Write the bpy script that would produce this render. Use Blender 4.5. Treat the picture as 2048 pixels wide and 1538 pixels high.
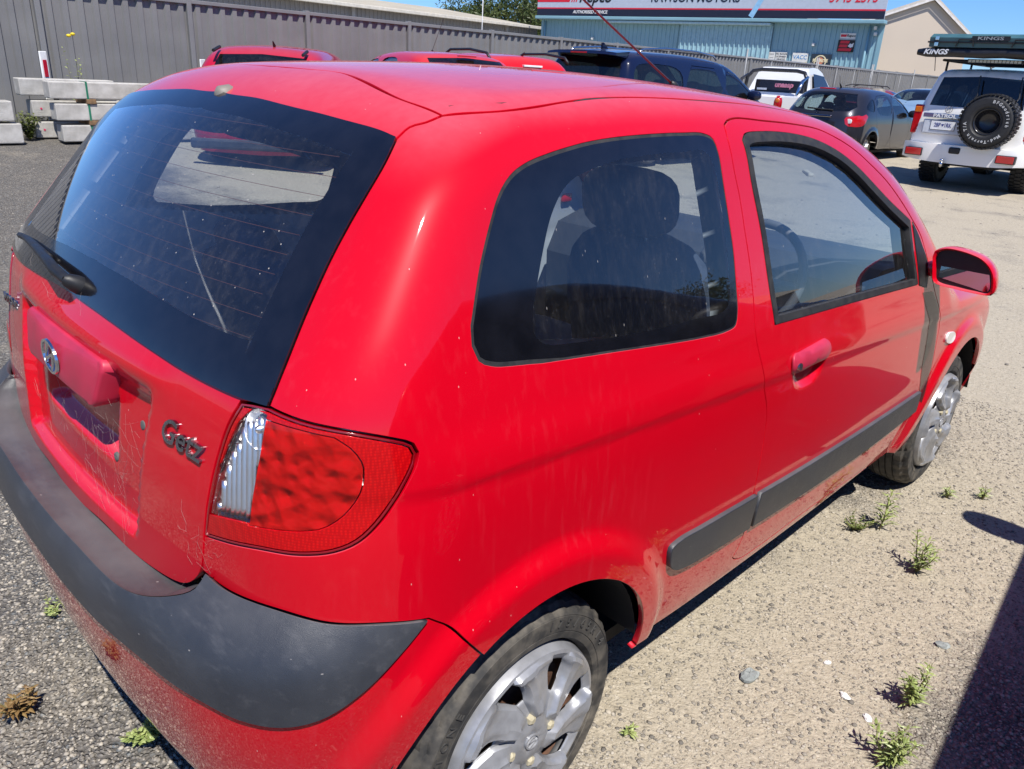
import bpy, math, random
import numpy as np
from mathutils import Vector, Matrix
from mathutils.geometry import delaunay_2d_cdt
for o in list(bpy.data.objects): bpy.data.objects.remove(o)
SC=bpy.context.scene
COL=SC.collection
R=math.radians
random.seed(7); RNG=np.random.default_rng(7)
# ---------------------------------------------------------------- camera
YAW,PITCH,ROLL=0.765448,0.385438,0.057557
_f=Vector((math.cos(YAW)*math.cos(PITCH),math.sin(YAW)*math.cos(PITCH),-math.sin(PITCH)))
_r=Vector((math.sin(YAW),-math.cos(YAW),0)); _u=_r.cross(_f)
_r2=_r*math.cos(ROLL)+_u*math.sin(ROLL); _u2=_u*math.cos(ROLL)-_r*math.sin(ROLL)
cam=bpy.data.cameras.new('camera'); cam.sensor_width=36; cam.lens=1548.97/2048*36; cam.clip_start=.05; cam.clip_end=3000
camo=bpy.data.objects.new('camera',cam); COL.objects.link(camo)
M=Matrix((( _r2.x,_u2.x,-_f.x,-.87283),(_r2.y,_u2.y,-_f.y,-1.5547),(_r2.z,_u2.z,-_f.z,1.49039),(0,0,0,1)))
camo.matrix_world=M; SC.camera=camo
# ---------------------------------------------------------------- sky and sun
SUN=Vector((-.27,-.52,1)).normalized()
wd=bpy.data.worlds.new('World'); SC.world=wd; wd.use_nodes=True
nt=wd.node_tree; nt.nodes.clear()
sky=nt.nodes.new('ShaderNodeTexSky'); sky.sky_type='NISHITA'; sky.sun_disc=False
sky.sun_elevation=math.asin(SUN.z); sky.sun_rotation=math.atan2(SUN.x,SUN.y)
sky.air_density=1.0; sky.dust_density=.0; sky.ozone_density=8.; sky.altitude=200
bg=nt.nodes.new('ShaderNodeBackground'); bg.inputs[1].default_value=.092
ow=nt.nodes.new('ShaderNodeOutputWorld')
tn=nt.nodes.new('ShaderNodeMix'); tn.data_type='RGBA'; tn.blend_type='MULTIPLY'; tn.inputs[0].default_value=1; tn.inputs[7].default_value=(.64,.87,1.22,1); nt.links.new(sky.outputs[0],tn.inputs[6]); nt.links.new(tn.outputs[2],bg.inputs[0]); nt.links.new(bg.outputs[0],ow.inputs[0])
sl=bpy.data.lights.new('sun','SUN'); sl.energy=5.0; sl.angle=R(.53); sl.color=(1,.955,.89)
so=bpy.data.objects.new('sun',sl); COL.objects.link(so); so.rotation_euler=SUN.to_track_quat('Z','Y').to_euler(); so.location=(0,0,30)
vs=SC.view_settings; vs.view_transform='Standard'; vs.look='None'; vs.gamma=1; vs.exposure=.42; vs.use_curve_mapping=False
cy=SC.cycles; cy.max_bounces=10; cy.transparent_max_bounces=16; cy.glossy_bounces=5; cy.diffuse_bounces=3; cy.transmission_bounces=4; cy.caustics_reflective=False; cy.caustics_refractive=False; cy.sample_clamp_indirect=6; cy.use_denoising=True
# ---------------------------------------------------------------- node helpers
class NT:
    def __init__(s,name):
        s.m=bpy.data.materials.new(name); s.m.use_nodes=True; s.t=s.m.node_tree; s.t.nodes.clear()
        s.o=s.t.nodes.new('ShaderNodeOutputMaterial')
    def n(s,typ,ins=None,**kw):
        nd=s.t.nodes.new(typ)
        for k,v in kw.items(): setattr(nd,k,v)
        for k,v in (ins or {}).items(): s.set(nd.inputs[k],v)
        return nd
    def set(s,inp,v):
        if isinstance(v,bpy.types.NodeSocket): s.t.links.new(v,inp)
        elif isinstance(v,bpy.types.Node): s.t.links.new(v.outputs[0],inp)
        elif isinstance(v,(tuple,list)) and len(v)==3 and inp.type=='RGBA': inp.default_value=(*v,1)
        else: inp.default_value=v
    def obj(s): return s.n('ShaderNodeTexCoord').outputs['Object']
    def pos(s): return s.n('ShaderNodeNewGeometry').outputs['Position']
    def noise(s,vec,scale,detail=3,rough=.55,dist=0):
        return s.n('ShaderNodeTexNoise',{'Vector':vec,'Scale':scale,'Detail':detail,'Roughness':rough,'Distortion':dist}).outputs[0]
    def vor(s,vec,scale,feature='F1',rnd=1.):
        return s.n('ShaderNodeTexVoronoi',{'Vector':vec,'Scale':scale,'Randomness':rnd},feature=feature)
    def ramp(s,f,a,b,lo=0.,hi=1.):
        return s.n('ShaderNodeMapRange',{0:f,1:a,2:b,3:lo,4:hi},interpolation_type='SMOOTHSTEP').outputs[0]
    def math(s,op,a,b=0.,c=None,clamp=False):
        nd=s.n('ShaderNodeMath',{0:a,1:b},operation=op); nd.use_clamp=clamp
        return nd.outputs[0]
    def mix(s,f,a,b,mode='MIX'):
        nd=s.t.nodes.new('ShaderNodeMix'); nd.data_type='RGBA'; nd.blend_type=mode
        s.set(nd.inputs[0],f); s.set(nd.inputs[6],a); s.set(nd.inputs[7],b); return nd.outputs[2]
    def scale(s,vec,v): return s.n('ShaderNodeVectorMath',{0:vec,1:v},operation='MULTIPLY').outputs[0]
    def sep(s,vec): return s.n('ShaderNodeSeparateXYZ',{0:vec}).outputs
    def bump(s,h,strength=.3,dist=.01): return s.n('ShaderNodeBump',{'Height':h,'Strength':strength,'Distance':dist}).outputs[0]
    def bsdf(s,col,rough=.5,**kw):
        nd=s.n('ShaderNodeBsdfPrincipled',{'Base Color':col,'Roughness':rough})
        for k,v in kw.items(): s.set(nd.inputs[k.replace('_',' ')],v)
        return nd.outputs[0]
    def out(s,sh): s.t.links.new(sh,s.o.inputs[0]); return s.m
MT={}
def simple(name,col,rough=.5,var=.12,scale=6.,bump=0.,bscale=200.,**kw):
    if name in MT: return MT[name]
    t=NT(name); v=t.obj(); n=t.noise(v,scale,4)
    f=t.ramp(n,.25,.75,1-var,1+var)
    c=t.mix(1.,col,t.n('ShaderNodeCombineColor',{0:f,1:f,2:f}).outputs[0],'MULTIPLY')
    rg=t.ramp(n,.3,.7,max(.02,rough*.85),min(1,rough*1.15))
    if bump: kw['Normal']=t.bump(t.noise(v,bscale,2),bump,.002)
    MT[name]=t.out(t.bsdf(c,rg,**kw)); return MT[name]
def paint(name,col,dust=.2,dustcol=(.52,.42,.36),rough=.32,metal=0.,specks=1.,coat=1.,flake=0.):
    if name in MT: return MT[name]
    t=NT(name); v=t.obj(); g=t.n('ShaderNodeNewGeometry')
    up=t.ramp(t.sep(g.outputs['Normal'])[2],.66,1.0)
    n1=t.noise(v,3.2,5,.65); n2=t.noise(v,45,3,.6)
    vs_=t.scale(v,(60,60,7)); st=t.noise(vs_,1.,3,.6)            # run-off streaks
    streak=t.math('MULTIPLY',t.ramp(st,.5,.8),t.ramp(t.noise(v,2.,2),.35,.75))
    low=t.ramp(t.sep(v)[2],.62,.22)                           # road film low on the body
    d=t.math('ADD',t.math('MULTIPLY',up,1.0),.012)
    d=t.math('ADD',d,t.math('MULTIPLY',streak,.16)); d=t.math('ADD',d,t.math('MULTIPLY',low,.20))
    d=t.math('MULTIPLY',d,t.math('ADD',t.math('MULTIPLY',n1,.9),t.math('MULTIPLY',n2,.4)))
    sp=t.vor(t.scale(v,(1,1,.45)),62); spk=t.ramp(sp.outputs['Distance'],.075,.03); 
    rare=t.ramp(t.sep(sp.outputs['Color'])[0],.84,.88)
    spk=t.math('MULTIPLY',t.math('MULTIPLY',spk,rare),specks)
    d=t.math('MULTIPLY',d,dust); 
    c=t.mix(d,col,dustcol); c=t.mix(t.math('MULTIPLY',spk,.5),c,(.70,.60,.55))
    rg=t.math('ADD',t.math('MULTIPLY',d,1.4),rough,clamp=True)
    ct=t.math('SUBTRACT',coat,t.math('MULTIPLY',d,1.6),clamp=True)
    MT[name]=t.out(t.bsdf(c,rg,Metallic=metal,Coat_Weight=ct,Coat_Roughness=.02,Coat_IOR=1.45,Specular_IOR_Level=.05)); return MT[name]
def glass(name,tint=(.80,.86,.87),dust=.10,ior=1.5,specks=1.,refl=1.25):
    if name in MT: return MT[name]
    t=NT(name); v=t.obj()
    ge=t.n('ShaderNodeNewGeometry'); cs=t.math('ABSOLUTE',t.n('ShaderNodeVectorMath',{0:ge.outputs['Normal'],1:ge.outputs['Incoming']},operation='DOT_PRODUCT').outputs['Value'])
    fr=t.math('ADD',t.math('MULTIPLY',t.math('POWER',t.math('SUBTRACT',1.,cs),5.),.96),.04)
    fr2=t.math('ADD',t.math('MULTIPLY',fr,refl),.012,clamp=True)
    tr=t.n('ShaderNodeBsdfTransparent',{0:tint}); gl=t.n('ShaderNodeBsdfGlossy',{0:(1,1,1),1:.012})
    m=t.n('ShaderNodeMixShader',{0:fr2,1:tr.outputs[0],2:gl.outputs[0]}).outputs[0]
    n1=t.noise(v,5,5,.7); st=t.noise(t.scale(v,(55,55,5)),1.,4,.65); n3=t.noise(v,160,2,.7)
    d=t.math('MULTIPLY',t.ramp(n1,.3,.8,.35,1.),t.math('ADD',t.ramp(st,.4,.85,.35,1.3),t.ramp(n3,.58,.8,0,1.3)))
    sp=t.vor(t.scale(v,(1.6,1.,.5)),70); k=t.math('MULTIPLY',t.ramp(sp.outputs['Distance'],.13,.04),t.ramp(t.sep(sp.outputs['Color'])[0],.80,.88))
    d=t.math('ADD',t.math('MULTIPLY',d,dust),t.math('MULTIPLY',k,.5*specks),clamp=True)
    df=t.n('ShaderNodeBsdfDiffuse',{0:(.50,.46,.42),1:.5})
    MT[name]=t.out(t.n('ShaderNodeMixShader',{0:d,1:m,2:df.outputs[0]}).outputs[0]); return MT[name]
# ---------------------------------------------------------------- object helpers
def tag(o,label=None,cat=None,group=None,kind=None):
    if label: o['label']=label
    if cat: o['category']=cat
    if group: o['group']=group
    if kind: o['kind']=kind
    return o
def empty(name,loc=(0,0,0),rz=0.,label=None,cat=None,group=None):
    o=bpy.data.objects.new(name,None); COL.objects.link(o); o.location=loc; o.rotation_euler=(0,0,rz); o.empty_display_size=.1
    return tag(o,label,cat,group,'thing' if label else None)
def link(name,me,mat=None,parent=None,loc=None,rot=None,kind=None):
    o=bpy.data.objects.new(name,me); COL.objects.link(o)
    if mat is not None and not me.materials: me.materials.append(mat)
    if parent: o.parent=parent
    if loc is not None: o.location=loc
    if rot is not None: o.rotation_euler=rot
    if kind: o['kind']=kind
    return o
def mkmesh(name,V,Fc,smooth=False,normals=None):
    me=bpy.data.meshes.new(name); me.from_pydata([tuple(map(float,v)) for v in V],[],[tuple(map(int,f)) for f in Fc]); me.update()
    if smooth: me.polygons.foreach_set('use_smooth',[True]*len(me.polygons))
    if normals is not None: me.normals_split_custom_set_from_vertices([tuple(map(float,n)) for n in normals])
    return me
class MB:
    """collects simple solids into one mesh"""
    def __init__(s): s.V=[];s.F=[]
    def add(s,V,Fc,M=None):
        b=len(s.V)
        for v in V: s.V.append(tuple(M@Vector(v)) if M is not None else tuple(v))
        for f in Fc: s.F.append(tuple(i+b for i in f))
        return s
    def box(s,lo,hi,bev=0.,M=None):
        (x0,y0,z0),(x1,y1,z1)=lo,hi
        if bev<=0:
            V=[(x0,y0,z0),(x1,y0,z0),(x1,y1,z0),(x0,y1,z0),(x0,y0,z1),(x1,y0,z1),(x1,y1,z1),(x0,y1,z1)]
            return s.add(V,[(0,3,2,1),(4,5,6,7),(0,1,5,4),(1,2,6,5),(2,3,7,6),(3,0,4,7)],M)
        import bmesh
        bm=bmesh.new(); bmesh.ops.create_cube(bm,size=1)
        for v in bm.verts: v.co=Vector(((v.co.x+.5)*(x1-x0)+x0,(v.co.y+.5)*(y1-y0)+y0,(v.co.z+.5)*(z1-z0)+z0))
        bmesh.ops.bevel(bm,geom=bm.edges[:],offset=bev,segments=2,affect='EDGES',profile=.5)
        bm.verts.index_update(); s.add([v.co[:] for v in bm.verts],[[v.index for v in f.verts] for f in bm.faces],M); bm.free(); return s
    def prism(s,poly,y0,y1,M=None):
        """poly in (x,z), extruded in y"""
        n=len(poly); V=[(x,y0,z) for x,z in poly]+[(x,y1,z) for x,z in poly]
        a=sum(poly[i][0]*poly[(i+1)%n][1]-poly[(i+1)%n][0]*poly[i][1] for i in range(n))
        Fs=[tuple(range(n)),tuple(range(2*n-1,n-1,-1))]+[(i,i+n,(i+1)%n+n,(i+1)%n) for i in range(n)]
        if a<0: Fs=[f[::-1] for f in Fs]
        return s.add(V,Fs,M)
    def tube(s,pts,r,n=8,M=None,cap=True,rs=None):
        pts=[Vector(p) for p in pts]; V=[];Fs=[]; up=None
        for i,p in enumerate(pts):
            t=(pts[min(i+1,len(pts)-1)]-pts[max(i-1,0)]).normalized()
            if up is None: up=t.orthogonal().normalized()
            up=(up-t*up.dot(t)).normalized(); b=t.cross(up); rr=rs[i] if rs else r
            for k in range(n): a=2*math.pi*k/n; V.append(p+(up*math.cos(a)+b*math.sin(a))*rr)
        for i in range(len(pts)-1):
            for k in range(n): Fs.append((i*n+k,i*n+(k+1)%n,(i+1)*n+(k+1)%n,(i+1)*n+k))
        if cap: Fs.append(tuple(range(n-1,-1,-1))); Fs.append(tuple((len(pts)-1)*n+k for k in range(n)))
        return s.add(V,Fs,M)
    def lathe(s,prof,n=48,M=None,closed=False):
        """prof (r,y) revolved about the y axis"""
        V=[];Fs=[];m=len(prof)
        for k in range(n):
            a=2*math.pi*k/n
            for r,y in prof: V.append((r*math.cos(a),y,r*math.sin(a)))
        for k in range(n):
            for j in range(m if closed else m-1):
                j2=(j+1)%m; Fs.append((k*m+j,((k+1)%n)*m+j,((k+1)%n)*m+j2,k*m+j2))
        return s.add(V,Fs,M)
    def build(s,name,mat,parent=None,loc=None,rot=None,smooth=False,kind=None,sharp=None):
        me=mkmesh(name,s.V,s.F,smooth)
        if smooth and sharp: me.set_sharp_from_angle(angle=R(sharp))
        return link(name,me,mat,parent,loc,rot,kind)
def copy_tree(o,parent=None):
    c=o.copy(); COL.objects.link(c); c.parent=parent
    for ch in list(o.children): copy_tree(ch,c)
    return c
def text_mesh(txt,size,depth=.004,bold=0.,shear=0.,align='CENTER',sx=1.,space=1.):
    cu=bpy.data.curves.new('text','FONT'); cu.body=txt; cu.size=size; cu.extrude=depth/2; cu.offset=bold; cu.shear=shear; cu.align_x=align; cu.align_y='CENTER'; cu.space_character=space; cu.resolution_u=3
    o=bpy.data.objects.new('text',cu); COL.objects.link(o)
    dg=bpy.context.evaluated_depsgraph_get(); me=bpy.data.meshes.new_from_object(o.evaluated_get(dg))
    bpy.data.objects.remove(o)
    if sx!=1.:
        for v in me.vertices: v.co.x*=sx
    return me
def frame_M(origin,right,up):
    r=Vector(right).normalized(); u=Vector(up); u=(u-r*u.dot(r)).normalized(); n=r.cross(u)
    return Matrix(((r.x,u.x,n.x,origin[0]),(r.y,u.y,n.y,origin[1]),(r.z,u.z,n.z,origin[2]),(0,0,0,1)))
def place_text(name,txt,size,Mx,mat,parent=None,**kw):
    me=text_mesh(txt,size,**kw); me.transform(Mx); return link(name,me,mat,parent)
# ---------------------------------------------------------------- surface panels
def inpoly(P,poly):
    x,y=P[:,0],P[:,1]; c=np.zeros(len(P),bool); a=poly; b=np.roll(poly,-1,0)
    for (x0,y0),(x1,y1) in zip(a,b):
        if y0==y1: continue
        m=((y0>y)!=(y1>y)); c^=m&(x<(x1-x0)*(y-y0)/(y1-y0)+x0)
    return c
def pdist(P,poly):
    d=np.full(len(P),9.); a=poly; b=np.roll(poly,-1,0)
    for p,q in zip(a,b):
        lo=np.minimum(p,q)-.03; hi=np.maximum(p,q)+.03
        m=(P[:,0]>lo[0])&(P[:,0]<hi[0])&(P[:,1]>lo[1])&(P[:,1]<hi[1])
        if not m.any(): continue
        e=q-p; t=np.clip(((P[m]-p)@e)/max(e@e,1e-12),0,1); d[m]=np.minimum(d[m],np.linalg.norm(P[m]-p-t[:,None]*e,axis=1))
    return d
def area2(p): return .5*np.sum(p[:,0]*np.roll(p[:,1],-1)-np.roll(p[:,0],-1)*p[:,1])
def inset(poly,d):
    """offset a closed polygon inwards by d (outwards if negative)"""
    p=np.asarray(poly,float)
    if area2(p)<0: p=p[::-1]
    a=p-np.roll(p,1,0); b=np.roll(p,-1,0)-p
    na=np.stack([-a[:,1],a[:,0]],-1)/np.maximum(np.linalg.norm(a,axis=1),1e-9)[:,None]
    nb=np.stack([-b[:,1],b[:,0]],-1)/np.maximum(np.linalg.norm(b,axis=1),1e-9)[:,None]
    n=na+nb; l=np.maximum((n*n).sum(1),.6); q=p+n*(2*d/l)[:,None]
    if abs(d)>.006:                                          # drop vertices that crossed over
        keep=pdist(q,p)>abs(d)*.90
        if d>0: keep&=inpoly(q,p)
        q=q[keep]
    return q
def cdt(poly,holes,grid,grad_pts=None):
    loops=[poly]+list(holes); lo=poly.min(0); hi=poly.max(0)
    gx=np.arange(lo[0]+grid*.5,hi[0],grid); gy=np.arange(lo[1]+grid*.5,hi[1],grid*.87)
    X,Y=np.meshgrid(gx,gy); X=X+(np.arange(len(gy))%2)[:,None]*grid*.5; G=np.stack([X.ravel(),Y.ravel()],-1)
    G=G[inpoly(G,poly)]
    for h in holes: G=G[~inpoly(G,h)]
    for l in loops: G=G[pdist(G,l)>grid*.42]
    V=[Vector(p) for l in loops for p in l]; E=[];b=0
    for l in loops:
        n=len(l); E+=[(b+i,b+(i+1)%n) for i in range(n)]; b+=n
    V+=[Vector(p) for p in G]
    v,e,f,_,_,_=delaunay_2d_cdt(V,E,[],0,1e-7)
    v=np.array([p[:] for p in v]); f=np.array([list(t) for t in f if len(t)==3])
    c=v[f].mean(1); k=inpoly(c,poly)
    for h in holes: k&=~inpoly(c,h)
    f=f[k]; used=np.unique(f); mp=np.full(len(v),-1); mp[used]=np.arange(len(used))
    return v[used],mp[f]
def surf(v2,dom,fn,off=0.,mp='uv'):
    if mp=='uv': O,D=dom.ray(v2[:,0],v2[:,1])
    elif mp=='top': O=np.stack([v2[:,0],v2[:,1],0*v2[:,0]+.45],-1); D=np.tile([0.,0,1],(len(v2),1))
    elif mp=='side': O=np.stack([v2[:,0],0*v2[:,0],v2[:,1]],-1); D=np.tile([0.,-1,0],(len(v2),1))
    elif mp=='rear': O=np.stack([0*v2[:,0]+.3,v2[:,0],v2[:,1]],-1); D=np.tile([-1.,0,0],(len(v2),1))
    P=solve(O,D,fn,0.); N=grad(P,fn)
    return P+N*off if off else P,N
def panel_mesh(name,poly,holes=(),fn=None,dom=None,off=0.,grid=.013,gap=.0022,lip=.0008,flange=.014,mp='uv',both=False,shape=None):
    poly=inset(poly,gap) if gap else (np.asarray(poly) if area2(np.asarray(poly))>0 else np.asarray(poly)[::-1])
    holes=[inset(h,-gap) if gap else np.asarray(h) for h in holes]
    v2,f=cdt(poly,holes,grid); P,N=surf(v2,dom,fn,off,mp)
    if shape is not None: P=P+N*shape(P)[:,None]; 
    t=np.cross(P[f[:,1]]-P[f[:,0]],P[f[:,2]]-P[f[:,0]]); flip=(t*N[f[:,0]]).sum(1)<0; f[flip]=f[flip][:,::-1]
    if shape is not None:                                    # recompute normals on the shaped sheet
        t=np.cross(P[f[:,1]]-P[f[:,0]],P[f[:,2]]-P[f[:,0]]); N=np.zeros_like(P)
        for k in range(3): np.add.at(N,f[:,k],t)
        N/=np.maximum(np.linalg.norm(N,axis=1),1e-12)[:,None]
    if flange:
        ed={}
        for a,b,c in f:
            for i,j in ((a,b),(b,c),(c,a)): ed[(i,j)]=1
        be=[(i,j) for (i,j) in ed if (j,i) not in ed]
        out=np.zeros_like(P)
        for i,j in be:
            d=np.cross(P[j]-P[i],N[i]); l=np.linalg.norm(d); 
            if l>0: out[i]+=d/l; out[j]+=d/l
        bv=sorted({i for e in be for i in e}); ix={v:k for k,v in enumerate(bv)}; o=out[bv]; o/=np.maximum(np.linalg.norm(o,axis=1),1e-9)[:,None]
        n0=len(P); m=len(bv); nb=N[bv]
        P=np.vstack([P,P[bv]+o*lip-nb*lip,P[bv]+o*lip-nb*flange]); mid=nb+o; mid/=np.maximum(np.linalg.norm(mid,axis=1),1e-9)[:,None]
        N=np.vstack([N,o*.93+nb*.36,o])
        ff=[]
        for i,j in be:
            a,b=ix[i],ix[j]; ff+=[(j,i,n0+a),(j,n0+a,n0+b),(n0+b,n0+a,n0+m+a),(n0+b,n0+m+a,n0+m+b)]
        f=np.vstack([f,np.array(ff)])
    if both:
        n=len(P); P=np.vstack([P,P*[1,-1,1]]); N=np.vstack([N,N*[1,-1,1]]); f=np.vstack([f,f[:,::-1]+n])
    return P,f,N
def panel(name,poly,mat,parent,holes=(),left=False,**kw):
    P,f,N=panel_mesh(name,poly,holes,**kw)
    o=link(name,mkmesh(name,P,f,True,N),mat,parent)
    if left:
        o2=link(name,mkmesh(name,P*[1,-1,1],f[:,::-1],True,N*[1,-1,1]),mat,parent); return o,o2
    return o
import math
def _spl(xs,ys,n=400):
    # natural cubic spline -> callable (linear extrapolation)
    xs=np.array(xs,float);ys=np.array(ys,float);N=len(xs);h=np.diff(xs)
    A=np.zeros((N,N));b=np.zeros(N);A[0,0]=A[-1,-1]=1
    for i in range(1,N-1):
        A[i,i-1]=h[i-1];A[i,i]=2*(h[i-1]+h[i]);A[i,i+1]=h[i]
        b[i]=6*((ys[i+1]-ys[i])/h[i]-(ys[i]-ys[i-1])/h[i-1])
    M=np.linalg.solve(A,b)
    s0=(ys[1]-ys[0])/h[0]-h[0]/6*(M[1]); s1=(ys[-1]-ys[-2])/h[-1]+h[-1]/6*M[-2]
    def f(x):
        x=np.asarray(x,float);xc=np.clip(x,xs[0],xs[-1])
        i=np.clip(np.searchsorted(xs,xc)-1,0,N-2);d=xs[i+1]-xc;e=xc-xs[i];hh=h[i]
        r=M[i]*d**3/(6*hh)+M[i+1]*e**3/(6*hh)+(ys[i]/hh-M[i]*hh/6)*d+(ys[i+1]/hh-M[i+1]*hh/6)*e
        return r+np.where(x<xs[0],(x-xs[0])*s0,0)+np.where(x>xs[-1],(x-xs[-1])*s1,0)
    return f
def smax(a,b,k):
    h=np.maximum(k-np.abs(a-b),0)/k
    return np.maximum(a,b)+h*h*k*.25
def smin(a,b,k): return -smax(-a,-b,k)
def sstep(a,b,x):
    t=np.clip((x-a)/(b-a),0,1);return t*t*t*(t*(6*t-15)+10)
WB=2.359
_w0=_spl([-.6,-.3,0,.4,.9,1.5,2.0,2.4,2.9,3.2],[.795,.812,.822,.830,.834,.834,.830,.820,.775,.70])
_wz=_spl([.15,.25,.34,.45,.58,.72,.86,.97,1.06,1.2,1.34,1.5],[.14,.062,.030,.010,.0,.002,.010,.030,.056,.103,.152,.212])
_xr=_spl([.2,.40,.55,.66,.74,.85,.95,1.03,1.10,1.2,1.3,1.40,1.5],[-.46,-.50,-.510,-.508,-.502,-.492,-.475,-.455,-.411,-.335,-.252,-.165,-.075])
_roof=_spl([-.6,-.2,0,.3,.6,.9,1.2,1.5],[1.30,1.443,1.474,1.493,1.498,1.488,1.462,1.42])
_hood=_spl([1.6,2.0,2.4,2.7,3.0,3.1],[.97,.93,.875,.82,.72,.66])
def crease_z(x): return .9045-.0567*x
def W(x,z):
    w=_w0(x)-_wz(z)
    zc=crease_z(x); f=sstep(-.45,-.1,x)*.6+.4
    d=z-zc
    w=w+f*(.0046*sstep(-.022,.006,d)*(1-sstep(.01,.10,d)) -.006*(1-sstep(-.16,-.02,d))*0)
    for cx in (0.,WB):
        r=np.hypot(x-cx,z-.29)
        w=w+.020*(1-sstep(.385,.455,r))*sstep(.05,.16,z-.1)
    return w
def XR(y,z):
    k=.14+.06*sstep(.8,1.3,z)
    return _xr(z)+k*y*y
def T(x,y):
    t=_roof(x)-.085*y*y-.09*y**4
    ws=1.635-(x-1.12)*.545-.13*y*y-.38*np.maximum(x-1.55,0)**2
    t=smin(t,ws,.10)
    hd=_hood(x)-.07*y*y
    return smax(t,hd,.06)
def F(P,part='body'):
    x,y,z=P[...,0],P[...,1],P[...,2];ay=np.abs(y)
    fs=(ay-W(x,z))*.97
    fr=(XR(ay,z)-x)/np.sqrt(1+((_xr(z+.01)-_xr(z-.01))/.02)**2)
    ft=(z-T(x,ay))
    e=.02; gx=(T(x+e,ay)-T(x-e,ay))/(2*e); ft=ft/np.sqrt(1+gx*gx)
    kc=.23-.13*sstep(.85,1.15,z)
    f=smax(fs,fr,kc)
    f=smax(f,ft,.11)
    ff=x-(3.02-.10*ay*ay-.9*(np.maximum(z-.62,0))**2-.5*(np.maximum(.5-z,0))**2)
    f=smax(f,ff,.25)
    return f
# ---- bumper surface
_xb=_spl([.20,.28,.36,.46,.54,.60,.655,.69,.73,.78],[-.47,-.530,-.556,-.575,-.586,-.590,-.578,-.552,-.510,-.45])
def FB(P):
    x,y,z=P[...,0],P[...,1],P[...,2];ay=np.abs(y)
    fs=(ay-W(x,z)+.004*sstep(-.5,-.3,x)-.004)*.97
    fr=_xb(z)+.12*ay*ay-x
    return smax(fs,fr,.27)
X1=.2;X2=2.35;VZ=1.05;HP=math.pi/2
class Dom:
    def __init__(s,X1=.2,X2=2.35,VZ=1.05): s.X1,s.X2,s.VZ=X1,X2,VZ
    def ray(s,u,v):
        u=np.asarray(u,float);v=np.asarray(v,float);L=s.X2-s.X1
        z0=np.minimum(v,s.VZ);ph=np.maximum(v-s.VZ,0)/.5
        a=np.maximum(-u,0)/.7-np.maximum(u-L,0)/.7
        O=np.stack([s.X1+np.clip(u,0,L),0*u,z0],-1)
        D=np.stack([-np.sin(a)*np.cos(ph),-np.cos(a)*np.cos(ph),np.sin(ph)],-1)
        return O,D
    def inv(s,P):
        P=np.atleast_2d(np.asarray(P,float));x,y,z=P[:,0],P[:,1],P[:,2];L=s.X2-s.X1
        rear=x<s.X1;frt=x>s.X2
        r=np.where(rear,np.hypot(x-s.X1,y),np.where(frt,np.hypot(x-s.X2,y),-y))
        u=np.where(rear,-.7*np.arctan2(s.X1-x,-y),np.where(frt,L+.7*np.arctan2(x-s.X2,-y),x-s.X1))
        v=np.where(z<=s.VZ,z,s.VZ+.5*np.arctan2(z-s.VZ,np.maximum(r,1e-6)))
        return np.stack([u,v],-1)
    @property
    def u0(s): return -.7*HP
    @property
    def u1(s): return s.X2-s.X1+.7*HP
DOM=Dom()
def solve(O,D,fn,off=0.,t0=.02,t1=2.6,n=42):
    lo=np.full(len(O),t0);hi=np.full(len(O),t1)
    for _ in range(n):
        m=(lo+hi)*.5;v=fn(O+D*m[:,None])-off
        hi=np.where(v>0,m,hi);lo=np.where(v>0,lo,m)
    return O+D*((lo+hi)*.5)[:,None]
def grad(P,fn,e=1.5e-3):
    g=np.stack([fn(P+e*np.eye(3)[i])-fn(P-e*np.eye(3)[i]) for i in range(3)],-1)
    return g/np.maximum(np.linalg.norm(g,axis=-1),1e-9)[...,None]
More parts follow.
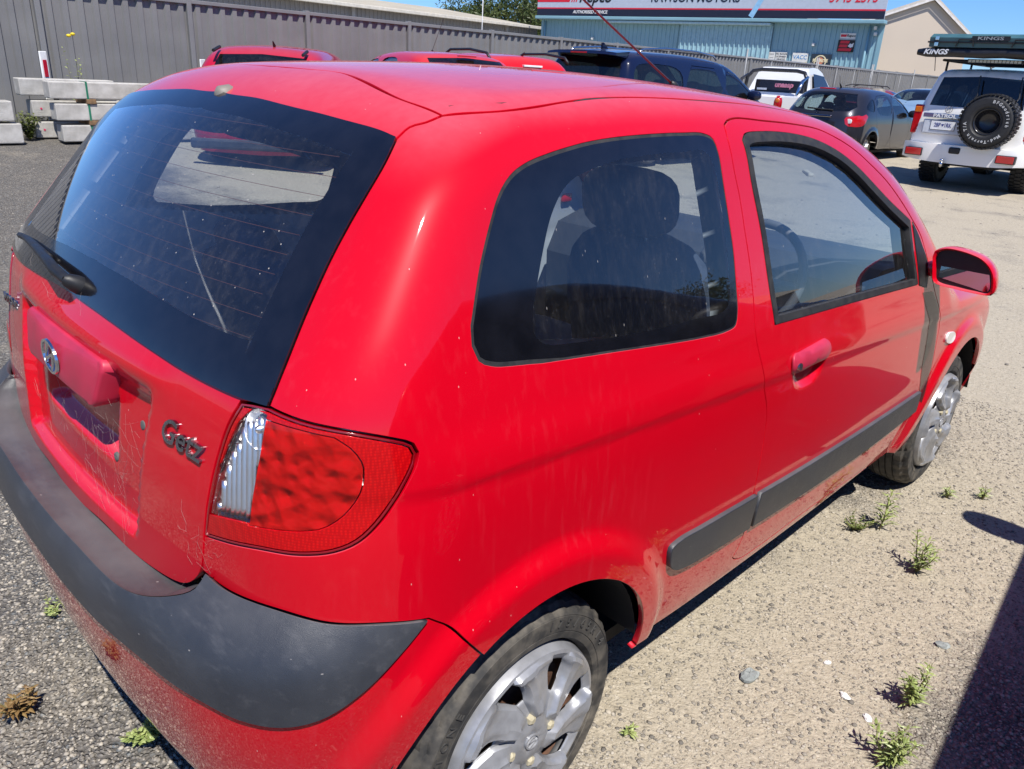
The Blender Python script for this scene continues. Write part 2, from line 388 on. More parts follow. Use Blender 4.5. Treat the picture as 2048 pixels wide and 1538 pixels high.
_P={
'tailgate':"-10996,16135 -10905,16129 -10813,16124 -10722,16119 -10630,16114 -10538,16110 -10446,16106 -10354,16102 -10261,16098 -10169,16094 -10076,16090 -9984,16087 -9891,16083 -9799,16080 -9706,16076 -9614,16072 -9521,16069 -9429,16065 -9337,16061 -9245,16056 -9153,16052 -9061,16047 -8969,16042 -8878,16037 -8787,16031 -8696,16025 -8606,16019 -8516,16012 -8426,16005 -8336,15997 -8247,15988 -8158,15979 -8070,15970 -7982,15960 -7895,15949 -7808,15937 -7722,15925 -7627,15911 -7531,15898 -7436,15885 -7340,15871 -7245,15858 -7149,15845 -7053,15832 -6958,15818 -6863,15804 -6767,15790 -6673,15775 -6578,15760 -6485,15744 -6391,15727 -6299,15710 -6207,15692 -6115,15673 -6025,15653 -5935,15631 -5846,15609 -5758,15585 -5671,15560 -5586,15534 -5501,15506 -5418,15476 -5336,15445 -5256,15412 -5176,15377 -5099,15340 -5023,15302 -4941,15256 -4860,15207 -4781,15153 -4702,15096 -4625,15037 -4549,14974 -4473,14910 -4399,14843 -4327,14774 -4255,14705 -4184,14634 -4115,14563 -4047,14492 -3980,14421 -3915,14350 -3851,14280 -3788,14211 -3726,14144 -3666,14079 -3607,14016 -3550,13955 -3494,13898 -3439,13844 -3386,13793 -3334,13747 -3245,13670 -3163,13601 -3086,13538 -3014,13479 -2943,13423 -2874,13367 -2803,13310 -2729,13250 -2836,13218 -2942,13187 -3049,13160 -3154,13145 -3259,13135 -3359,13113 -3449,13070 -3533,13015 -3617,12961 -3675,12882 -3733,12804 -3792,12725 -3854,12646 -3925,12561 -4000,12476 -4075,12391 -4149,12307 -4217,12228 -4284,12149 -4351,12070 -4415,11991 -4478,11910 -4540,11828 -4601,11746 -4659,11661 -4717,11574 -4772,11484 -4826,11394 -4877,11306 -4935,11203 -4990,11102 -5042,11001 -5093,10899 -5142,10798 -5189,10703 -5244,10596 -5292,10494 -5322,10402 -5347,10312 -5464,10295 -5577,10278 -5752,10240 -5800,10146 -5849,10055 -5896,9959 -5942,9854 -5973,9769 -6004,9678 -6034,9581 -6063,9482 -6091,9382 -6118,9281 -6143,9183 -6167,9085 -6189,8987 -6211,8887 -6231,8788 -6250,8690 -6268,8593 -6285,8499 -6301,8402 -6315,8308 -6328,8215 -6341,8123 -6353,8031 -6367,7938 -6378,7835 -6388,7731 -6399,7627 -6413,7528 -6430,7436 -6455,7328 -6486,7229 -6530,7133 -6582,7051 -6644,6968 -6713,6892 -6787,6828 -6875,6771 -6970,6728 -7090,6691 -7159,6674 -7236,6658 -7322,6643 -7413,6629 -7510,6617 -7612,6606 -7716,6596 -7822,6587 -7928,6579 -8034,6573 -8139,6568 -8240,6564 -8332,6563 -8425,6564 -8518,6568 -8613,6573 -8707,6580 -8802,6588 -8898,6596 -8994,6604 -9090,6612 -9187,6619 -9283,6624 -9380,6628 -9477,6629 -9573,6628 -9667,6625 -9761,6619 -9855,6613 -9950,6604 -10044,6595 -10139,6585 -10234,6574 -10329,6562 -10425,6550 -10520,6538 -10615,6525 -10710,6513 -10806,6501 -10901,6490 -10996,6480 -11090,6490 -11186,6501 -11281,6513 -11376,6525 -11471,6538 -11567,6550 -11662,6562 -11757,6574 -11852,6585 -11947,6595 -12042,6604 -12136,6613 -12230,6619 -12324,6625 -12418,6628 -12514,6629 -12611,6628 -12708,6624 -12805,6619 -12901,6612 -12997,6604 -13093,6596 -13189,6588 -13284,6580 -13379,6573 -13473,6568 -13566,6564 -13659,6563 -13751,6564 -13852,6568 -13957,6573 -14063,6579 -14169,6587 -14275,6596 -14379,6606 -14481,6617 -14578,6629 -14670,6643 -14755,6658 -14833,6674 -14902,6691 -15021,6728 -15116,6771 -15204,6828 -15278,6892 -15347,6968 -15410,7051 -15461,7133 -15505,7229 -15536,7328 -15561,7436 -15579,7528 -15592,7627 -15603,7731 -15613,7835 -15625,7938 -15638,8031 -15650,8123 -15663,8215 -15676,8308 -15690,8402 -15706,8499 -15723,8593 -15741,8690 -15760,8788 -15781,8887 -15802,8987 -15824,9085 -15848,9183 -15873,9281 -15900,9382 -15928,9482 -15957,9581 -15987,9678 -16018,9769 -16050,9854 -16095,9959 -16143,10055 -16191,10146 -16239,10240 -16414,10278 -16527,10295 -16644,10312 -16669,10402 -16699,10494 -16747,10596 -16802,10703 -16849,10798 -16898,10899 -16949,11001 -17001,11102 -17056,11203 -17114,11306 -17165,11394 -17219,11484 -17274,11574 -17332,11661 -17390,11746 -17451,11828 -17513,11910 -17576,11991 -17641,12070 -17707,12149 -17774,12228 -17842,12307 -17916,12391 -17991,12476 -18066,12561 -18137,12646 -18199,12725 -18258,12804 -18316,12882 -18374,12961 -18458,13015 -18543,13070 -18632,13113 -18732,13135 -18837,13145 -18943,13160 -19049,13187 -19156,13218 -19262,13250 -19188,13310 -19117,13367 -19048,13423 -18977,13479 -18905,13538 -18828,13601 -18746,13670 -18657,13747 -18605,13793 -18552,13844 -18498,13898 -18441,13955 -18384,14016 -18325,14079 -18265,14144 -18203,14211 -18140,14280 -18076,14350 -18011,14421 -17944,14492 -17876,14563 -17807,14634 -17736,14705 -17665,14774 -17592,14843 -17518,14910 -17443,14974 -17366,15037 -17289,15096 -17210,15153 -17131,15207 -17050,15256 -16968,15302 -16892,15340 -16815,15377 -16736,15412 -16655,15445 -16573,15476 -16490,15506 -16405,15534 -16320,15560 -16233,15585 -16145,15609 -16056,15631 -15967,15653 -15876,15673 -15785,15692 -15693,15710 -15600,15727 -15507,15744 -15413,15760 -15318,15775 -15224,15790 -15129,15804 -15033,15818 -14938,15832 -14842,15845 -14747,15858 -14651,15871 -14555,15885 -14460,15898 -14364,15911 -14269,15925 -14183,15937 -14096,15949 -14009,15960 -13921,15970 -13833,15979 -13744,15988 -13655,15997 -13565,16005 -13476,16012 -13385,16019 -13295,16025 -13204,16031 -13113,16037 -13022,16042 -12930,16047 -12838,16052 -12746,16056 -12654,16061 -12562,16065 -12470,16069 -12377,16072 -12285,16076 -12192,16080 -12100,16083 -12007,16087 -11915,16090 -11822,16094 -11730,16098 -11637,16102 -11545,16106 -11453,16110 -11361,16114 -11270,16119 -11178,16124 -11087,16129",
'rear_glass':"-10996,14737 -10906,14729 -10815,14721 -10725,14714 -10634,14706 -10543,14700 -10452,14693 -10360,14686 -10269,14680 -10177,14674 -10085,14668 -9994,14662 -9902,14656 -9810,14650 -9718,14644 -9627,14637 -9535,14631 -9444,14624 -9353,14618 -9262,14611 -9171,14604 -9080,14596 -8990,14588 -8900,14580 -8811,14571 -8722,14562 -8633,14553 -8545,14543 -8458,14533 -8371,14521 -8284,14510 -8198,14497 -8113,14484 -8028,14471 -7944,14456 -7850,14439 -7755,14421 -7660,14402 -7565,14382 -7470,14361 -7375,14340 -7280,14318 -7185,14295 -7091,14272 -6998,14248 -6904,14224 -6812,14200 -6720,14175 -6629,14150 -6539,14125 -6450,14099 -6362,14074 -6276,14048 -6190,14023 -6106,13997 -6023,13972 -5942,13947 -5863,13922 -5785,13897 -5710,13873 -5636,13849 -5564,13826 -5463,13792 -5366,13759 -5272,13725 -5180,13691 -5091,13657 -5005,13623 -4921,13589 -4839,13556 -4760,13523 -4683,13491 -4607,13459 -4534,13427 -4462,13397 -4366,13356 -4273,13315 -4184,13276 -4099,13238 -4019,13200 -3944,13163 -3875,13126 -3780,13070 -3699,13015 -3617,12961 -3675,12882 -3733,12804 -3792,12725 -3854,12646 -3925,12561 -4000,12476 -4075,12391 -4149,12307 -4217,12228 -4284,12149 -4351,12070 -4415,11991 -4478,11910 -4540,11828 -4601,11746 -4659,11661 -4717,11574 -4772,11484 -4826,11394 -4877,11306 -4935,11203 -4990,11102 -5042,11001 -5093,10899 -5142,10798 -5189,10703 -5244,10596 -5292,10494 -5322,10402 -5347,10312 -5453,10304 -5558,10295 -5664,10288 -5774,10283 -5877,10282 -5981,10283 -6089,10286 -6198,10290 -6309,10294 -6398,10298 -6487,10303 -6578,10308 -6670,10314 -6764,10320 -6862,10327 -6963,10334 -7052,10340 -7143,10347 -7237,10355 -7332,10362 -7430,10370 -7529,10378 -7630,10386 -7732,10394 -7836,10402 -7941,10410 -8029,10416 -8119,10423 -8210,10430 -8301,10436 -8394,10443 -8488,10450 -8583,10457 -8679,10463 -8776,10470 -8874,10476 -8972,10482 -9072,10487 -9172,10493 -9273,10497 -9358,10501 -9445,10504 -9533,10507 -9621,10510 -9710,10513 -9801,10515 -9891,10517 -9983,10519 -10074,10521 -10167,10523 -10259,10525 -10351,10526 -10444,10528 -10537,10530 -10629,10531 -10721,10533 -10813,10535 -10905,10537 -10996,10539 -11087,10537 -11178,10535 -11270,10533 -11362,10531 -11455,10530 -11547,10528 -11640,10526 -11732,10525 -11825,10523 -11917,10521 -12008,10519 -12100,10517 -12191,10515 -12281,10513 -12370,10510 -12459,10507 -12546,10504 -12633,10501 -12718,10497 -12819,10493 -12919,10487 -13019,10482 -13117,10476 -13215,10470 -13312,10463 -13408,10457 -13503,10450 -13597,10443 -13690,10436 -13782,10430 -13872,10423 -13962,10416 -14050,10410 -14155,10402 -14259,10394 -14361,10386 -14462,10378 -14561,10370 -14659,10362 -14754,10355 -14848,10347 -14939,10340 -15029,10334 -15129,10327 -15227,10320 -15321,10314 -15413,10308 -15504,10303 -15593,10298 -15682,10294 -15793,10290 -15903,10286 -16010,10283 -16114,10282 -16217,10283 -16327,10288 -16434,10295 -16539,10304 -16644,10312 -16669,10402 -16699,10494 -16747,10596 -16802,10703 -16849,10798 -16898,10899 -16949,11001 -17001,11102 -17056,11203 -17114,11306 -17165,11394 -17219,11484 -17274,11574 -17332,11661 -17390,11746 -17451,11828 -17513,11910 -17576,11991 -17641,12070 -17707,12149 -17774,12228 -17842,12307 -17916,12391 -17991,12476 -18066,12561 -18137,12646 -18199,12725 -18258,12804 -18316,12882 -18374,12961 -18292,13015 -18211,13070 -18116,13126 -18047,13163 -17972,13200 -17892,13238 -17807,13276 -17718,13315 -17626,13356 -17529,13397 -17457,13427 -17384,13459 -17308,13491 -17231,13523 -17152,13556 -17070,13589 -16986,13623 -16900,13657 -16811,13691 -16720,13725 -16625,13759 -16528,13792 -16427,13826 -16356,13849 -16282,13873 -16206,13897 -16128,13922 -16049,13947 -15968,13972 -15885,13997 -15801,14023 -15716,14048 -15629,14074 -15541,14099 -15452,14125 -15362,14150 -15271,14175 -15179,14200 -15087,14224 -14994,14248 -14900,14272 -14806,14295 -14711,14318 -14616,14340 -14521,14361 -14426,14382 -14331,14402 -14236,14421 -14142,14439 -14047,14456 -13963,14471 -13878,14484 -13793,14497 -13707,14510 -13621,14521 -13533,14533 -13446,14543 -13358,14553 -13269,14562 -13180,14571 -13091,14580 -13001,14588 -12911,14596 -12820,14604 -12730,14611 -12639,14618 -12547,14624 -12456,14631 -12364,14637 -12273,14644 -12181,14650 -12089,14656 -11998,14662 -11906,14668 -11814,14674 -11722,14680 -11631,14686 -11539,14693 -11448,14700 -11357,14706 -11266,14714 -11176,14721 -11085,14729",
'lamp':"-6367,7938 -6271,7966 -6175,7994 -6067,8025 -5991,8048 -5907,8072 -5818,8099 -5727,8125 -5635,8151 -5545,8174 -5460,8193 -5359,8210 -5259,8222 -5162,8232 -5067,8243 -4975,8258 -4874,8278 -4775,8300 -4680,8326 -4591,8358 -4495,8402 -4407,8453 -4323,8517 -4250,8590 -4181,8674 -4114,8766 -4051,8863 -4004,8941 -3958,9025 -3913,9112 -3871,9199 -3833,9282 -3799,9358 -3755,9458 -3719,9549 -3693,9631 -3672,9769 -3727,9903 -3812,9964 -3928,10017 -4009,10050 -4101,10084 -4201,10117 -4303,10147 -4405,10173 -4494,10192 -4585,10207 -4678,10221 -4771,10232 -4861,10244 -4947,10255 -5051,10270 -5151,10284 -5248,10298 -5347,10312 -5464,10295 -5577,10278 -5752,10240 -5800,10146 -5849,10055 -5896,9959 -5942,9854 -5973,9769 -6004,9678 -6034,9581 -6063,9482 -6091,9382 -6118,9281 -6143,9183 -6167,9085 -6189,8987 -6211,8887 -6231,8788 -6250,8690 -6268,8593 -6285,8499 -6301,8402 -6315,8308 -6328,8215 -6341,8123 -6353,8031",
'lamp_clear':"-5552,10186 -5391,10172 -5405,10076 -5418,9980 -5432,9884 -5446,9787 -5461,9690 -5478,9590 -5496,9490 -5514,9389 -5531,9287 -5548,9182 -5561,9084 -5573,8985 -5585,8883 -5597,8782 -5608,8680 -5620,8578 -5728,8556 -5842,8529 -5925,8506 -6013,8480 -6104,8452 -6194,8425 -6175,8528 -6156,8631 -6136,8731 -6109,8856 -6077,8988 -6053,9073 -6026,9167 -5996,9265 -5964,9364 -5931,9460 -5896,9555 -5858,9649 -5819,9743 -5780,9837 -5741,9931 -5678,10016 -5615,10101",
'lamp_inner':"-5383,10155 -5273,10153 -5161,10150 -5072,10146 -4979,10140 -4885,10132 -4781,10119 -4674,10103 -4568,10087 -4479,10020 -4397,9945 -4328,9846 -4278,9739 -4258,9646 -4256,9547 -4261,9457 -4275,9360 -4297,9267 -4328,9179 -4367,9095 -4412,9016 -4483,8913 -4564,8822 -4654,8745 -4754,8684 -4861,8647 -4975,8621 -5067,8603 -5164,8587 -5263,8570 -5378,8549 -5496,8528 -5615,8507 -5605,8602 -5595,8696 -5586,8790 -5575,8886 -5562,8986 -5550,9071 -5537,9158 -5522,9248 -5507,9338 -5492,9429 -5476,9520 -5461,9610 -5448,9701 -5435,9791 -5422,9882 -5409,9973 -5396,10064",
'side':"-2729,13250 -2639,13253 -2552,13256 -2467,13259 -2382,13261 -2298,13263 -2214,13266 -2128,13269 -2040,13272 -1949,13275 -1855,13279 -1757,13284 -1654,13289 -1545,13296 -1472,13300 -1398,13306 -1321,13312 -1243,13318 -1162,13325 -1080,13333 -995,13340 -909,13349 -822,13357 -733,13366 -642,13375 -550,13384 -457,13394 -363,13403 -268,13413 -172,13423 -75,13432 22,13442 120,13452 219,13461 318,13471 417,13480 516,13488 616,13497 715,13505 815,13513 914,13521 1013,13527 1112,13534 1210,13540 1307,13545 1404,13550 1500,13554 1589,13557 1679,13560 1769,13563 1859,13565 1950,13567 2041,13568 2133,13569 2225,13570 2318,13571 2410,13571 2503,13571 2596,13571 2689,13570 2783,13570 2876,13569 2970,13568 3064,13567 3157,13565 3251,13564 3345,13562 3439,13560 3533,13559 3626,13557 3720,13555 3813,13553 3906,13551 3999,13549 4092,13547 4184,13545 4276,13543 4368,13541 4460,13539 4551,13537 4642,13535 4732,13534 4822,13532 4911,13531 5000,13530 5094,13528 5188,13527 5282,13526 5376,13525 5470,13524 5563,13522 5656,13521 5749,13520 5842,13519 5935,13517 6027,13516 6120,13515 6212,13514 6303,13512 6395,13511 6486,13509 6577,13508 6668,13506 6759,13505 6849,13503 6939,13501 7029,13499 7119,13497 7208,13495 7297,13493 7386,13490 7474,13488 7563,13485 7651,13483 7738,13480 7826,13477 7913,13474 8000,13471 8097,13467 8192,13463 8288,13458 8383,13454 8477,13449 8571,13445 8664,13440 8758,13435 8850,13429 8943,13424 9035,13419 9127,13413 9219,13407 9310,13402 9401,13396 9493,13390 9584,13385 9675,13379 9766,13373 9858,13367 9949,13361 10040,13356 10132,13350 10223,13344 10315,13339 10408,13334 10500,13328 10589,13308 10679,13289 10768,13270 10858,13252 10947,13234 11037,13216 11127,13199 11216,13181 11306,13164 11396,13147 11485,13129 11575,13112 11665,13094 11754,13076 11844,13058 11934,13040 12023,13021 12112,13001 12202,12981 12291,12961 12380,12940 12469,12918 12558,12895 12647,12871 12735,12847 12824,12821 12912,12794 13000,12767 13085,12739 13170,12711 13255,12681 13340,12651 13425,12621 13510,12589 13596,12557 13681,12524 13767,12491 13852,12457 13937,12423 14022,12388 14107,12352 14192,12316 14277,12280 14361,12243 14445,12206 14529,12169 14612,12131 14695,12093 14778,12055 14860,12016 14942,11978 15024,11939 15104,11900 15185,11861 15265,11822 15344,11783 15422,11744 15500,11705 15586,11661 15671,11618 15756,11574 15840,11531 15924,11487 16007,11443 16090,11399 16172,11354 16254,11309 16335,11264 16416,11219 16497,11173 16577,11127 16656,11080 16735,11033 16814,10985 16892,10937 16969,10888 17047,10838 17123,10788 17200,10737 17275,10685 17351,10633 17426,10580 17500,10526 17573,10471 17646,10415 17717,10359 17788,10301 17858,10242 17928,10183 17997,10123 18065,10062 18133,10001 18201,9939 18268,9876 18334,9814 18401,9751 18467,9687 18534,9624 18600,9560 18666,9496 18732,9433 18798,9369 18865,9306 18931,9243 18998,9180 19065,9117 19132,9055 19200,8993 19288,8973 19377,8952 19465,8932 19553,8911 19641,8890 19729,8869 19817,8848 19905,8826 19993,8805 20081,8784 20169,8763 20256,8742 20345,8721 20433,8700 20521,8679 20609,8658 20697,8638 20786,8617 20874,8597 20963,8578 21052,8558 21141,8539 21231,8520 21320,8502 21410,8483 21500,8466 21589,8449 21679,8432 21770,8416 21861,8401 21953,8386 22045,8371 22137,8357 22229,8343 22322,8330 22415,8316 22508,8303 22601,8290 22694,8277 22786,8264 22879,8251 22971,8237 23063,8224 23155,8210 23246,8197 23336,8183 23426,8169 23515,8154 23604,8139 23692,8123 23779,8107 23865,8091 23950,8073 24045,8053 24140,8032 24234,8011 24327,7989 24418,7967 24509,7945 24600,7922 24690,7899 24779,7876 24868,7852 24956,7828 25045,7804 25133,7781 25221,7757 25309,7733 25397,7709 25485,7685 25574,7661 25663,7638 25752,7614 25842,7591 25761,7538 25678,7490 25594,7443 25511,7393 25432,7338 25360,7275 25296,7200 25253,7131 25216,7054 25184,6971 25156,6882 25131,6789 25108,6693 25087,6595 25066,6495 25044,6395 25022,6297 24996,6200 24972,6111 24948,6022 24924,5931 24900,5839 24877,5747 24853,5654 24830,5560 24806,5467 24783,5373 24759,5279 24736,5186 24712,5093 24689,5000 24617,4940 24545,4880 24473,4820 24401,4760 24329,4700 24257,4640 24185,4580 24113,4520 24072,4607 24030,4693 23987,4779 23941,4862 23894,4944 23845,5024 23794,5102 23742,5178 23688,5253 23632,5325 23575,5395 23516,5464 23425,5562 23330,5655 23232,5743 23130,5826 23026,5903 22918,5974 22808,6039 22695,6099 22580,6152 22462,6199 22342,6240 22221,6275 22098,6303 21975,6324 21850,6339 21725,6348 21599,6350 21469,6345 21371,6339 21270,6329 21170,6316 21071,6301 20972,6283 20874,6262 20777,6238 20680,6211 20584,6181 20489,6149 20395,6114 20302,6076 20210,6035 20120,5992 20030,5946 19942,5898 19856,5847 19771,5793 19688,5738 19606,5679 19526,5619 19448,5556 19371,5491 19297,5423 19225,5354 19154,5282 19086,5209 19020,5133 18956,5055 18895,4976 18836,4895 18779,4813 18724,4728 18672,4642 18623,4555 18576,4466 18532,4376 18490,4285 18451,4192 18415,4099 18381,4004 18351,3909 18323,3812 18298,3715 18275,3617 18256,3519 18239,3420 18226,3320 18215,3221 18207,3121 18202,3020 18200,2920 18201,2820 18205,2719 18212,2619 18223,2520 18234,2420 18148,2444 18067,2469 17988,2494 17912,2520 17836,2546 17760,2572 17682,2598 17602,2623 17518,2647 17429,2671 17334,2693 17231,2714 17120,2733 17000,2750 16945,2757 16889,2763 16831,2769 16770,2774 16708,2780 16644,2784 16578,2789 16510,2793 16441,2797 16370,2800 16298,2803 16224,2806 16148,2808 16071,2811 15992,2813 15912,2814 15831,2815 15748,2817 15664,2817 15578,2818 15492,2818 15404,2818 15315,2818 15226,2818 15135,2817 15043,2817 14950,2816 14856,2815 14761,2813 14666,2812 14570,2810 14473,2808 14375,2807 14276,2805 14177,2802 14078,2800 13978,2798 13877,2796 13776,2793 13674,2790 13572,2788 13470,2785 13367,2782 13265,2780 13162,2777 13058,2774 12955,2771 12852,2768 12748,2765 12645,2762 12541,2760 12438,2757 12335,2754 12232,2751 12129,2748 12026,2746 11924,2743 11822,2741 11720,2738 11619,2736 11518,2734 11418,2732 11318,2730 11219,2728 11120,2726 11022,2725 10925,2723 10828,2722 10733,2721 10638,2720 10544,2720 10451,2719 10358,2719 10267,2719 10177,2719 10088,2719 10000,2720 9905,2721 9810,2722 9714,2723 9618,2724 9521,2724 9424,2725 9326,2726 9228,2727 9130,2729 9031,2730 8933,2731 8833,2732 8734,2733 8635,2734 8535,2736 8435,2737 8335,2738 8235,2740 8135,2741 8035,2742 7935,2744 7836,2745 7736,2747 7636,2748 7537,2750 7438,2752 7339,2753 7240,2755 7142,2757 7044,2758 6946,2760 6849,2762 6752,2764 6655,2766 6559,2768 6464,2770 6369,2772 6275,2774 6181,2776 6088,2778 5995,2780 5904,2783 5813,2785 5723,2787 5633,2790 5545,2792 5457,2795 5371,2797 5285,2800 5200,2802 5116,2805 5033,2808 4952,2810 4871,2813 4791,2816 4713,2819 4636,2822 4560,2825 4485,2828 4412,2831 4340,2834 4269,2837 4200,2840 4132,2843 4065,2847 4000,2850 3885,2856 3774,2863 3666,2870 3562,2877 3460,2884 3361,2891 3265,2899 3172,2906 3081,2914 2992,2922 2906,2930 2821,2938 2738,2946 2658,2954 2578,2962 2500,2969 2424,2977 2348,2985 2274,2993 2200,3000 2092,3011 1990,3022 1893,3034 1800,3045 1710,3056 1622,3067 1533,3078 1443,3089 1350,3100 1495,3081 1487,3181 1478,3281 1466,3380 1451,3479 1433,3578 1412,3676 1388,3773 1361,3870 1331,3966 1299,4061 1264,4155 1226,4248 1185,4340 1142,4430 1096,4520 1048,4608 997,4694 943,4779 888,4862 829,4944 769,5024 706,5102 641,5179 573,5253 504,5325 432,5396 359,5464 282,5530 204,5593 126,5655 51,5714 -25,5771 -101,5826 -208,5902 -317,5974 -429,6039 -543,6099 -659,6152 -777,6199 -895,6240 -1015,6275 -1135,6303 -1256,6324 -1376,6339 -1497,6348 -1616,6350 -1735,6345 -1853,6334 -1969,6316 -2083,6292 -2196,6262 -2306,6225 -2414,6181 -2520,6131 -2623,6076 -2722,6012 -2820,5946 -2866,6028 -2911,6112 -2957,6197 -3002,6281 -3048,6364 -3095,6445 -3143,6521 -3192,6594 -3251,6671 -3312,6742 -3374,6810 -3437,6876 -3499,6941 -3561,7009 -3655,7032 -3749,7057 -3843,7081 -3937,7104 -4030,7125 -4124,7143 -4215,7156 -4305,7165 -4395,7172 -4486,7178 -4576,7186 -4667,7195 -4760,7209 -4852,7226 -4944,7244 -5038,7261 -5135,7275 -5238,7283 -5329,7285 -5427,7281 -5530,7275 -5636,7266 -5741,7256 -5844,7247 -5942,7240 -6032,7236 -6112,7237 -6236,7250 -6343,7270 -6449,7290 -6437,7383 -6426,7475 -6414,7568 -6402,7660 -6390,7753 -6378,7845 -6367,7938 -6271,7966 -6175,7994 -6067,8025 -5991,8048 -5907,8072 -5818,8099 -5727,8125 -5635,8151 -5545,8174 -5460,8193 -5359,8210 -5259,8222 -5162,8232 -5067,8243 -4975,8258 -4874,8278 -4775,8300 -4680,8326 -4591,8358 -4495,8402 -4407,8453 -4323,8517 -4250,8590 -4181,8674 -4114,8766 -4051,8863 -4004,8941 -3958,9025 -3913,9112 -3871,9199 -3833,9282 -3799,9358 -3755,9458 -3719,9549 -3693,9631 -3672,9769 -3727,9903 -3812,9964 -3928,10017 -4009,10050 -4101,10084 -4201,10117 -4303,10147 -4405,10173 -4494,10192 -4585,10207 -4678,10221 -4771,10232 -4861,10244 -4947,10255 -5051,10270 -5151,10284 -5248,10298 -5347,10312 -5322,10402 -5292,10494 -5244,10596 -5189,10703 -5142,10798 -5093,10899 -5042,11001 -4990,11102 -4935,11203 -4877,11306 -4826,11394 -4772,11484 -4717,11574 -4659,11661 -4601,11746 -4540,11828 -4478,11910 -4415,11991 -4351,12070 -4284,12149 -4217,12228 -4149,12307 -4075,12391 -4000,12476 -3925,12561 -3854,12646 -3792,12725 -3733,12804 -3675,12882 -3617,12961 -3533,13015 -3449,13070 -3359,13113 -3259,13135 -3154,13145 -3049,13160 -2942,13187 -2836,13218",
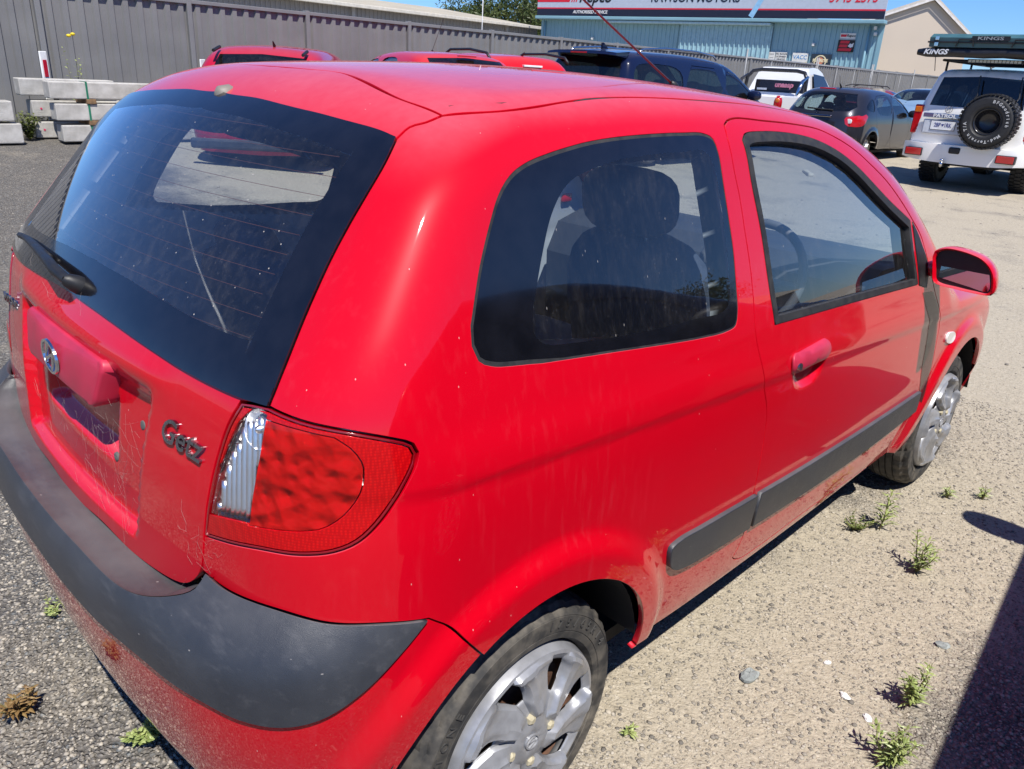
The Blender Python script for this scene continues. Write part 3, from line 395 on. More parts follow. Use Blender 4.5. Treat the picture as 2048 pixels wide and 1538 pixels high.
'door':"4874,13013 4981,13058 5099,13099 5177,13116 5260,13130 5350,13141 5449,13149 5557,13156 5631,13158 5711,13159 5797,13158 5886,13156 5979,13152 6076,13148 6174,13144 6274,13139 6375,13134 6476,13129 6577,13124 6677,13119 6774,13116 6863,13113 6953,13110 7043,13108 7133,13105 7224,13102 7315,13100 7407,13097 7499,13094 7591,13091 7683,13088 7776,13085 7869,13081 7961,13078 8055,13074 8148,13069 8240,13065 8333,13060 8428,13056 8525,13052 8621,13047 8718,13043 8816,13038 8912,13032 9008,13027 9103,13021 9197,13014 9288,13007 9378,12999 9465,12991 9549,12981 9630,12971 9734,12955 9833,12938 9928,12921 10019,12902 10109,12882 10198,12861 10286,12839 10377,12817 10469,12794 10557,12772 10646,12749 10735,12726 10825,12702 10914,12677 11003,12652 11092,12626 11180,12599 11266,12572 11352,12545 11440,12515 11527,12485 11612,12454 11696,12422 11781,12389 11865,12357 11950,12323 12037,12290 12125,12256 12214,12223 12304,12190 12395,12157 12487,12123 12580,12089 12673,12055 12765,12020 12857,11984 12948,11947 13037,11910 13123,11872 13209,11833 13295,11794 13380,11753 13464,11712 13548,11671 13631,11630 13713,11588 13794,11547 13875,11506 13957,11463 14037,11422 14116,11380 14194,11338 14272,11296 14350,11253 14428,11209 14507,11165 14587,11119 14667,11073 14750,11028 14835,10982 14921,10936 15007,10889 15091,10840 15171,10790 15248,10737 15319,10683 15383,10625 15452,10552 15511,10475 15563,10395 15612,10313 15659,10229 15708,10143 15762,10055 15811,9976 15860,9895 15909,9812 15958,9727 16009,9641 16061,9555 16115,9469 16171,9384 16230,9299 16282,9230 16337,9160 16393,9091 16452,9021 16511,8952 16572,8882 16633,8813 16695,8743 16757,8674 16818,8604 16878,8535 16938,8465 17002,8391 17070,8318 17139,8244 17209,8171 17279,8098 17348,8024 17413,7951 17474,7876 17530,7801 17580,7725 17621,7648 17659,7559 17687,7471 17707,7384 17722,7295 17734,7204 17745,7109 17757,7009 17774,6902 17788,6825 17805,6743 17822,6657 17841,6568 17861,6476 17880,6381 17900,6285 17919,6187 17938,6089 17955,5991 17970,5894 17984,5798 17994,5704 18003,5612 18007,5524 18008,5439 18006,5359 17995,5259 17977,5164 17953,5073 17925,4984 17895,4898 17862,4812 17830,4727 17800,4642 17773,4554 17750,4464 17730,4371 17712,4277 17696,4183 17681,4088 17667,3993 17654,3897 17641,3802 17627,3707 17614,3611 17599,3516 17570,3428 17547,3337 17513,3250 17452,3171 17402,3129 17342,3089 17273,3052 17197,3016 17114,2982 17024,2951 16929,2921 16829,2895 16725,2871 16618,2849 16509,2831 16398,2815 16329,2808 16257,2803 16184,2799 16108,2797 16029,2797 15949,2798 15867,2801 15783,2805 15697,2810 15609,2817 15520,2824 15430,2833 15338,2842 15245,2852 15151,2862 15056,2873 14960,2885 14864,2897 14766,2909 14668,2921 14570,2933 14471,2945 14372,2957 14272,2969 14173,2980 14074,2991 13974,3001 13876,3010 13777,3019 13679,3026 13581,3033 13484,3038 13399,3043 13313,3047 13226,3051 13138,3055 13049,3058 12960,3062 12869,3066 12779,3069 12687,3072 12595,3076 12503,3079 12410,3082 12317,3085 12224,3087 12130,3090 12036,3093 11942,3095 11848,3098 11754,3100 11660,3102 11566,3104 11472,3106 11378,3108 11285,3110 11192,3112 11099,3114 11007,3116 10915,3117 10823,3119 10733,3120 10642,3121 10553,3123 10464,3124 10376,3125 10289,3126 10203,3127 10117,3128 10033,3129 9950,3130 9868,3131 9787,3132 9685,3133 9584,3133 9483,3133 9383,3132 9283,3131 9184,3130 9085,3128 8987,3126 8890,3124 8794,3122 8698,3120 8604,3118 8510,3116 8418,3114 8326,3112 8235,3111 8146,3110 8057,3109 7970,3108 7884,3108 7800,3108 7717,3109 7635,3110 7554,3112 7475,3115 7398,3118 7289,3123 7181,3127 7076,3131 6973,3135 6872,3140 6774,3145 6678,3152 6585,3161 6496,3172 6409,3185 6327,3202 6247,3222 6172,3245 6070,3284 5968,3330 5870,3380 5781,3435 5706,3490 5651,3545 5620,3598 5641,3706 5700,3815 5700,3918 5700,4020 5701,4121 5701,4225 5697,4331 5691,4442 5682,4525 5671,4610 5657,4698 5642,4787 5626,4877 5609,4969 5594,5060 5580,5152 5568,5244 5559,5334 5553,5426 5548,5519 5545,5612 5543,5705 5543,5798 5543,5891 5543,5984 5544,6076 5545,6167 5546,6256 5548,6359 5551,6459 5556,6559 5561,6658 5565,6756 5568,6854 5569,6953 5566,7052 5562,7152 5557,7253 5550,7354 5542,7454 5531,7555 5517,7655 5498,7754 5475,7851 5449,7938 5417,8022 5381,8105 5341,8187 5300,8270 5259,8354 5218,8440 5179,8529 5142,8622 5113,8704 5082,8789 5051,8878 5019,8970 4988,9063 4957,9157 4928,9251 4900,9345 4875,9438 4852,9529 4832,9616 4816,9701 4804,9781 4795,9885 4794,9984 4798,10080 4805,10173 4814,10264 4822,10355 4828,10445 4834,10541 4841,10635 4848,10728 4854,10820 4858,10910 4860,10998 4859,11091 4854,11180 4848,11268 4842,11357 4837,11448 4832,11550 4829,11654 4826,11759 4820,11863 4812,11965 4798,12058 4779,12149 4760,12239 4744,12328 4736,12416 4737,12525 4745,12634 4759,12738 4780,12828 4824,12926",
'qwin':"-2846,11005 -2806,11100 -2764,11202 -2732,11280 -2697,11364 -2659,11451 -2619,11536 -2571,11624 -2520,11712 -2467,11800 -2411,11886 -2352,11974 -2291,12063 -2228,12148 -2160,12224 -2072,12304 -1978,12373 -1877,12434 -1788,12478 -1694,12516 -1595,12550 -1490,12582 -1402,12606 -1309,12627 -1213,12648 -1114,12667 -1012,12685 -907,12703 -815,12718 -719,12733 -621,12747 -521,12760 -420,12773 -318,12785 -216,12796 -114,12807 -19,12816 76,12825 171,12833 267,12840 363,12847 461,12853 561,12859 662,12865 766,12870 851,12874 938,12878 1027,12881 1117,12885 1209,12888 1301,12890 1394,12893 1487,12895 1580,12897 1674,12899 1767,12901 1860,12903 1952,12904 2046,12906 2141,12907 2237,12908 2334,12909 2431,12910 2527,12911 2623,12911 2719,12912 2812,12912 2904,12912 2994,12911 3080,12911 3164,12910 3268,12910 3371,12910 3472,12911 3570,12911 3664,12910 3752,12907 3835,12901 3910,12892 4027,12874 4127,12850 4200,12807 4236,12725 4247,12621 4252,12534 4251,12436 4248,12332 4248,12226 4250,12127 4254,12024 4259,11919 4263,11814 4266,11711 4269,11615 4273,11520 4276,11426 4276,11332 4272,11238 4264,11146 4252,11054 4237,10962 4222,10871 4208,10781 4195,10673 4182,10564 4167,10460 4144,10365 4101,10228 4027,10123 3955,10087 3866,10069 3764,10061 3651,10055 3575,10051 3494,10050 3407,10051 3316,10054 3221,10058 3122,10063 3019,10070 2914,10077 2806,10084 2696,10091 2617,10097 2535,10103 2450,10109 2362,10116 2272,10124 2180,10132 2086,10140 1991,10149 1895,10157 1798,10167 1700,10176 1603,10185 1505,10195 1408,10204 1311,10214 1216,10223 1122,10232 1029,10242 938,10250 850,10259 752,10268 655,10278 558,10287 462,10297 367,10307 272,10316 178,10326 84,10335 -9,10345 -101,10354 -193,10364 -283,10373 -374,10383 -463,10392 -552,10401 -640,10410 -737,10421 -833,10431 -929,10441 -1024,10451 -1119,10461 -1213,10471 -1306,10481 -1397,10491 -1487,10500 -1575,10510 -1661,10519 -1745,10529 -1827,10538 -1932,10549 -2038,10558 -2141,10568 -2242,10577 -2337,10587 -2426,10597 -2505,10609 -2573,10623 -2686,10653 -2769,10696 -2852,10831",
'qfrit':"-1708,11085 -1659,11171 -1610,11257 -1561,11343 -1511,11429 -1460,11513 -1407,11595 -1354,11674 -1301,11752 -1246,11829 -1189,11904 -1128,11975 -1063,12041 -993,12104 -920,12163 -844,12219 -763,12271 -677,12318 -585,12360 -507,12390 -424,12416 -338,12438 -248,12457 -156,12474 -62,12489 34,12504 131,12518 229,12532 312,12544 397,12555 483,12565 570,12574 658,12582 747,12590 838,12597 930,12604 1023,12610 1117,12616 1213,12621 1310,12626 1395,12631 1482,12634 1571,12638 1662,12640 1755,12643 1849,12645 1944,12647 2040,12649 2135,12650 2230,12651 2324,12652 2417,12653 2509,12653 2598,12653 2686,12653 2770,12653 2851,12653 2958,12654 3066,12658 3174,12663 3279,12668 3382,12672 3480,12673 3571,12671 3655,12664 3729,12651 3793,12631 3885,12582 3952,12517 4003,12430 4028,12354 4044,12263 4051,12161 4053,12051 4052,11939 4049,11829 4048,11724 4046,11623 4043,11520 4039,11417 4032,11314 4023,11215 4011,11119 3996,11028 3979,10929 3960,10830 3937,10738 3906,10656 3863,10589 3784,10525 3687,10486 3567,10457 3500,10447 3427,10442 3347,10440 3261,10442 3171,10446 3077,10451 2979,10458 2879,10465 2778,10471 2676,10477 2574,10480 2492,10482 2408,10484 2322,10485 2234,10487 2144,10489 2053,10490 1961,10492 1867,10493 1773,10495 1677,10497 1582,10499 1485,10501 1389,10503 1292,10506 1196,10508 1099,10511 1004,10514 909,10518 818,10521 725,10525 631,10529 535,10532 437,10536 339,10541 241,10545 142,10550 44,10554 -54,10559 -151,10564 -246,10569 -340,10574 -431,10580 -521,10585 -607,10591 -691,10597 -771,10603 -847,10609 -919,10615 -1042,10625 -1161,10633 -1273,10641 -1378,10651 -1472,10664 -1555,10681 -1624,10705 -1722,10762 -1775,10836 -1758,10954",
'dwin':"5368,12769 5452,12820 5556,12865 5619,12878 5692,12888 5775,12895 5866,12900 5962,12903 6064,12904 6168,12905 6273,12905 6378,12905 6481,12905 6565,12906 6652,12906 6741,12905 6832,12904 6924,12902 7018,12900 7112,12898 7207,12895 7302,12892 7397,12888 7491,12884 7584,12880 7676,12875 7766,12870 7854,12865 7951,12858 8047,12852 8142,12845 8235,12837 8328,12830 8421,12821 8512,12812 8604,12803 8695,12792 8786,12781 8878,12769 8970,12755 9062,12741 9154,12726 9246,12710 9338,12694 9429,12676 9521,12658 9612,12639 9703,12620 9794,12599 9884,12578 9973,12557 10061,12535 10154,12511 10245,12485 10336,12459 10426,12433 10516,12405 10606,12377 10695,12348 10784,12319 10872,12290 10961,12260 11049,12230 11137,12200 11223,12169 11309,12138 11395,12107 11481,12075 11566,12043 11652,12010 11738,11977 11825,11945 11913,11912 12001,11880 12087,11848 12174,11817 12260,11785 12347,11754 12434,11722 12522,11690 12610,11658 12700,11626 12790,11594 12882,11562 12974,11530 13068,11498 13149,11471 13232,11444 13315,11417 13400,11390 13485,11363 13571,11336 13658,11309 13746,11282 13833,11255 13921,11228 14009,11201 14097,11174 14185,11147 14272,11120 14359,11093 14445,11066 14454,10972 14461,10880 14469,10788 14477,10695 14490,10596 14507,10491 14523,10415 14541,10335 14562,10251 14585,10166 14610,10078 14635,9988 14662,9898 14689,9807 14716,9716 14742,9625 14768,9536 14792,9448 14700,9452 14609,9456 14517,9461 14425,9465 14332,9469 14240,9474 14148,9478 14056,9483 13964,9487 13871,9492 13779,9496 13687,9500 13594,9505 13502,9509 13410,9514 13318,9518 13225,9522 13133,9527 13041,9531 12949,9536 12856,9540 12764,9545 12672,9549 12580,9553 12488,9558 12396,9562 12304,9566 12213,9571 12121,9575 12029,9579 11938,9583 11846,9588 11755,9592 11664,9596 11573,9600 11482,9604 11391,9608 11300,9612 11209,9616 11119,9620 11026,9624 10934,9628 10840,9632 10746,9636 10652,9640 10558,9644 10463,9648 10369,9652 10274,9656 10179,9660 10084,9664 9988,9668 9893,9672 9798,9676 9704,9680 9609,9683 9515,9687 9421,9691 9327,9695 9233,9699 9140,9702 9048,9706 8956,9710 8864,9713 8773,9717 8683,9720 8593,9724 8504,9727 8416,9731 8329,9734 8243,9738 8157,9741 8073,9744 7989,9748 7907,9751 7826,9754 7745,9757 7666,9760 7565,9764 7466,9768 7368,9772 7272,9776 7178,9779 7086,9783 6995,9786 6905,9790 6815,9793 6727,9797 6640,9800 6553,9803 6467,9806 6380,9810 6294,9813 6208,9816 6122,9820 6035,9823 5948,9826 5860,9829 5771,9833 5682,9836 5669,9927 5657,10019 5644,10111 5631,10203 5618,10295 5606,10386 5594,10477 5583,10566 5573,10653 5564,10739 5555,10842 5550,10943 5546,11041 5542,11138 5537,11235 5531,11333 5521,11432 5508,11526 5492,11620 5473,11716 5453,11812 5434,11907 5416,12002 5401,12094 5389,12184 5381,12285 5376,12384 5373,12480 5372,12576 5371,12672",
'sail':"14626,11019 14705,10964 14784,10911 14863,10857 14941,10802 15018,10744 15093,10683 15168,10615 15244,10544 15318,10470 15388,10393 15453,10315 15512,10235 15573,10144 15631,10049 15681,9952 15718,9854 15736,9755 15732,9670 15713,9584 15683,9498 15648,9410 15612,9323 15582,9236 15489,9261 15396,9285 15303,9310 15209,9334 15116,9359 15023,9383 14930,9408 14913,9497 14896,9587 14879,9676 14863,9766 14846,9855 14829,9945 14812,10034 14795,10124 14778,10213 14761,10303 14744,10393 14728,10482 14711,10572 14694,10661 14677,10751 14660,10840 14643,10930",
'mold':"1961,5367 1940,5489 1951,5594 2027,5642 2144,5668 2279,5685 2354,5691 2433,5693 2517,5692 2606,5688 2700,5682 2799,5675 2903,5668 3013,5662 3127,5657 3198,5654 3272,5651 3350,5648 3430,5645 3513,5642 3599,5639 3687,5635 3777,5632 3869,5628 3962,5624 4057,5620 4153,5617 4250,5613 4348,5609 4447,5605 4545,5601 4644,5597 4743,5592 4841,5588 4939,5584 5036,5580 5132,5576 5227,5572 5320,5569 5412,5565 5505,5561 5597,5557 5688,5553 5778,5549 5868,5545 5957,5541 6046,5537 6135,5533 6223,5529 6312,5524 6401,5520 6490,5516 6580,5512 6671,5508 6762,5504 6854,5500 6948,5496 7043,5492 7139,5488 7237,5484 7337,5481 7438,5477 7542,5473 7647,5470 7726,5467 7806,5465 7886,5462 7967,5459 8050,5457 8133,5454 8216,5452 8301,5449 8386,5447 8472,5444 8559,5442 8646,5439 8734,5437 8823,5435 8913,5432 9002,5430 9093,5428 9184,5425 9276,5423 9368,5421 9461,5418 9554,5416 9647,5414 9742,5412 9836,5410 9931,5407 10026,5405 10122,5403 10218,5401 10314,5399 10411,5397 10508,5395 10605,5393 10702,5391 10800,5389 10898,5387 10996,5385 11094,5384 11192,5382 11290,5380 11389,5378 11487,5377 11586,5375 11685,5373 11769,5372 11854,5371 11939,5369 12025,5368 12111,5367 12197,5366 12284,5365 12371,5363 12459,5362 12547,5361 12635,5360 12724,5359 12812,5358 12902,5357 12991,5356 13081,5355 13171,5355 13261,5354 13352,5353 13443,5352 13534,5351 13625,5350 13717,5350 13808,5349 13900,5348 13992,5347 14084,5347 14177,5346 14269,5345 14362,5345 14454,5344 14547,5343 14640,5343 14733,5342 14826,5341 14919,5341 15012,5340 15106,5340 15199,5339 15292,5338 15385,5338 15479,5337 15572,5337 15665,5336 15758,5335 15851,5335 15944,5334 16037,5333 16130,5333 16222,5332 16315,5331 16408,5331 16500,5330 16592,5329 16684,5329 16776,5328 16868,5327 16959,5326 17050,5326 17141,5325 17175,5234 17209,5144 17243,5053 17276,4962 17310,4872 17344,4781 17377,4691 17411,4600 17445,4510 17354,4507 17263,4505 17172,4502 17081,4499 16990,4496 16899,4493 16808,4490 16716,4487 16625,4484 16533,4481 16442,4478 16350,4475 16259,4472 16167,4469 16075,4466 15983,4462 15891,4459 15800,4456 15708,4453 15616,4449 15524,4446 15432,4443 15341,4440 15249,4436 15157,4433 15066,4430 14974,4427 14883,4424 14791,4421 14700,4418 14609,4415 14517,4412 14426,4409 14335,4407 14245,4404 14154,4401 14063,4399 13973,4396 13882,4394 13792,4392 13702,4390 13613,4388 13523,4386 13433,4384 13344,4382 13255,4380 13166,4379 13078,4378 12989,4376 12901,4375 12813,4374 12725,4373 12638,4373 12551,4372 12464,4372 12368,4372 12272,4372 12176,4372 12080,4372 11984,4372 11887,4373 11791,4373 11694,4374 11598,4375 11501,4376 11405,4377 11308,4379 11212,4380 11116,4381 11020,4383 10924,4385 10828,4386 10733,4388 10637,4390 10542,4392 10447,4395 10353,4397 10259,4399 10165,4401 10072,4404 9979,4406 9886,4409 9794,4411 9702,4414 9611,4416 9521,4419 9431,4422 9341,4425 9252,4427 9164,4430 9076,4433 8990,4436 8903,4439 8818,4442 8733,4444 8649,4447 8566,4450 8484,4453 8403,4456 8322,4458 8242,4461 8141,4465 8042,4468 7944,4472 7849,4476 7755,4480 7662,4483 7571,4487 7481,4491 7392,4495 7304,4499 7217,4503 7130,4507 7044,4512 6958,4516 6873,4520 6787,4525 6702,4529 6616,4534 6530,4538 6443,4543 6356,4548 6268,4553 6179,4558 6089,4563 5998,4568 5906,4573 5812,4578 5725,4583 5635,4588 5542,4593 5448,4598 5351,4602 5253,4607 5153,4612 5052,4617 4950,4622 4848,4627 4745,4632 4641,4637 4538,4642 4434,4647 4331,4652 4229,4658 4128,4663 4028,4669 3929,4675 3832,4680 3736,4686 3643,4692 3552,4699 3464,4705 3378,4712 3295,4718 3216,4725 3140,4732 3068,4740 3000,4747 2936,4755 2877,4763 2822,4771 2692,4792 2583,4813 2489,4835 2405,4862 2324,4897 2223,4956 2135,5026 2064,5104 2020,5187 1990,5277",
'film':"15281,9126 15373,9115 15464,9104 15556,9093 15648,9082 15739,9071 15831,9060 15922,9049 16014,9038 16106,9027 16197,9016 16289,9005 16357,8942 16427,8880 16498,8818 16568,8756 16638,8694 16706,8632 16772,8569 16834,8505 16892,8440 16952,8367 17007,8295 17058,8222 17107,8148 17154,8070 17201,7988 17249,7901 17288,7825 17327,7747 17366,7666 17405,7582 17443,7495 17480,7406 17516,7315 17552,7221 17586,7126 17618,7028 17649,6929 17673,6846 17697,6759 17722,6668 17746,6574 17770,6478 17794,6380 17817,6280 17839,6180 17859,6080 17878,5981 17895,5884 17909,5789 17922,5696 17932,5608 17939,5523 17943,5443 17943,5369 17937,5265 17922,5169 17901,5080 17876,4996 17850,4913 17825,4829 17803,4742 17689,4808 17575,4874 17526,4954 17476,5034 17424,5114 17371,5195 17317,5276 17263,5356 17209,5437 17156,5518 17104,5599 17053,5679 17004,5758 16956,5838 16912,5916 16870,5994 16832,6071 16797,6147 16766,6222 16733,6319 16706,6416 16686,6512 16669,6607 16656,6700 16644,6793 16633,6884 16620,6975 16605,7064 16586,7152 16563,7250 16541,7348 16519,7445 16496,7540 16470,7633 16440,7722 16405,7808 16362,7890 16305,7973 16239,8051 16167,8123 16091,8193 16013,8262 15936,8332 15862,8403 15804,8475 15746,8548 15688,8620 15630,8692 15572,8764 15514,8837 15456,8909 15397,8981 15339,9053",
'indicator':"18844,6790 18800,6885 18779,6972 18882,7086 18958,7101 19053,7099 19157,7086 19259,7071 19353,7058 19457,7041 19557,7020 19642,6992 19697,6957 19723,6822 19654,6747 19552,6689 19458,6658 19348,6649 19262,6661 19163,6687 19057,6722 18949,6758",
'trim':"-10996,6680 -10901,6680 -10807,6680 -10712,6680 -10617,6680 -10523,6679 -10428,6679 -10333,6679 -10238,6679 -10143,6679 -10049,6679 -9954,6678 -9860,6678 -9765,6678 -9671,6678 -9578,6679 -9484,6679 -9391,6679 -9298,6679 -9206,6680 -9112,6680 -9017,6679 -8921,6677 -8824,6675 -8728,6673 -8631,6670 -8534,6667 -8437,6665 -8342,6663 -8247,6662 -8154,6662 -8063,6662 -7973,6664 -7886,6668 -7801,6673 -7719,6680 -7639,6689 -7564,6700 -7459,6720 -7359,6744 -7262,6771 -7169,6801 -7080,6833 -6996,6866 -6915,6899 -6838,6933 -6766,6966 -6656,7019 -6554,7073 -6466,7129 -6400,7188 -6354,7273 -6324,7360 -6240,7349 -6156,7337 -6056,7328 -5983,7324 -5899,7321 -5808,7320 -5710,7319 -5610,7319 -5509,7317 -5410,7315 -5315,7311 -5228,7305 -5127,7294 -5031,7281 -4938,7266 -4846,7250 -4755,7234 -4663,7220 -4573,7209 -4483,7199 -4393,7189 -4304,7179 -4215,7167 -4125,7152 -4032,7132 -3938,7110 -3845,7086 -3751,7060 -3658,7035 -3564,7011 -3633,6931 -3700,6851 -3768,6771 -3838,6691 -3911,6609 -3970,6542 -4032,6472 -4095,6401 -4159,6331 -4223,6262 -4288,6196 -4353,6135 -4435,6061 -4517,5990 -4600,5924 -4684,5865 -4771,5816 -4872,5772 -4975,5737 -5080,5713 -5186,5699 -5293,5696 -5401,5705 -5510,5721 -5620,5740 -5713,5762 -5806,5791 -5900,5822 -5999,5849 -6106,5869 -6188,5877 -6273,5882 -6361,5885 -6452,5884 -6546,5882 -6644,5878 -6745,5873 -6849,5867 -6957,5860 -7035,5854 -7116,5846 -7198,5837 -7283,5826 -7369,5814 -7457,5801 -7547,5788 -7639,5774 -7732,5760 -7826,5746 -7921,5732 -8018,5719 -8115,5707 -8213,5695 -8312,5685 -8412,5677 -8512,5670 -8612,5666 -8696,5664 -8781,5662 -8867,5662 -8954,5663 -9043,5664 -9132,5666 -9222,5669 -9313,5673 -9405,5677 -9497,5682 -9589,5688 -9683,5693 -9776,5699 -9870,5706 -9964,5712 -10059,5719 -10153,5726 -10248,5733 -10342,5739 -10436,5746 -10531,5752 -10624,5759 -10718,5765 -10811,5770 -10904,5775 -10996,5780 -11088,5775 -11180,5770 -11273,5765 -11367,5759 -11461,5752 -11555,5746 -11649,5739 -11743,5733 -11838,5726 -11932,5719 -12027,5712 -12121,5706 -12215,5699 -12308,5693 -12402,5688 -12494,5682 -12587,5677 -12678,5673 -12769,5669 -12859,5666 -12948,5664 -13037,5663 -13124,5662 -13210,5662 -13295,5664 -13379,5666 -13480,5670 -13579,5677 -13679,5685 -13778,5695 -13876,5707 -13973,5719 -14070,5732 -14165,5746 -14259,5760 -14352,5774 -14444,5788 -14534,5801 -14622,5814 -14708,5826 -14793,5837 -14875,5846 -14956,5854 -15034,5860 -15142,5867 -15246,5873 -15347,5878 -15445,5882 -15539,5884 -15630,5885 -15718,5882 -15803,5877 -15885,5869 -15992,5849 -16091,5822 -16186,5791 -16278,5762 -16372,5740 -16482,5721 -16590,5705 -16698,5696 -16805,5699 -16911,5713 -17016,5737 -17119,5772 -17220,5816 -17307,5865 -17391,5924 -17474,5990 -17556,6061 -17638,6135 -17703,6196 -17768,6262 -17832,6331 -17896,6401 -17959,6472 -18021,6542 -18081,6609 -18153,6691 -18223,6771 -18291,6851 -18358,6931 -18427,7011 -18333,7035 -18240,7060 -18146,7086 -18053,7110 -17959,7132 -17866,7152 -17777,7167 -17687,7179 -17598,7189 -17508,7199 -17419,7209 -17328,7220 -17236,7234 -17145,7250 -17054,7266 -16961,7281 -16864,7294 -16764,7305 -16676,7311 -16582,7315 -16483,7317 -16381,7319 -16281,7319 -16184,7320 -16092,7321 -16008,7324 -15935,7328 -15835,7337 -15751,7349 -15667,7360 -15637,7273 -15591,7188 -15525,7129 -15438,7073 -15336,7019 -15225,6966 -15153,6933 -15076,6899 -14996,6866 -14911,6833 -14822,6801 -14729,6771 -14632,6744 -14532,6720 -14428,6700 -14352,6689 -14273,6680 -14190,6673 -14105,6668 -14018,6664 -13928,6662 -13837,6662 -13744,6662 -13649,6663 -13554,6665 -13457,6667 -13361,6670 -13264,6673 -13167,6675 -13070,6677 -12974,6679 -12879,6680 -12785,6680 -12693,6679 -12600,6679 -12507,6679 -12413,6679 -12320,6678 -12226,6678 -12131,6678 -12037,6678 -11942,6679 -11848,6679 -11753,6679 -11658,6679 -11563,6679 -11468,6679 -11374,6680 -11279,6680 -11184,6680 -11090,6680",
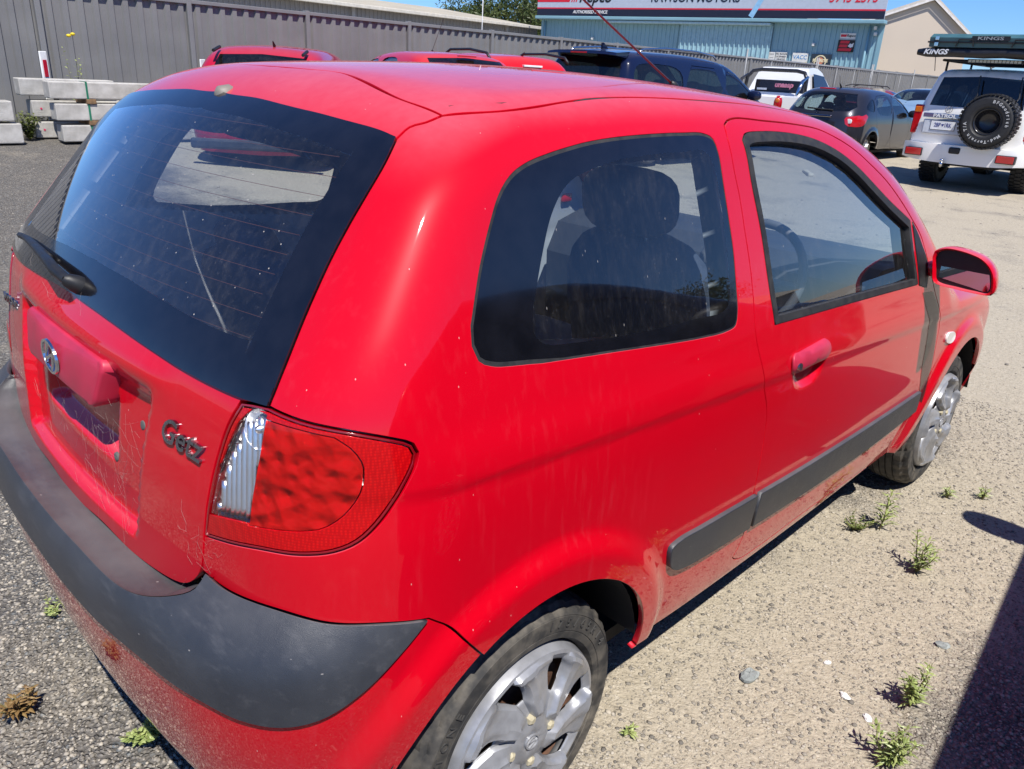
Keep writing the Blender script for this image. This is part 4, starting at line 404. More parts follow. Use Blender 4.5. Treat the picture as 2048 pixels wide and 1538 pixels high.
'bumper':"-10996,5780 -10904,5775 -10811,5770 -10718,5765 -10624,5759 -10531,5752 -10436,5746 -10342,5739 -10248,5733 -10153,5726 -10059,5719 -9964,5712 -9870,5706 -9776,5699 -9683,5693 -9589,5688 -9497,5682 -9405,5677 -9313,5673 -9222,5669 -9132,5666 -9043,5664 -8954,5663 -8867,5662 -8781,5662 -8696,5664 -8612,5666 -8512,5670 -8412,5677 -8312,5685 -8213,5695 -8115,5707 -8018,5719 -7921,5732 -7826,5746 -7732,5760 -7639,5774 -7547,5788 -7457,5801 -7369,5814 -7283,5826 -7198,5837 -7116,5846 -7035,5854 -6957,5860 -6849,5867 -6745,5873 -6644,5878 -6546,5882 -6452,5884 -6361,5885 -6273,5882 -6188,5877 -6106,5869 -5999,5849 -5900,5822 -5806,5791 -5713,5762 -5620,5740 -5510,5721 -5401,5705 -5293,5696 -5186,5699 -5080,5713 -4975,5737 -4872,5772 -4771,5816 -4684,5865 -4600,5924 -4517,5990 -4435,6061 -4353,6135 -4288,6196 -4223,6262 -4159,6331 -4095,6401 -4032,6472 -3970,6542 -3911,6609 -3838,6691 -3768,6771 -3700,6851 -3633,6931 -3564,7011 -3502,6941 -3440,6873 -3377,6805 -3315,6735 -3254,6662 -3194,6584 -3145,6512 -3097,6435 -3050,6356 -3004,6275 -2958,6192 -2912,6109 -2866,6027 -2820,5946 -2913,5871 -3004,5793 -3092,5708 -3177,5619 -3258,5523 -3336,5423 -3411,5318 -3484,5209 -3531,5133 -3577,5055 -3622,4976 -3666,4895 -3709,4812 -3750,4728 -3791,4642 -3831,4555 -3869,4466 -3907,4376 -3943,4285 -3978,4192 -4012,4099 -4045,4004 -4077,3909 -4107,3812 -4136,3715 -4163,3617 -4189,3519 -4214,3420 -4237,3320 -4260,3221 -4282,3121 -4304,3020 -4327,2920 -4350,2820 -4375,2719 -4403,2619 -4432,2519 -4466,2420 -4508,2320 -4555,2222 -4602,2124 -4690,2162 -4779,2202 -4867,2243 -4955,2285 -5044,2325 -5133,2363 -5222,2397 -5311,2426 -5402,2450 -5500,2468 -5599,2479 -5699,2486 -5799,2488 -5900,2488 -6000,2488 -6101,2489 -6201,2493 -6301,2498 -6401,2504 -6500,2509 -6600,2514 -6700,2520 -6800,2525 -6900,2530 -7000,2536 -7100,2541 -7200,2546 -7300,2552 -7399,2557 -7499,2562 -7599,2568 -7699,2573 -7799,2579 -7899,2584 -7999,2589 -8099,2595 -8199,2600 -8298,2605 -8398,2611 -8498,2616 -8598,2621 -8698,2627 -8798,2632 -8898,2638 -8998,2643 -9098,2648 -9198,2654 -9297,2659 -9397,2664 -9497,2670 -9597,2675 -9697,2680 -9797,2686 -9897,2691 -9997,2696 -10097,2702 -10196,2707 -10296,2713 -10396,2718 -10496,2723 -10596,2729 -10696,2734 -10796,2739 -10896,2745 -10996,2750 -11095,2745 -11195,2739 -11295,2734 -11395,2729 -11495,2723 -11595,2718 -11695,2713 -11795,2707 -11895,2702 -11995,2696 -12094,2691 -12194,2686 -12294,2680 -12394,2675 -12494,2670 -12594,2664 -12694,2659 -12794,2654 -12894,2648 -12993,2643 -13093,2638 -13193,2632 -13293,2627 -13393,2621 -13493,2616 -13593,2611 -13693,2605 -13793,2600 -13892,2595 -13992,2589 -14092,2584 -14192,2579 -14292,2573 -14392,2568 -14492,2562 -14592,2557 -14692,2552 -14791,2546 -14891,2541 -14991,2536 -15091,2530 -15191,2525 -15291,2520 -15391,2514 -15491,2509 -15591,2504 -15691,2498 -15790,2493 -15891,2489 -15991,2488 -16091,2488 -16192,2488 -16292,2486 -16392,2479 -16491,2468 -16590,2450 -16680,2426 -16769,2397 -16859,2363 -16947,2325 -17036,2285 -17124,2243 -17212,2202 -17301,2162 -17390,2124 -17436,2222 -17483,2320 -17525,2420 -17559,2519 -17588,2619 -17616,2719 -17641,2820 -17664,2920 -17687,3020 -17709,3121 -17731,3221 -17754,3320 -17778,3420 -17802,3519 -17828,3617 -17856,3715 -17884,3812 -17915,3909 -17946,4004 -17979,4099 -18013,4192 -18048,4285 -18084,4376 -18122,4466 -18160,4555 -18200,4642 -18241,4728 -18282,4812 -18325,4895 -18369,4976 -18414,5055 -18460,5133 -18508,5209 -18580,5318 -18655,5423 -18733,5523 -18814,5619 -18899,5708 -18987,5793 -19078,5871 -19172,5946 -19125,6027 -19079,6109 -19033,6192 -18987,6275 -18941,6356 -18894,6435 -18846,6512 -18797,6584 -18737,6662 -18676,6735 -18614,6805 -18552,6873 -18489,6941 -18427,7011 -18358,6931 -18291,6851 -18223,6771 -18153,6691 -18081,6609 -18021,6542 -17959,6472 -17896,6401 -17832,6331 -17768,6262 -17703,6196 -17638,6135 -17556,6061 -17474,5990 -17391,5924 -17307,5865 -17220,5816 -17119,5772 -17016,5737 -16911,5713 -16805,5699 -16698,5696 -16590,5705 -16482,5721 -16372,5740 -16278,5762 -16186,5791 -16091,5822 -15992,5849 -15885,5869 -15803,5877 -15718,5882 -15630,5885 -15539,5884 -15445,5882 -15347,5878 -15246,5873 -15142,5867 -15034,5860 -14956,5854 -14875,5846 -14793,5837 -14708,5826 -14622,5814 -14534,5801 -14444,5788 -14352,5774 -14259,5760 -14165,5746 -14070,5732 -13973,5719 -13876,5707 -13778,5695 -13679,5685 -13579,5677 -13480,5670 -13379,5666 -13295,5664 -13210,5662 -13124,5662 -13037,5663 -12948,5664 -12859,5666 -12769,5669 -12678,5673 -12587,5677 -12494,5682 -12402,5688 -12308,5693 -12215,5699 -12121,5706 -12027,5712 -11932,5719 -11838,5726 -11743,5733 -11649,5739 -11555,5746 -11461,5752 -11367,5759 -11273,5765 -11180,5770 -11088,5775",
}
POLY={k:np.array([[float(c)*1e-4 for c in p.split(",")] for p in v.split()]) for k,v in _P.items()}
_E={
'roof':"0,0 2,-91 3,-181 5,-270 6,-360 7,-449 9,-539 10,-630 12,-721 14,-813 17,-906 20,-1000 24,-1088 30,-1175 37,-1262 45,-1349 54,-1436 62,-1525 70,-1615 76,-1706 82,-1799 85,-1895 87,-1993 85,-2095 80,-2200 74,-2276 66,-2356 55,-2439 43,-2524 29,-2612 13,-2702 -4,-2793 -22,-2887 -41,-2981 -62,-3077 -82,-3173 -103,-3270 -124,-3366 -145,-3463 -166,-3560 -187,-3655 -207,-3750 -226,-3843 -244,-3935 -261,-4025 -277,-4113 -291,-4198 -303,-4281 -313,-4361 -321,-4438 -327,-4511 -332,-4619 -333,-4722 -331,-4820 -327,-4913 -321,-5004 -313,-5093 -305,-5180 -296,-5268 -288,-5355 -281,-5445 -275,-5536 -190,-5568 -108,-5602 -29,-5637 50,-5672 130,-5707 210,-5741 294,-5773 382,-5803 475,-5830 575,-5853 683,-5872 751,-5880 821,-5887 894,-5891 970,-5894 1047,-5896 1128,-5895 1210,-5894 1294,-5891 1380,-5887 1468,-5882 1557,-5876 1648,-5869 1741,-5861 1834,-5853 1929,-5844 2025,-5835 2122,-5825 2219,-5815 2317,-5805 2416,-5796 2515,-5786 2614,-5776 2714,-5767 2813,-5759 2912,-5751 3012,-5743 3110,-5736 3209,-5731 3307,-5726 3404,-5722 3500,-5720 3587,-5719 3676,-5718 3764,-5717 3854,-5717 3944,-5717 4034,-5717 4125,-5718 4217,-5718 4308,-5720 4401,-5721 4493,-5723 4586,-5724 4679,-5726 4773,-5728 4867,-5731 4961,-5733 5055,-5736 5149,-5738 5243,-5741 5337,-5744 5432,-5746 5526,-5749 5620,-5752 5714,-5755 5808,-5757 5902,-5760 5995,-5762 6088,-5765 6181,-5767 6274,-5769 6366,-5771 6458,-5773 6550,-5775 6641,-5777 6732,-5778 6822,-5779 6911,-5780 7000,-5780 7094,-5780 7188,-5780 7282,-5780 7376,-5780 7470,-5780 7563,-5779 7656,-5778 7749,-5778 7842,-5777 7935,-5776 8027,-5775 8119,-5774 8211,-5773 8303,-5771 8395,-5770 8486,-5769 8577,-5768 8668,-5766 8758,-5765 8849,-5763 8939,-5762 9029,-5761 9118,-5759 9208,-5758 9297,-5757 9386,-5756 9474,-5755 9563,-5754 9651,-5753 9738,-5752 9826,-5751 9913,-5750 10000,-5750 10097,-5750 10192,-5749 10288,-5749 10383,-5749 10477,-5748 10571,-5748 10664,-5748 10757,-5748 10850,-5748 10943,-5748 11035,-5748 11127,-5748 11218,-5748 11310,-5748 11401,-5749 11493,-5749 11584,-5749 11675,-5749 11766,-5749 11858,-5749 11949,-5749 12040,-5750 12132,-5750 12223,-5750 12315,-5750 12408,-5750 12500,-5750 12530,-5663 12561,-5576 12592,-5489 12624,-5402 12656,-5316 12688,-5230 12720,-5144 12752,-5057 12784,-4971 12816,-4885 12848,-4798 12879,-4711 12909,-4624 12939,-4536 12968,-4448 12997,-4360 13024,-4271 13051,-4181 13076,-4091 13100,-4000 13122,-3913 13143,-3825 13164,-3736 13184,-3647 13204,-3557 13223,-3467 13241,-3377 13259,-3286 13276,-3195 13292,-3103 13308,-3012 13324,-2920 13339,-2828 13353,-2735 13367,-2643 13380,-2551 13393,-2459 13405,-2367 13417,-2275 13429,-2183 13440,-2091 13450,-2000 13460,-1909 13468,-1819 13476,-1728 13483,-1637 13489,-1546 13495,-1456 13500,-1365 13505,-1274 13509,-1183 13512,-1092 13515,-1001 13518,-910 13521,-819 13524,-728 13527,-637 13529,-546 13532,-455 13535,-364 13538,-273 13542,-182 13546,-91 13550,0 13546,91 13542,182 13538,273 13535,364 13532,455 13529,546 13527,637 13524,728 13521,819 13518,910 13515,1001 13512,1092 13509,1183 13505,1274 13500,1365 13495,1456 13489,1546 13483,1637 13476,1728 13468,1819 13460,1909 13450,2000 13440,2091 13429,2183 13417,2275 13405,2367 13393,2459 13380,2551 13367,2643 13353,2735 13339,2828 13324,2920 13308,3012 13292,3103 13276,3195 13259,3286 13241,3377 13223,3467 13204,3557 13184,3647 13164,3736 13143,3825 13122,3913 13100,4000 13076,4091 13051,4181 13024,4271 12997,4360 12968,4448 12939,4536 12909,4624 12879,4711 12848,4798 12816,4885 12784,4971 12752,5057 12720,5144 12688,5230 12656,5316 12624,5402 12592,5489 12561,5576 12530,5663 12500,5750 12408,5750 12315,5750 12223,5750 12132,5750 12040,5750 11949,5749 11858,5749 11766,5749 11675,5749 11584,5749 11493,5749 11401,5749 11310,5748 11218,5748 11127,5748 11035,5748 10943,5748 10850,5748 10757,5748 10664,5748 10571,5748 10477,5748 10383,5749 10288,5749 10192,5749 10097,5750 10000,5750 9913,5750 9826,5751 9738,5752 9651,5753 9563,5754 9474,5755 9386,5756 9297,5757 9208,5758 9118,5759 9029,5761 8939,5762 8849,5763 8758,5765 8668,5766 8577,5768 8486,5769 8395,5770 8303,5771 8211,5773 8119,5774 8027,5775 7935,5776 7842,5777 7749,5778 7656,5778 7563,5779 7470,5780 7376,5780 7282,5780 7188,5780 7094,5780 7000,5780 6911,5780 6822,5779 6732,5778 6641,5777 6550,5775 6458,5773 6366,5771 6274,5769 6181,5767 6088,5765 5995,5762 5902,5760 5808,5757 5714,5755 5620,5752 5526,5749 5432,5746 5337,5744 5243,5741 5149,5738 5055,5736 4961,5733 4867,5731 4773,5728 4679,5726 4586,5724 4493,5723 4401,5721 4308,5720 4217,5718 4125,5718 4034,5717 3944,5717 3854,5717 3764,5717 3676,5718 3587,5719 3500,5720 3404,5722 3307,5726 3209,5731 3110,5736 3012,5743 2912,5751 2813,5759 2714,5767 2614,5776 2515,5786 2416,5796 2317,5805 2219,5815 2122,5825 2025,5835 1929,5844 1834,5853 1741,5861 1648,5869 1557,5876 1468,5882 1380,5887 1294,5891 1210,5894 1128,5895 1047,5896 970,5894 894,5891 821,5887 751,5880 683,5872 575,5853 475,5830 382,5803 294,5773 210,5741 130,5707 50,5672 -29,5637 -108,5602 -190,5568 -275,5536 -281,5445 -288,5355 -296,5268 -305,5180 -313,5093 -321,5004 -327,4913 -331,4820 -333,4722 -332,4619 -327,4511 -321,4438 -313,4361 -303,4281 -291,4198 -277,4113 -261,4025 -244,3935 -226,3843 -207,3750 -187,3655 -166,3560 -145,3463 -124,3366 -103,3270 -82,3173 -62,3077 -41,2981 -22,2887 -4,2793 13,2702 29,2612 43,2524 55,2439 66,2356 74,2276 80,2200 85,2095 87,1993 85,1895 82,1799 76,1706 70,1615 62,1525 54,1436 45,1349 37,1262 30,1175 24,1088 20,1000 17,906 14,813 12,721 10,630 9,539 7,449 6,360 5,270 3,181 2,91",
'windscreen':"13600,0 13596,-91 13592,-182 13588,-273 13585,-364 13582,-455 13579,-546 13577,-637 13574,-728 13571,-819 13568,-910 13565,-1001 13562,-1092 13559,-1183 13555,-1274 13550,-1365 13545,-1456 13539,-1546 13533,-1637 13526,-1728 13518,-1819 13510,-1909 13500,-2000 13490,-2091 13478,-2183 13467,-2275 13455,-2367 13442,-2460 13429,-2552 13415,-2645 13401,-2738 13386,-2830 13371,-2923 13355,-3015 13339,-3107 13322,-3198 13305,-3290 13287,-3381 13269,-3471 13250,-3561 13231,-3650 13212,-3739 13191,-3827 13171,-3914 13150,-4000 13127,-4091 13103,-4182 13077,-4271 13051,-4360 13025,-4448 12997,-4535 12969,-4622 12941,-4708 12912,-4794 12883,-4880 12853,-4965 12824,-5050 12794,-5135 12765,-5221 12735,-5306 12706,-5391 12677,-5477 12648,-5563 12620,-5650 12712,-5663 12803,-5677 12894,-5690 12986,-5703 13077,-5715 13168,-5728 13260,-5741 13351,-5753 13442,-5766 13533,-5779 13624,-5791 13716,-5804 13807,-5817 13898,-5830 13990,-5843 14081,-5856 14173,-5869 14264,-5882 14356,-5896 14448,-5910 14539,-5924 14631,-5939 14723,-5954 14815,-5969 14908,-5984 15000,-6000 15089,-6016 15178,-6031 15267,-6048 15357,-6064 15447,-6081 15537,-6099 15628,-6116 15719,-6134 15810,-6152 15901,-6170 15992,-6189 16083,-6207 16173,-6226 16264,-6245 16355,-6263 16445,-6282 16536,-6301 16626,-6320 16715,-6338 16805,-6357 16893,-6376 16982,-6394 17070,-6412 17157,-6430 17244,-6448 17330,-6466 17415,-6483 17500,-6500 17596,-6519 17691,-6538 17786,-6557 17881,-6576 17975,-6595 18069,-6613 18163,-6632 18256,-6650 18348,-6668 18440,-6687 18532,-6705 18623,-6723 18714,-6741 18803,-6759 18893,-6777 18981,-6795 19070,-6812 19157,-6830 19244,-6848 19330,-6865 19415,-6883 19500,-6900 19594,-6919 19686,-6939 19778,-6958 19868,-6977 19957,-6996 20045,-7015 20133,-7034 20220,-7052 20307,-7071 20393,-7089 20479,-7108 20565,-7127 20652,-7145 20738,-7164 20825,-7183 20912,-7201 21000,-7220 21037,-7138 21075,-7057 21113,-6976 21151,-6895 21190,-6815 21229,-6735 21268,-6655 21307,-6575 21346,-6496 21386,-6416 21425,-6336 21464,-6256 21503,-6176 21542,-6096 21580,-6016 21618,-5935 21656,-5853 21693,-5771 21730,-5689 21766,-5605 21802,-5522 21837,-5437 21871,-5352 21904,-5265 21937,-5178 21969,-5089 22000,-5000 22027,-4919 22054,-4836 22080,-4753 22106,-4668 22132,-4582 22158,-4495 22183,-4407 22208,-4319 22232,-4229 22256,-4139 22280,-4048 22303,-3957 22326,-3866 22349,-3774 22371,-3682 22392,-3590 22414,-3497 22434,-3405 22455,-3313 22475,-3221 22494,-3129 22513,-3038 22532,-2947 22550,-2856 22567,-2767 22584,-2677 22600,-2589 22616,-2502 22632,-2415 22646,-2330 22661,-2245 22674,-2162 22687,-2080 22700,-2000 22714,-1901 22728,-1804 22739,-1708 22750,-1614 22759,-1520 22768,-1427 22775,-1336 22782,-1245 22788,-1155 22793,-1066 22798,-977 22803,-888 22807,-800 22811,-711 22815,-623 22819,-535 22823,-447 22828,-359 22833,-270 22838,-180 22844,-91 22850,0 22844,91 22838,180 22833,270 22828,359 22823,447 22819,535 22815,623 22811,711 22807,800 22803,888 22798,977 22793,1066 22788,1155 22782,1245 22775,1336 22768,1427 22759,1520 22750,1614 22739,1708 22728,1804 22714,1901 22700,2000 22687,2080 22674,2162 22661,2245 22646,2330 22632,2415 22616,2502 22600,2589 22584,2677 22567,2767 22550,2856 22532,2947 22513,3038 22494,3129 22475,3221 22455,3313 22434,3405 22414,3497 22392,3590 22371,3682 22349,3774 22326,3866 22303,3957 22280,4048 22256,4139 22232,4229 22208,4319 22183,4407 22158,4495 22132,4582 22106,4668 22080,4753 22054,4836 22027,4919 22000,5000 21969,5089 21937,5178 21904,5265 21871,5352 21837,5437 21802,5522 21766,5605 21730,5689 21693,5771 21656,5853 21618,5935 21580,6016 21542,6096 21503,6176 21464,6256 21425,6336 21386,6416 21346,6496 21307,6575 21268,6655 21229,6735 21190,6815 21151,6895 21113,6976 21075,7057 21037,7138 21000,7220 20912,7201 20825,7183 20738,7164 20652,7145 20565,7127 20479,7108 20393,7089 20307,7071 20220,7052 20133,7034 20045,7015 19957,6996 19868,6977 19778,6958 19686,6939 19594,6919 19500,6900 19415,6883 19330,6865 19244,6848 19157,6830 19070,6812 18981,6795 18893,6777 18803,6759 18714,6741 18623,6723 18532,6705 18440,6687 18348,6668 18256,6650 18163,6632 18069,6613 17975,6595 17881,6576 17786,6557 17691,6538 17596,6519 17500,6500 17415,6483 17330,6466 17244,6448 17157,6430 17070,6412 16982,6394 16893,6376 16805,6357 16715,6338 16626,6320 16536,6301 16445,6282 16355,6263 16264,6245 16173,6226 16083,6207 15992,6189 15901,6170 15810,6152 15719,6134 15628,6116 15537,6099 15447,6081 15357,6064 15267,6048 15178,6031 15089,6016 15000,6000 14908,5984 14815,5969 14723,5954 14631,5939 14539,5924 14448,5910 14356,5896 14264,5882 14173,5869 14081,5856 13990,5843 13898,5830 13807,5817 13716,5804 13624,5791 13533,5779 13442,5766 13351,5753 13260,5741 13168,5728 13077,5715 12986,5703 12894,5690 12803,5677 12712,5663 12620,5650 12648,5563 12677,5477 12706,5391 12735,5306 12765,5221 12794,5135 12824,5050 12853,4965 12883,4880 12912,4794 12941,4708 12969,4622 12997,4535 13025,4448 13051,4360 13077,4271 13103,4182 13127,4091 13150,4000 13171,3914 13191,3827 13212,3739 13231,3650 13250,3561 13269,3471 13287,3381 13305,3290 13322,3198 13339,3107 13355,3015 13371,2923 13386,2830 13401,2738 13415,2645 13429,2552 13442,2460 13455,2367 13467,2275 13478,2183 13490,2091 13500,2000 13510,1909 13518,1819 13526,1728 13533,1637 13539,1546 13545,1456 13550,1365 13555,1274 13559,1183 13562,1092 13565,1001 13568,910 13571,819 13574,728 13577,637 13579,546 13582,455 13585,364 13588,273 13592,182 13596,91",
'hood':"22950,0 22944,-91 22938,-180 22933,-270 22928,-359 22923,-447 22919,-535 22915,-623 22911,-711 22907,-800 22903,-888 22898,-977 22893,-1066 22888,-1155 22882,-1245 22875,-1336 22868,-1427 22859,-1520 22850,-1614 22839,-1708 22828,-1804 22814,-1901 22800,-2000 22787,-2080 22774,-2162 22760,-2245 22746,-2330 22731,-2415 22715,-2501 22698,-2588 22682,-2677 22664,-2765 22646,-2855 22627,-2945 22608,-3036 22589,-3127 22569,-3219 22549,-3310 22528,-3402 22506,-3495 22485,-3587 22463,-3679 22440,-3771 22418,-3863 22395,-3954 22371,-4045 22348,-4136 22324,-4226 22300,-4316 22275,-4405 22251,-4493 22226,-4580 22201,-4666 22176,-4751 22151,-4835 22125,-4918 22100,-5000 22070,-5093 22039,-5186 22008,-5277 21976,-5367 21943,-5457 21910,-5546 21877,-5634 21842,-5721 21808,-5807 21773,-5894 21738,-5979 21702,-6064 21666,-6149 21630,-6234 21594,-6318 21558,-6402 21522,-6486 21486,-6570 21449,-6654 21413,-6739 21377,-6823 21341,-6908 21305,-6993 21270,-7078 21235,-7164 21200,-7250 21292,-7242 21384,-7234 21475,-7227 21567,-7219 21659,-7211 21750,-7204 21841,-7196 21933,-7189 22024,-7182 22116,-7174 22207,-7167 22298,-7159 22390,-7152 22482,-7144 22573,-7136 22665,-7128 22757,-7120 22849,-7112 22942,-7104 23034,-7095 23127,-7087 23220,-7078 23313,-7069 23406,-7060 23500,-7050 23591,-7041 23683,-7032 23775,-7023 23868,-7014 23961,-7005 24055,-6996 24149,-6987 24243,-6978 24337,-6969 24432,-6960 24527,-6950 24621,-6941 24716,-6931 24810,-6921 24905,-6910 24999,-6900 25093,-6889 25186,-6877 25279,-6865 25371,-6853 25463,-6840 25555,-6827 25645,-6813 25735,-6798 25824,-6783 25913,-6767 26000,-6750 26092,-6731 26183,-6712 26273,-6691 26363,-6670 26452,-6648 26540,-6625 26628,-6602 26715,-6578 26801,-6554 26887,-6529 26973,-6504 27059,-6479 27144,-6453 27229,-6428 27314,-6402 27400,-6376 27485,-6350 27570,-6324 27655,-6299 27741,-6274 27827,-6249 27913,-6224 28000,-6200 28031,-6115 28063,-6031 28095,-5946 28128,-5861 28161,-5776 28195,-5691 28228,-5606 28262,-5521 28296,-5437 28330,-5352 28364,-5267 28398,-5182 28431,-5097 28464,-5012 28496,-4927 28528,-4843 28560,-4758 28590,-4673 28620,-4589 28649,-4504 28677,-4420 28704,-4336 28730,-4252 28755,-4168 28778,-4084 28800,-4000 28823,-3908 28844,-3817 28864,-3725 28883,-3634 28901,-3543 28918,-3452 28934,-3361 28949,-3270 28963,-3179 28977,-3089 28989,-2998 29001,-2907 29013,-2817 29024,-2726 29034,-2636 29044,-2545 29054,-2454 29063,-2364 29073,-2273 29082,-2182 29091,-2091 29100,-2000 29109,-1909 29117,-1819 29124,-1728 29130,-1637 29136,-1546 29142,-1455 29146,-1364 29151,-1273 29155,-1183 29159,-1092 29162,-1001 29166,-910 29169,-819 29172,-728 29175,-637 29178,-546 29181,-455 29184,-364 29188,-273 29192,-182 29196,-91 29200,0 29196,91 29192,182 29188,273 29184,364 29181,455 29178,546 29175,637 29172,728 29169,819 29166,910 29162,1001 29159,1092 29155,1183 29151,1273 29146,1364 29142,1455 29136,1546 29130,1637 29124,1728 29117,1819 29109,1909 29100,2000 29091,2091 29082,2182 29073,2273 29063,2364 29054,2454 29044,2545 29034,2636 29024,2726 29013,2817 29001,2907 28989,2998 28977,3089 28963,3179 28949,3270 28934,3361 28918,3452 28901,3543 28883,3634 28864,3725 28844,3817 28823,3908 28800,4000 28778,4084 28755,4168 28730,4252 28704,4336 28677,4420 28649,4504 28620,4589 28590,4673 28560,4758 28528,4843 28496,4927 28464,5012 28431,5097 28398,5182 28364,5267 28330,5352 28296,5437 28262,5521 28228,5606 28195,5691 28161,5776 28128,5861 28095,5946 28063,6031 28031,6115 28000,6200 27913,6224 27827,6249 27741,6274 27655,6299 27570,6324 27485,6350 27400,6376 27314,6402 27229,6428 27144,6453 27059,6479 26973,6504 26887,6529 26801,6554 26715,6578 26628,6602 26540,6625 26452,6648 26363,6670 26273,6691 26183,6712 26092,6731 26000,6750 25913,6767 25824,6783 25735,6798 25645,6813 25555,6827 25463,6840 25371,6853 25279,6865 25186,6877 25093,6889 24999,6900 24905,6910 24810,6921 24716,6931 24621,6941 24527,6950 24432,6960 24337,6969 24243,6978 24149,6987 24055,6996 23961,7005 23868,7014 23775,7023 23683,7032 23591,7041 23500,7050 23406,7060 23313,7069 23220,7078 23127,7087 23034,7095 22942,7104 22849,7112 22757,7120 22665,7128 22573,7136 22482,7144 22390,7152 22298,7159 22207,7167 22116,7174 22024,7182 21933,7189 21841,7196 21750,7204 21659,7211 21567,7219 21475,7227 21384,7234 21292,7242 21200,7250 21235,7164 21270,7078 21305,6993 21341,6908 21377,6823 21413,6739 21449,6654 21486,6570 21522,6486 21558,6402 21594,6318 21630,6234 21666,6149 21702,6064 21738,5979 21773,5894 21808,5807 21842,5721 21877,5634 21910,5546 21943,5457 21976,5367 22008,5277 22039,5186 22070,5093 22100,5000 22125,4918 22151,4835 22176,4751 22201,4666 22226,4580 22251,4493 22275,4405 22300,4316 22324,4226 22348,4136 22371,4045 22395,3954 22418,3863 22440,3771 22463,3679 22485,3587 22506,3495 22528,3402 22549,3310 22569,3219 22589,3127 22608,3036 22627,2945 22646,2855 22664,2765 22682,2677 22698,2588 22715,2501 22731,2415 22746,2330 22760,2245 22774,2162 22787,2080 22800,2000 22814,1901 22828,1804 22839,1708 22850,1614 22859,1520 22868,1427 22875,1336 22882,1245 22888,1155 22893,1066 22898,977 22903,888 22907,800 22911,711 22915,623 22919,535 22923,447 22928,359 22933,270 22938,180 22944,91",
'front_bumper':"25842,7591 25935,7578 26027,7566 26120,7553 26212,7539 26305,7526 26397,7513 26489,7499 26581,7486 26674,7472 26766,7459 26858,7446 26951,7433 27043,7420 27136,7407 27229,7394 27322,7382 27415,7370 27509,7358 27603,7347 27697,7336 27792,7325 27887,7315 27977,7306 28068,7297 28160,7288 28251,7280 28343,7271 28434,7263 28526,7256 28619,7248 28711,7241 28804,7233 28896,7227 28989,7220 29082,7213 29175,7207 29269,7201 29362,7195 29456,7189 29549,7184 29643,7179 29737,7173 29831,7168 29925,7164 30020,7159 30114,7154 30204,7150 30295,7147 30385,7143 30476,7140 30567,7137 30658,7135 30749,7132 30841,7130 30932,7128 31024,7126 31116,7124 31208,7123 31300,7121 31392,7120 31484,7119 31576,7118 31668,7116 31760,7115 31852,7114 31944,7113 32036,7111 32128,7110 32220,7108 32312,7107 32404,7105 32496,2400 24453,2400 24198,4400 24261,4473 24326,4543 24391,4611 24457,4681 24521,4752 24581,4828 24638,4910 24689,5000 24724,5076 24755,5159 24783,5246 24809,5337 24832,5431 24853,5527 24873,5626 24893,5724 24912,5823 24931,5921 24952,6017 24973,6110 24996,6200 25023,6295 25050,6388 25077,6480 25104,6571 25132,6661 25159,6751 25187,6840 25214,6930 25242,7019 25269,7109 25296,7200",
'mirror':"-8145,10256 -8168,10431 -8276,10531 -8371,10575 -8481,10604 -8577,10615 -8682,10616 -8789,10612 -8909,10603 -9033,10588 -9155,10567 -9275,10542 -9393,10512 -9503,10470 -9602,10415 -9693,10350 -9774,10279 -9862,10177 -9932,10065 -9980,9940 -10013,9807 -10041,9664 -10045,9537 -9992,9435 -9894,9407 -9752,9402 -9603,9400 -9498,9398 -9387,9398 -9273,9400 -9156,9405 -9038,9412 -8921,9417 -8794,9418 -8664,9422 -8542,9432 -8437,9455 -8358,9495 -8295,9584 -8265,9697 -8239,9817 -8212,9921 -8189,10032 -8167,10145",
'mirror_glass':"-8426,9655 -8425,9765 -8423,9875 -8425,9984 -8438,10087 -8470,10213 -8516,10332 -8577,10426 -8681,10503 -8807,10541 -8925,10535 -9055,10502 -9182,10461 -9301,10420 -9417,10370 -9520,10309 -9601,10238 -9670,10158 -9728,10077 -9781,9981 -9819,9875 -9858,9752 -9887,9617 -9867,9518 -9811,9491 -9724,9486 -9617,9498 -9497,9518 -9375,9539 -9260,9554 -9162,9563 -9061,9575 -8957,9587 -8851,9600 -8744,9614 -8637,9628 -8531,9642",
'mirror_stalk':"-7957,9524 -7895,10178 -8151,10229 -8327,9511",
}
POLY.update({k:np.array([[float(c)*1e-4 for c in p.split(",")] for p in v.split()]) for k,v in _E.items()})
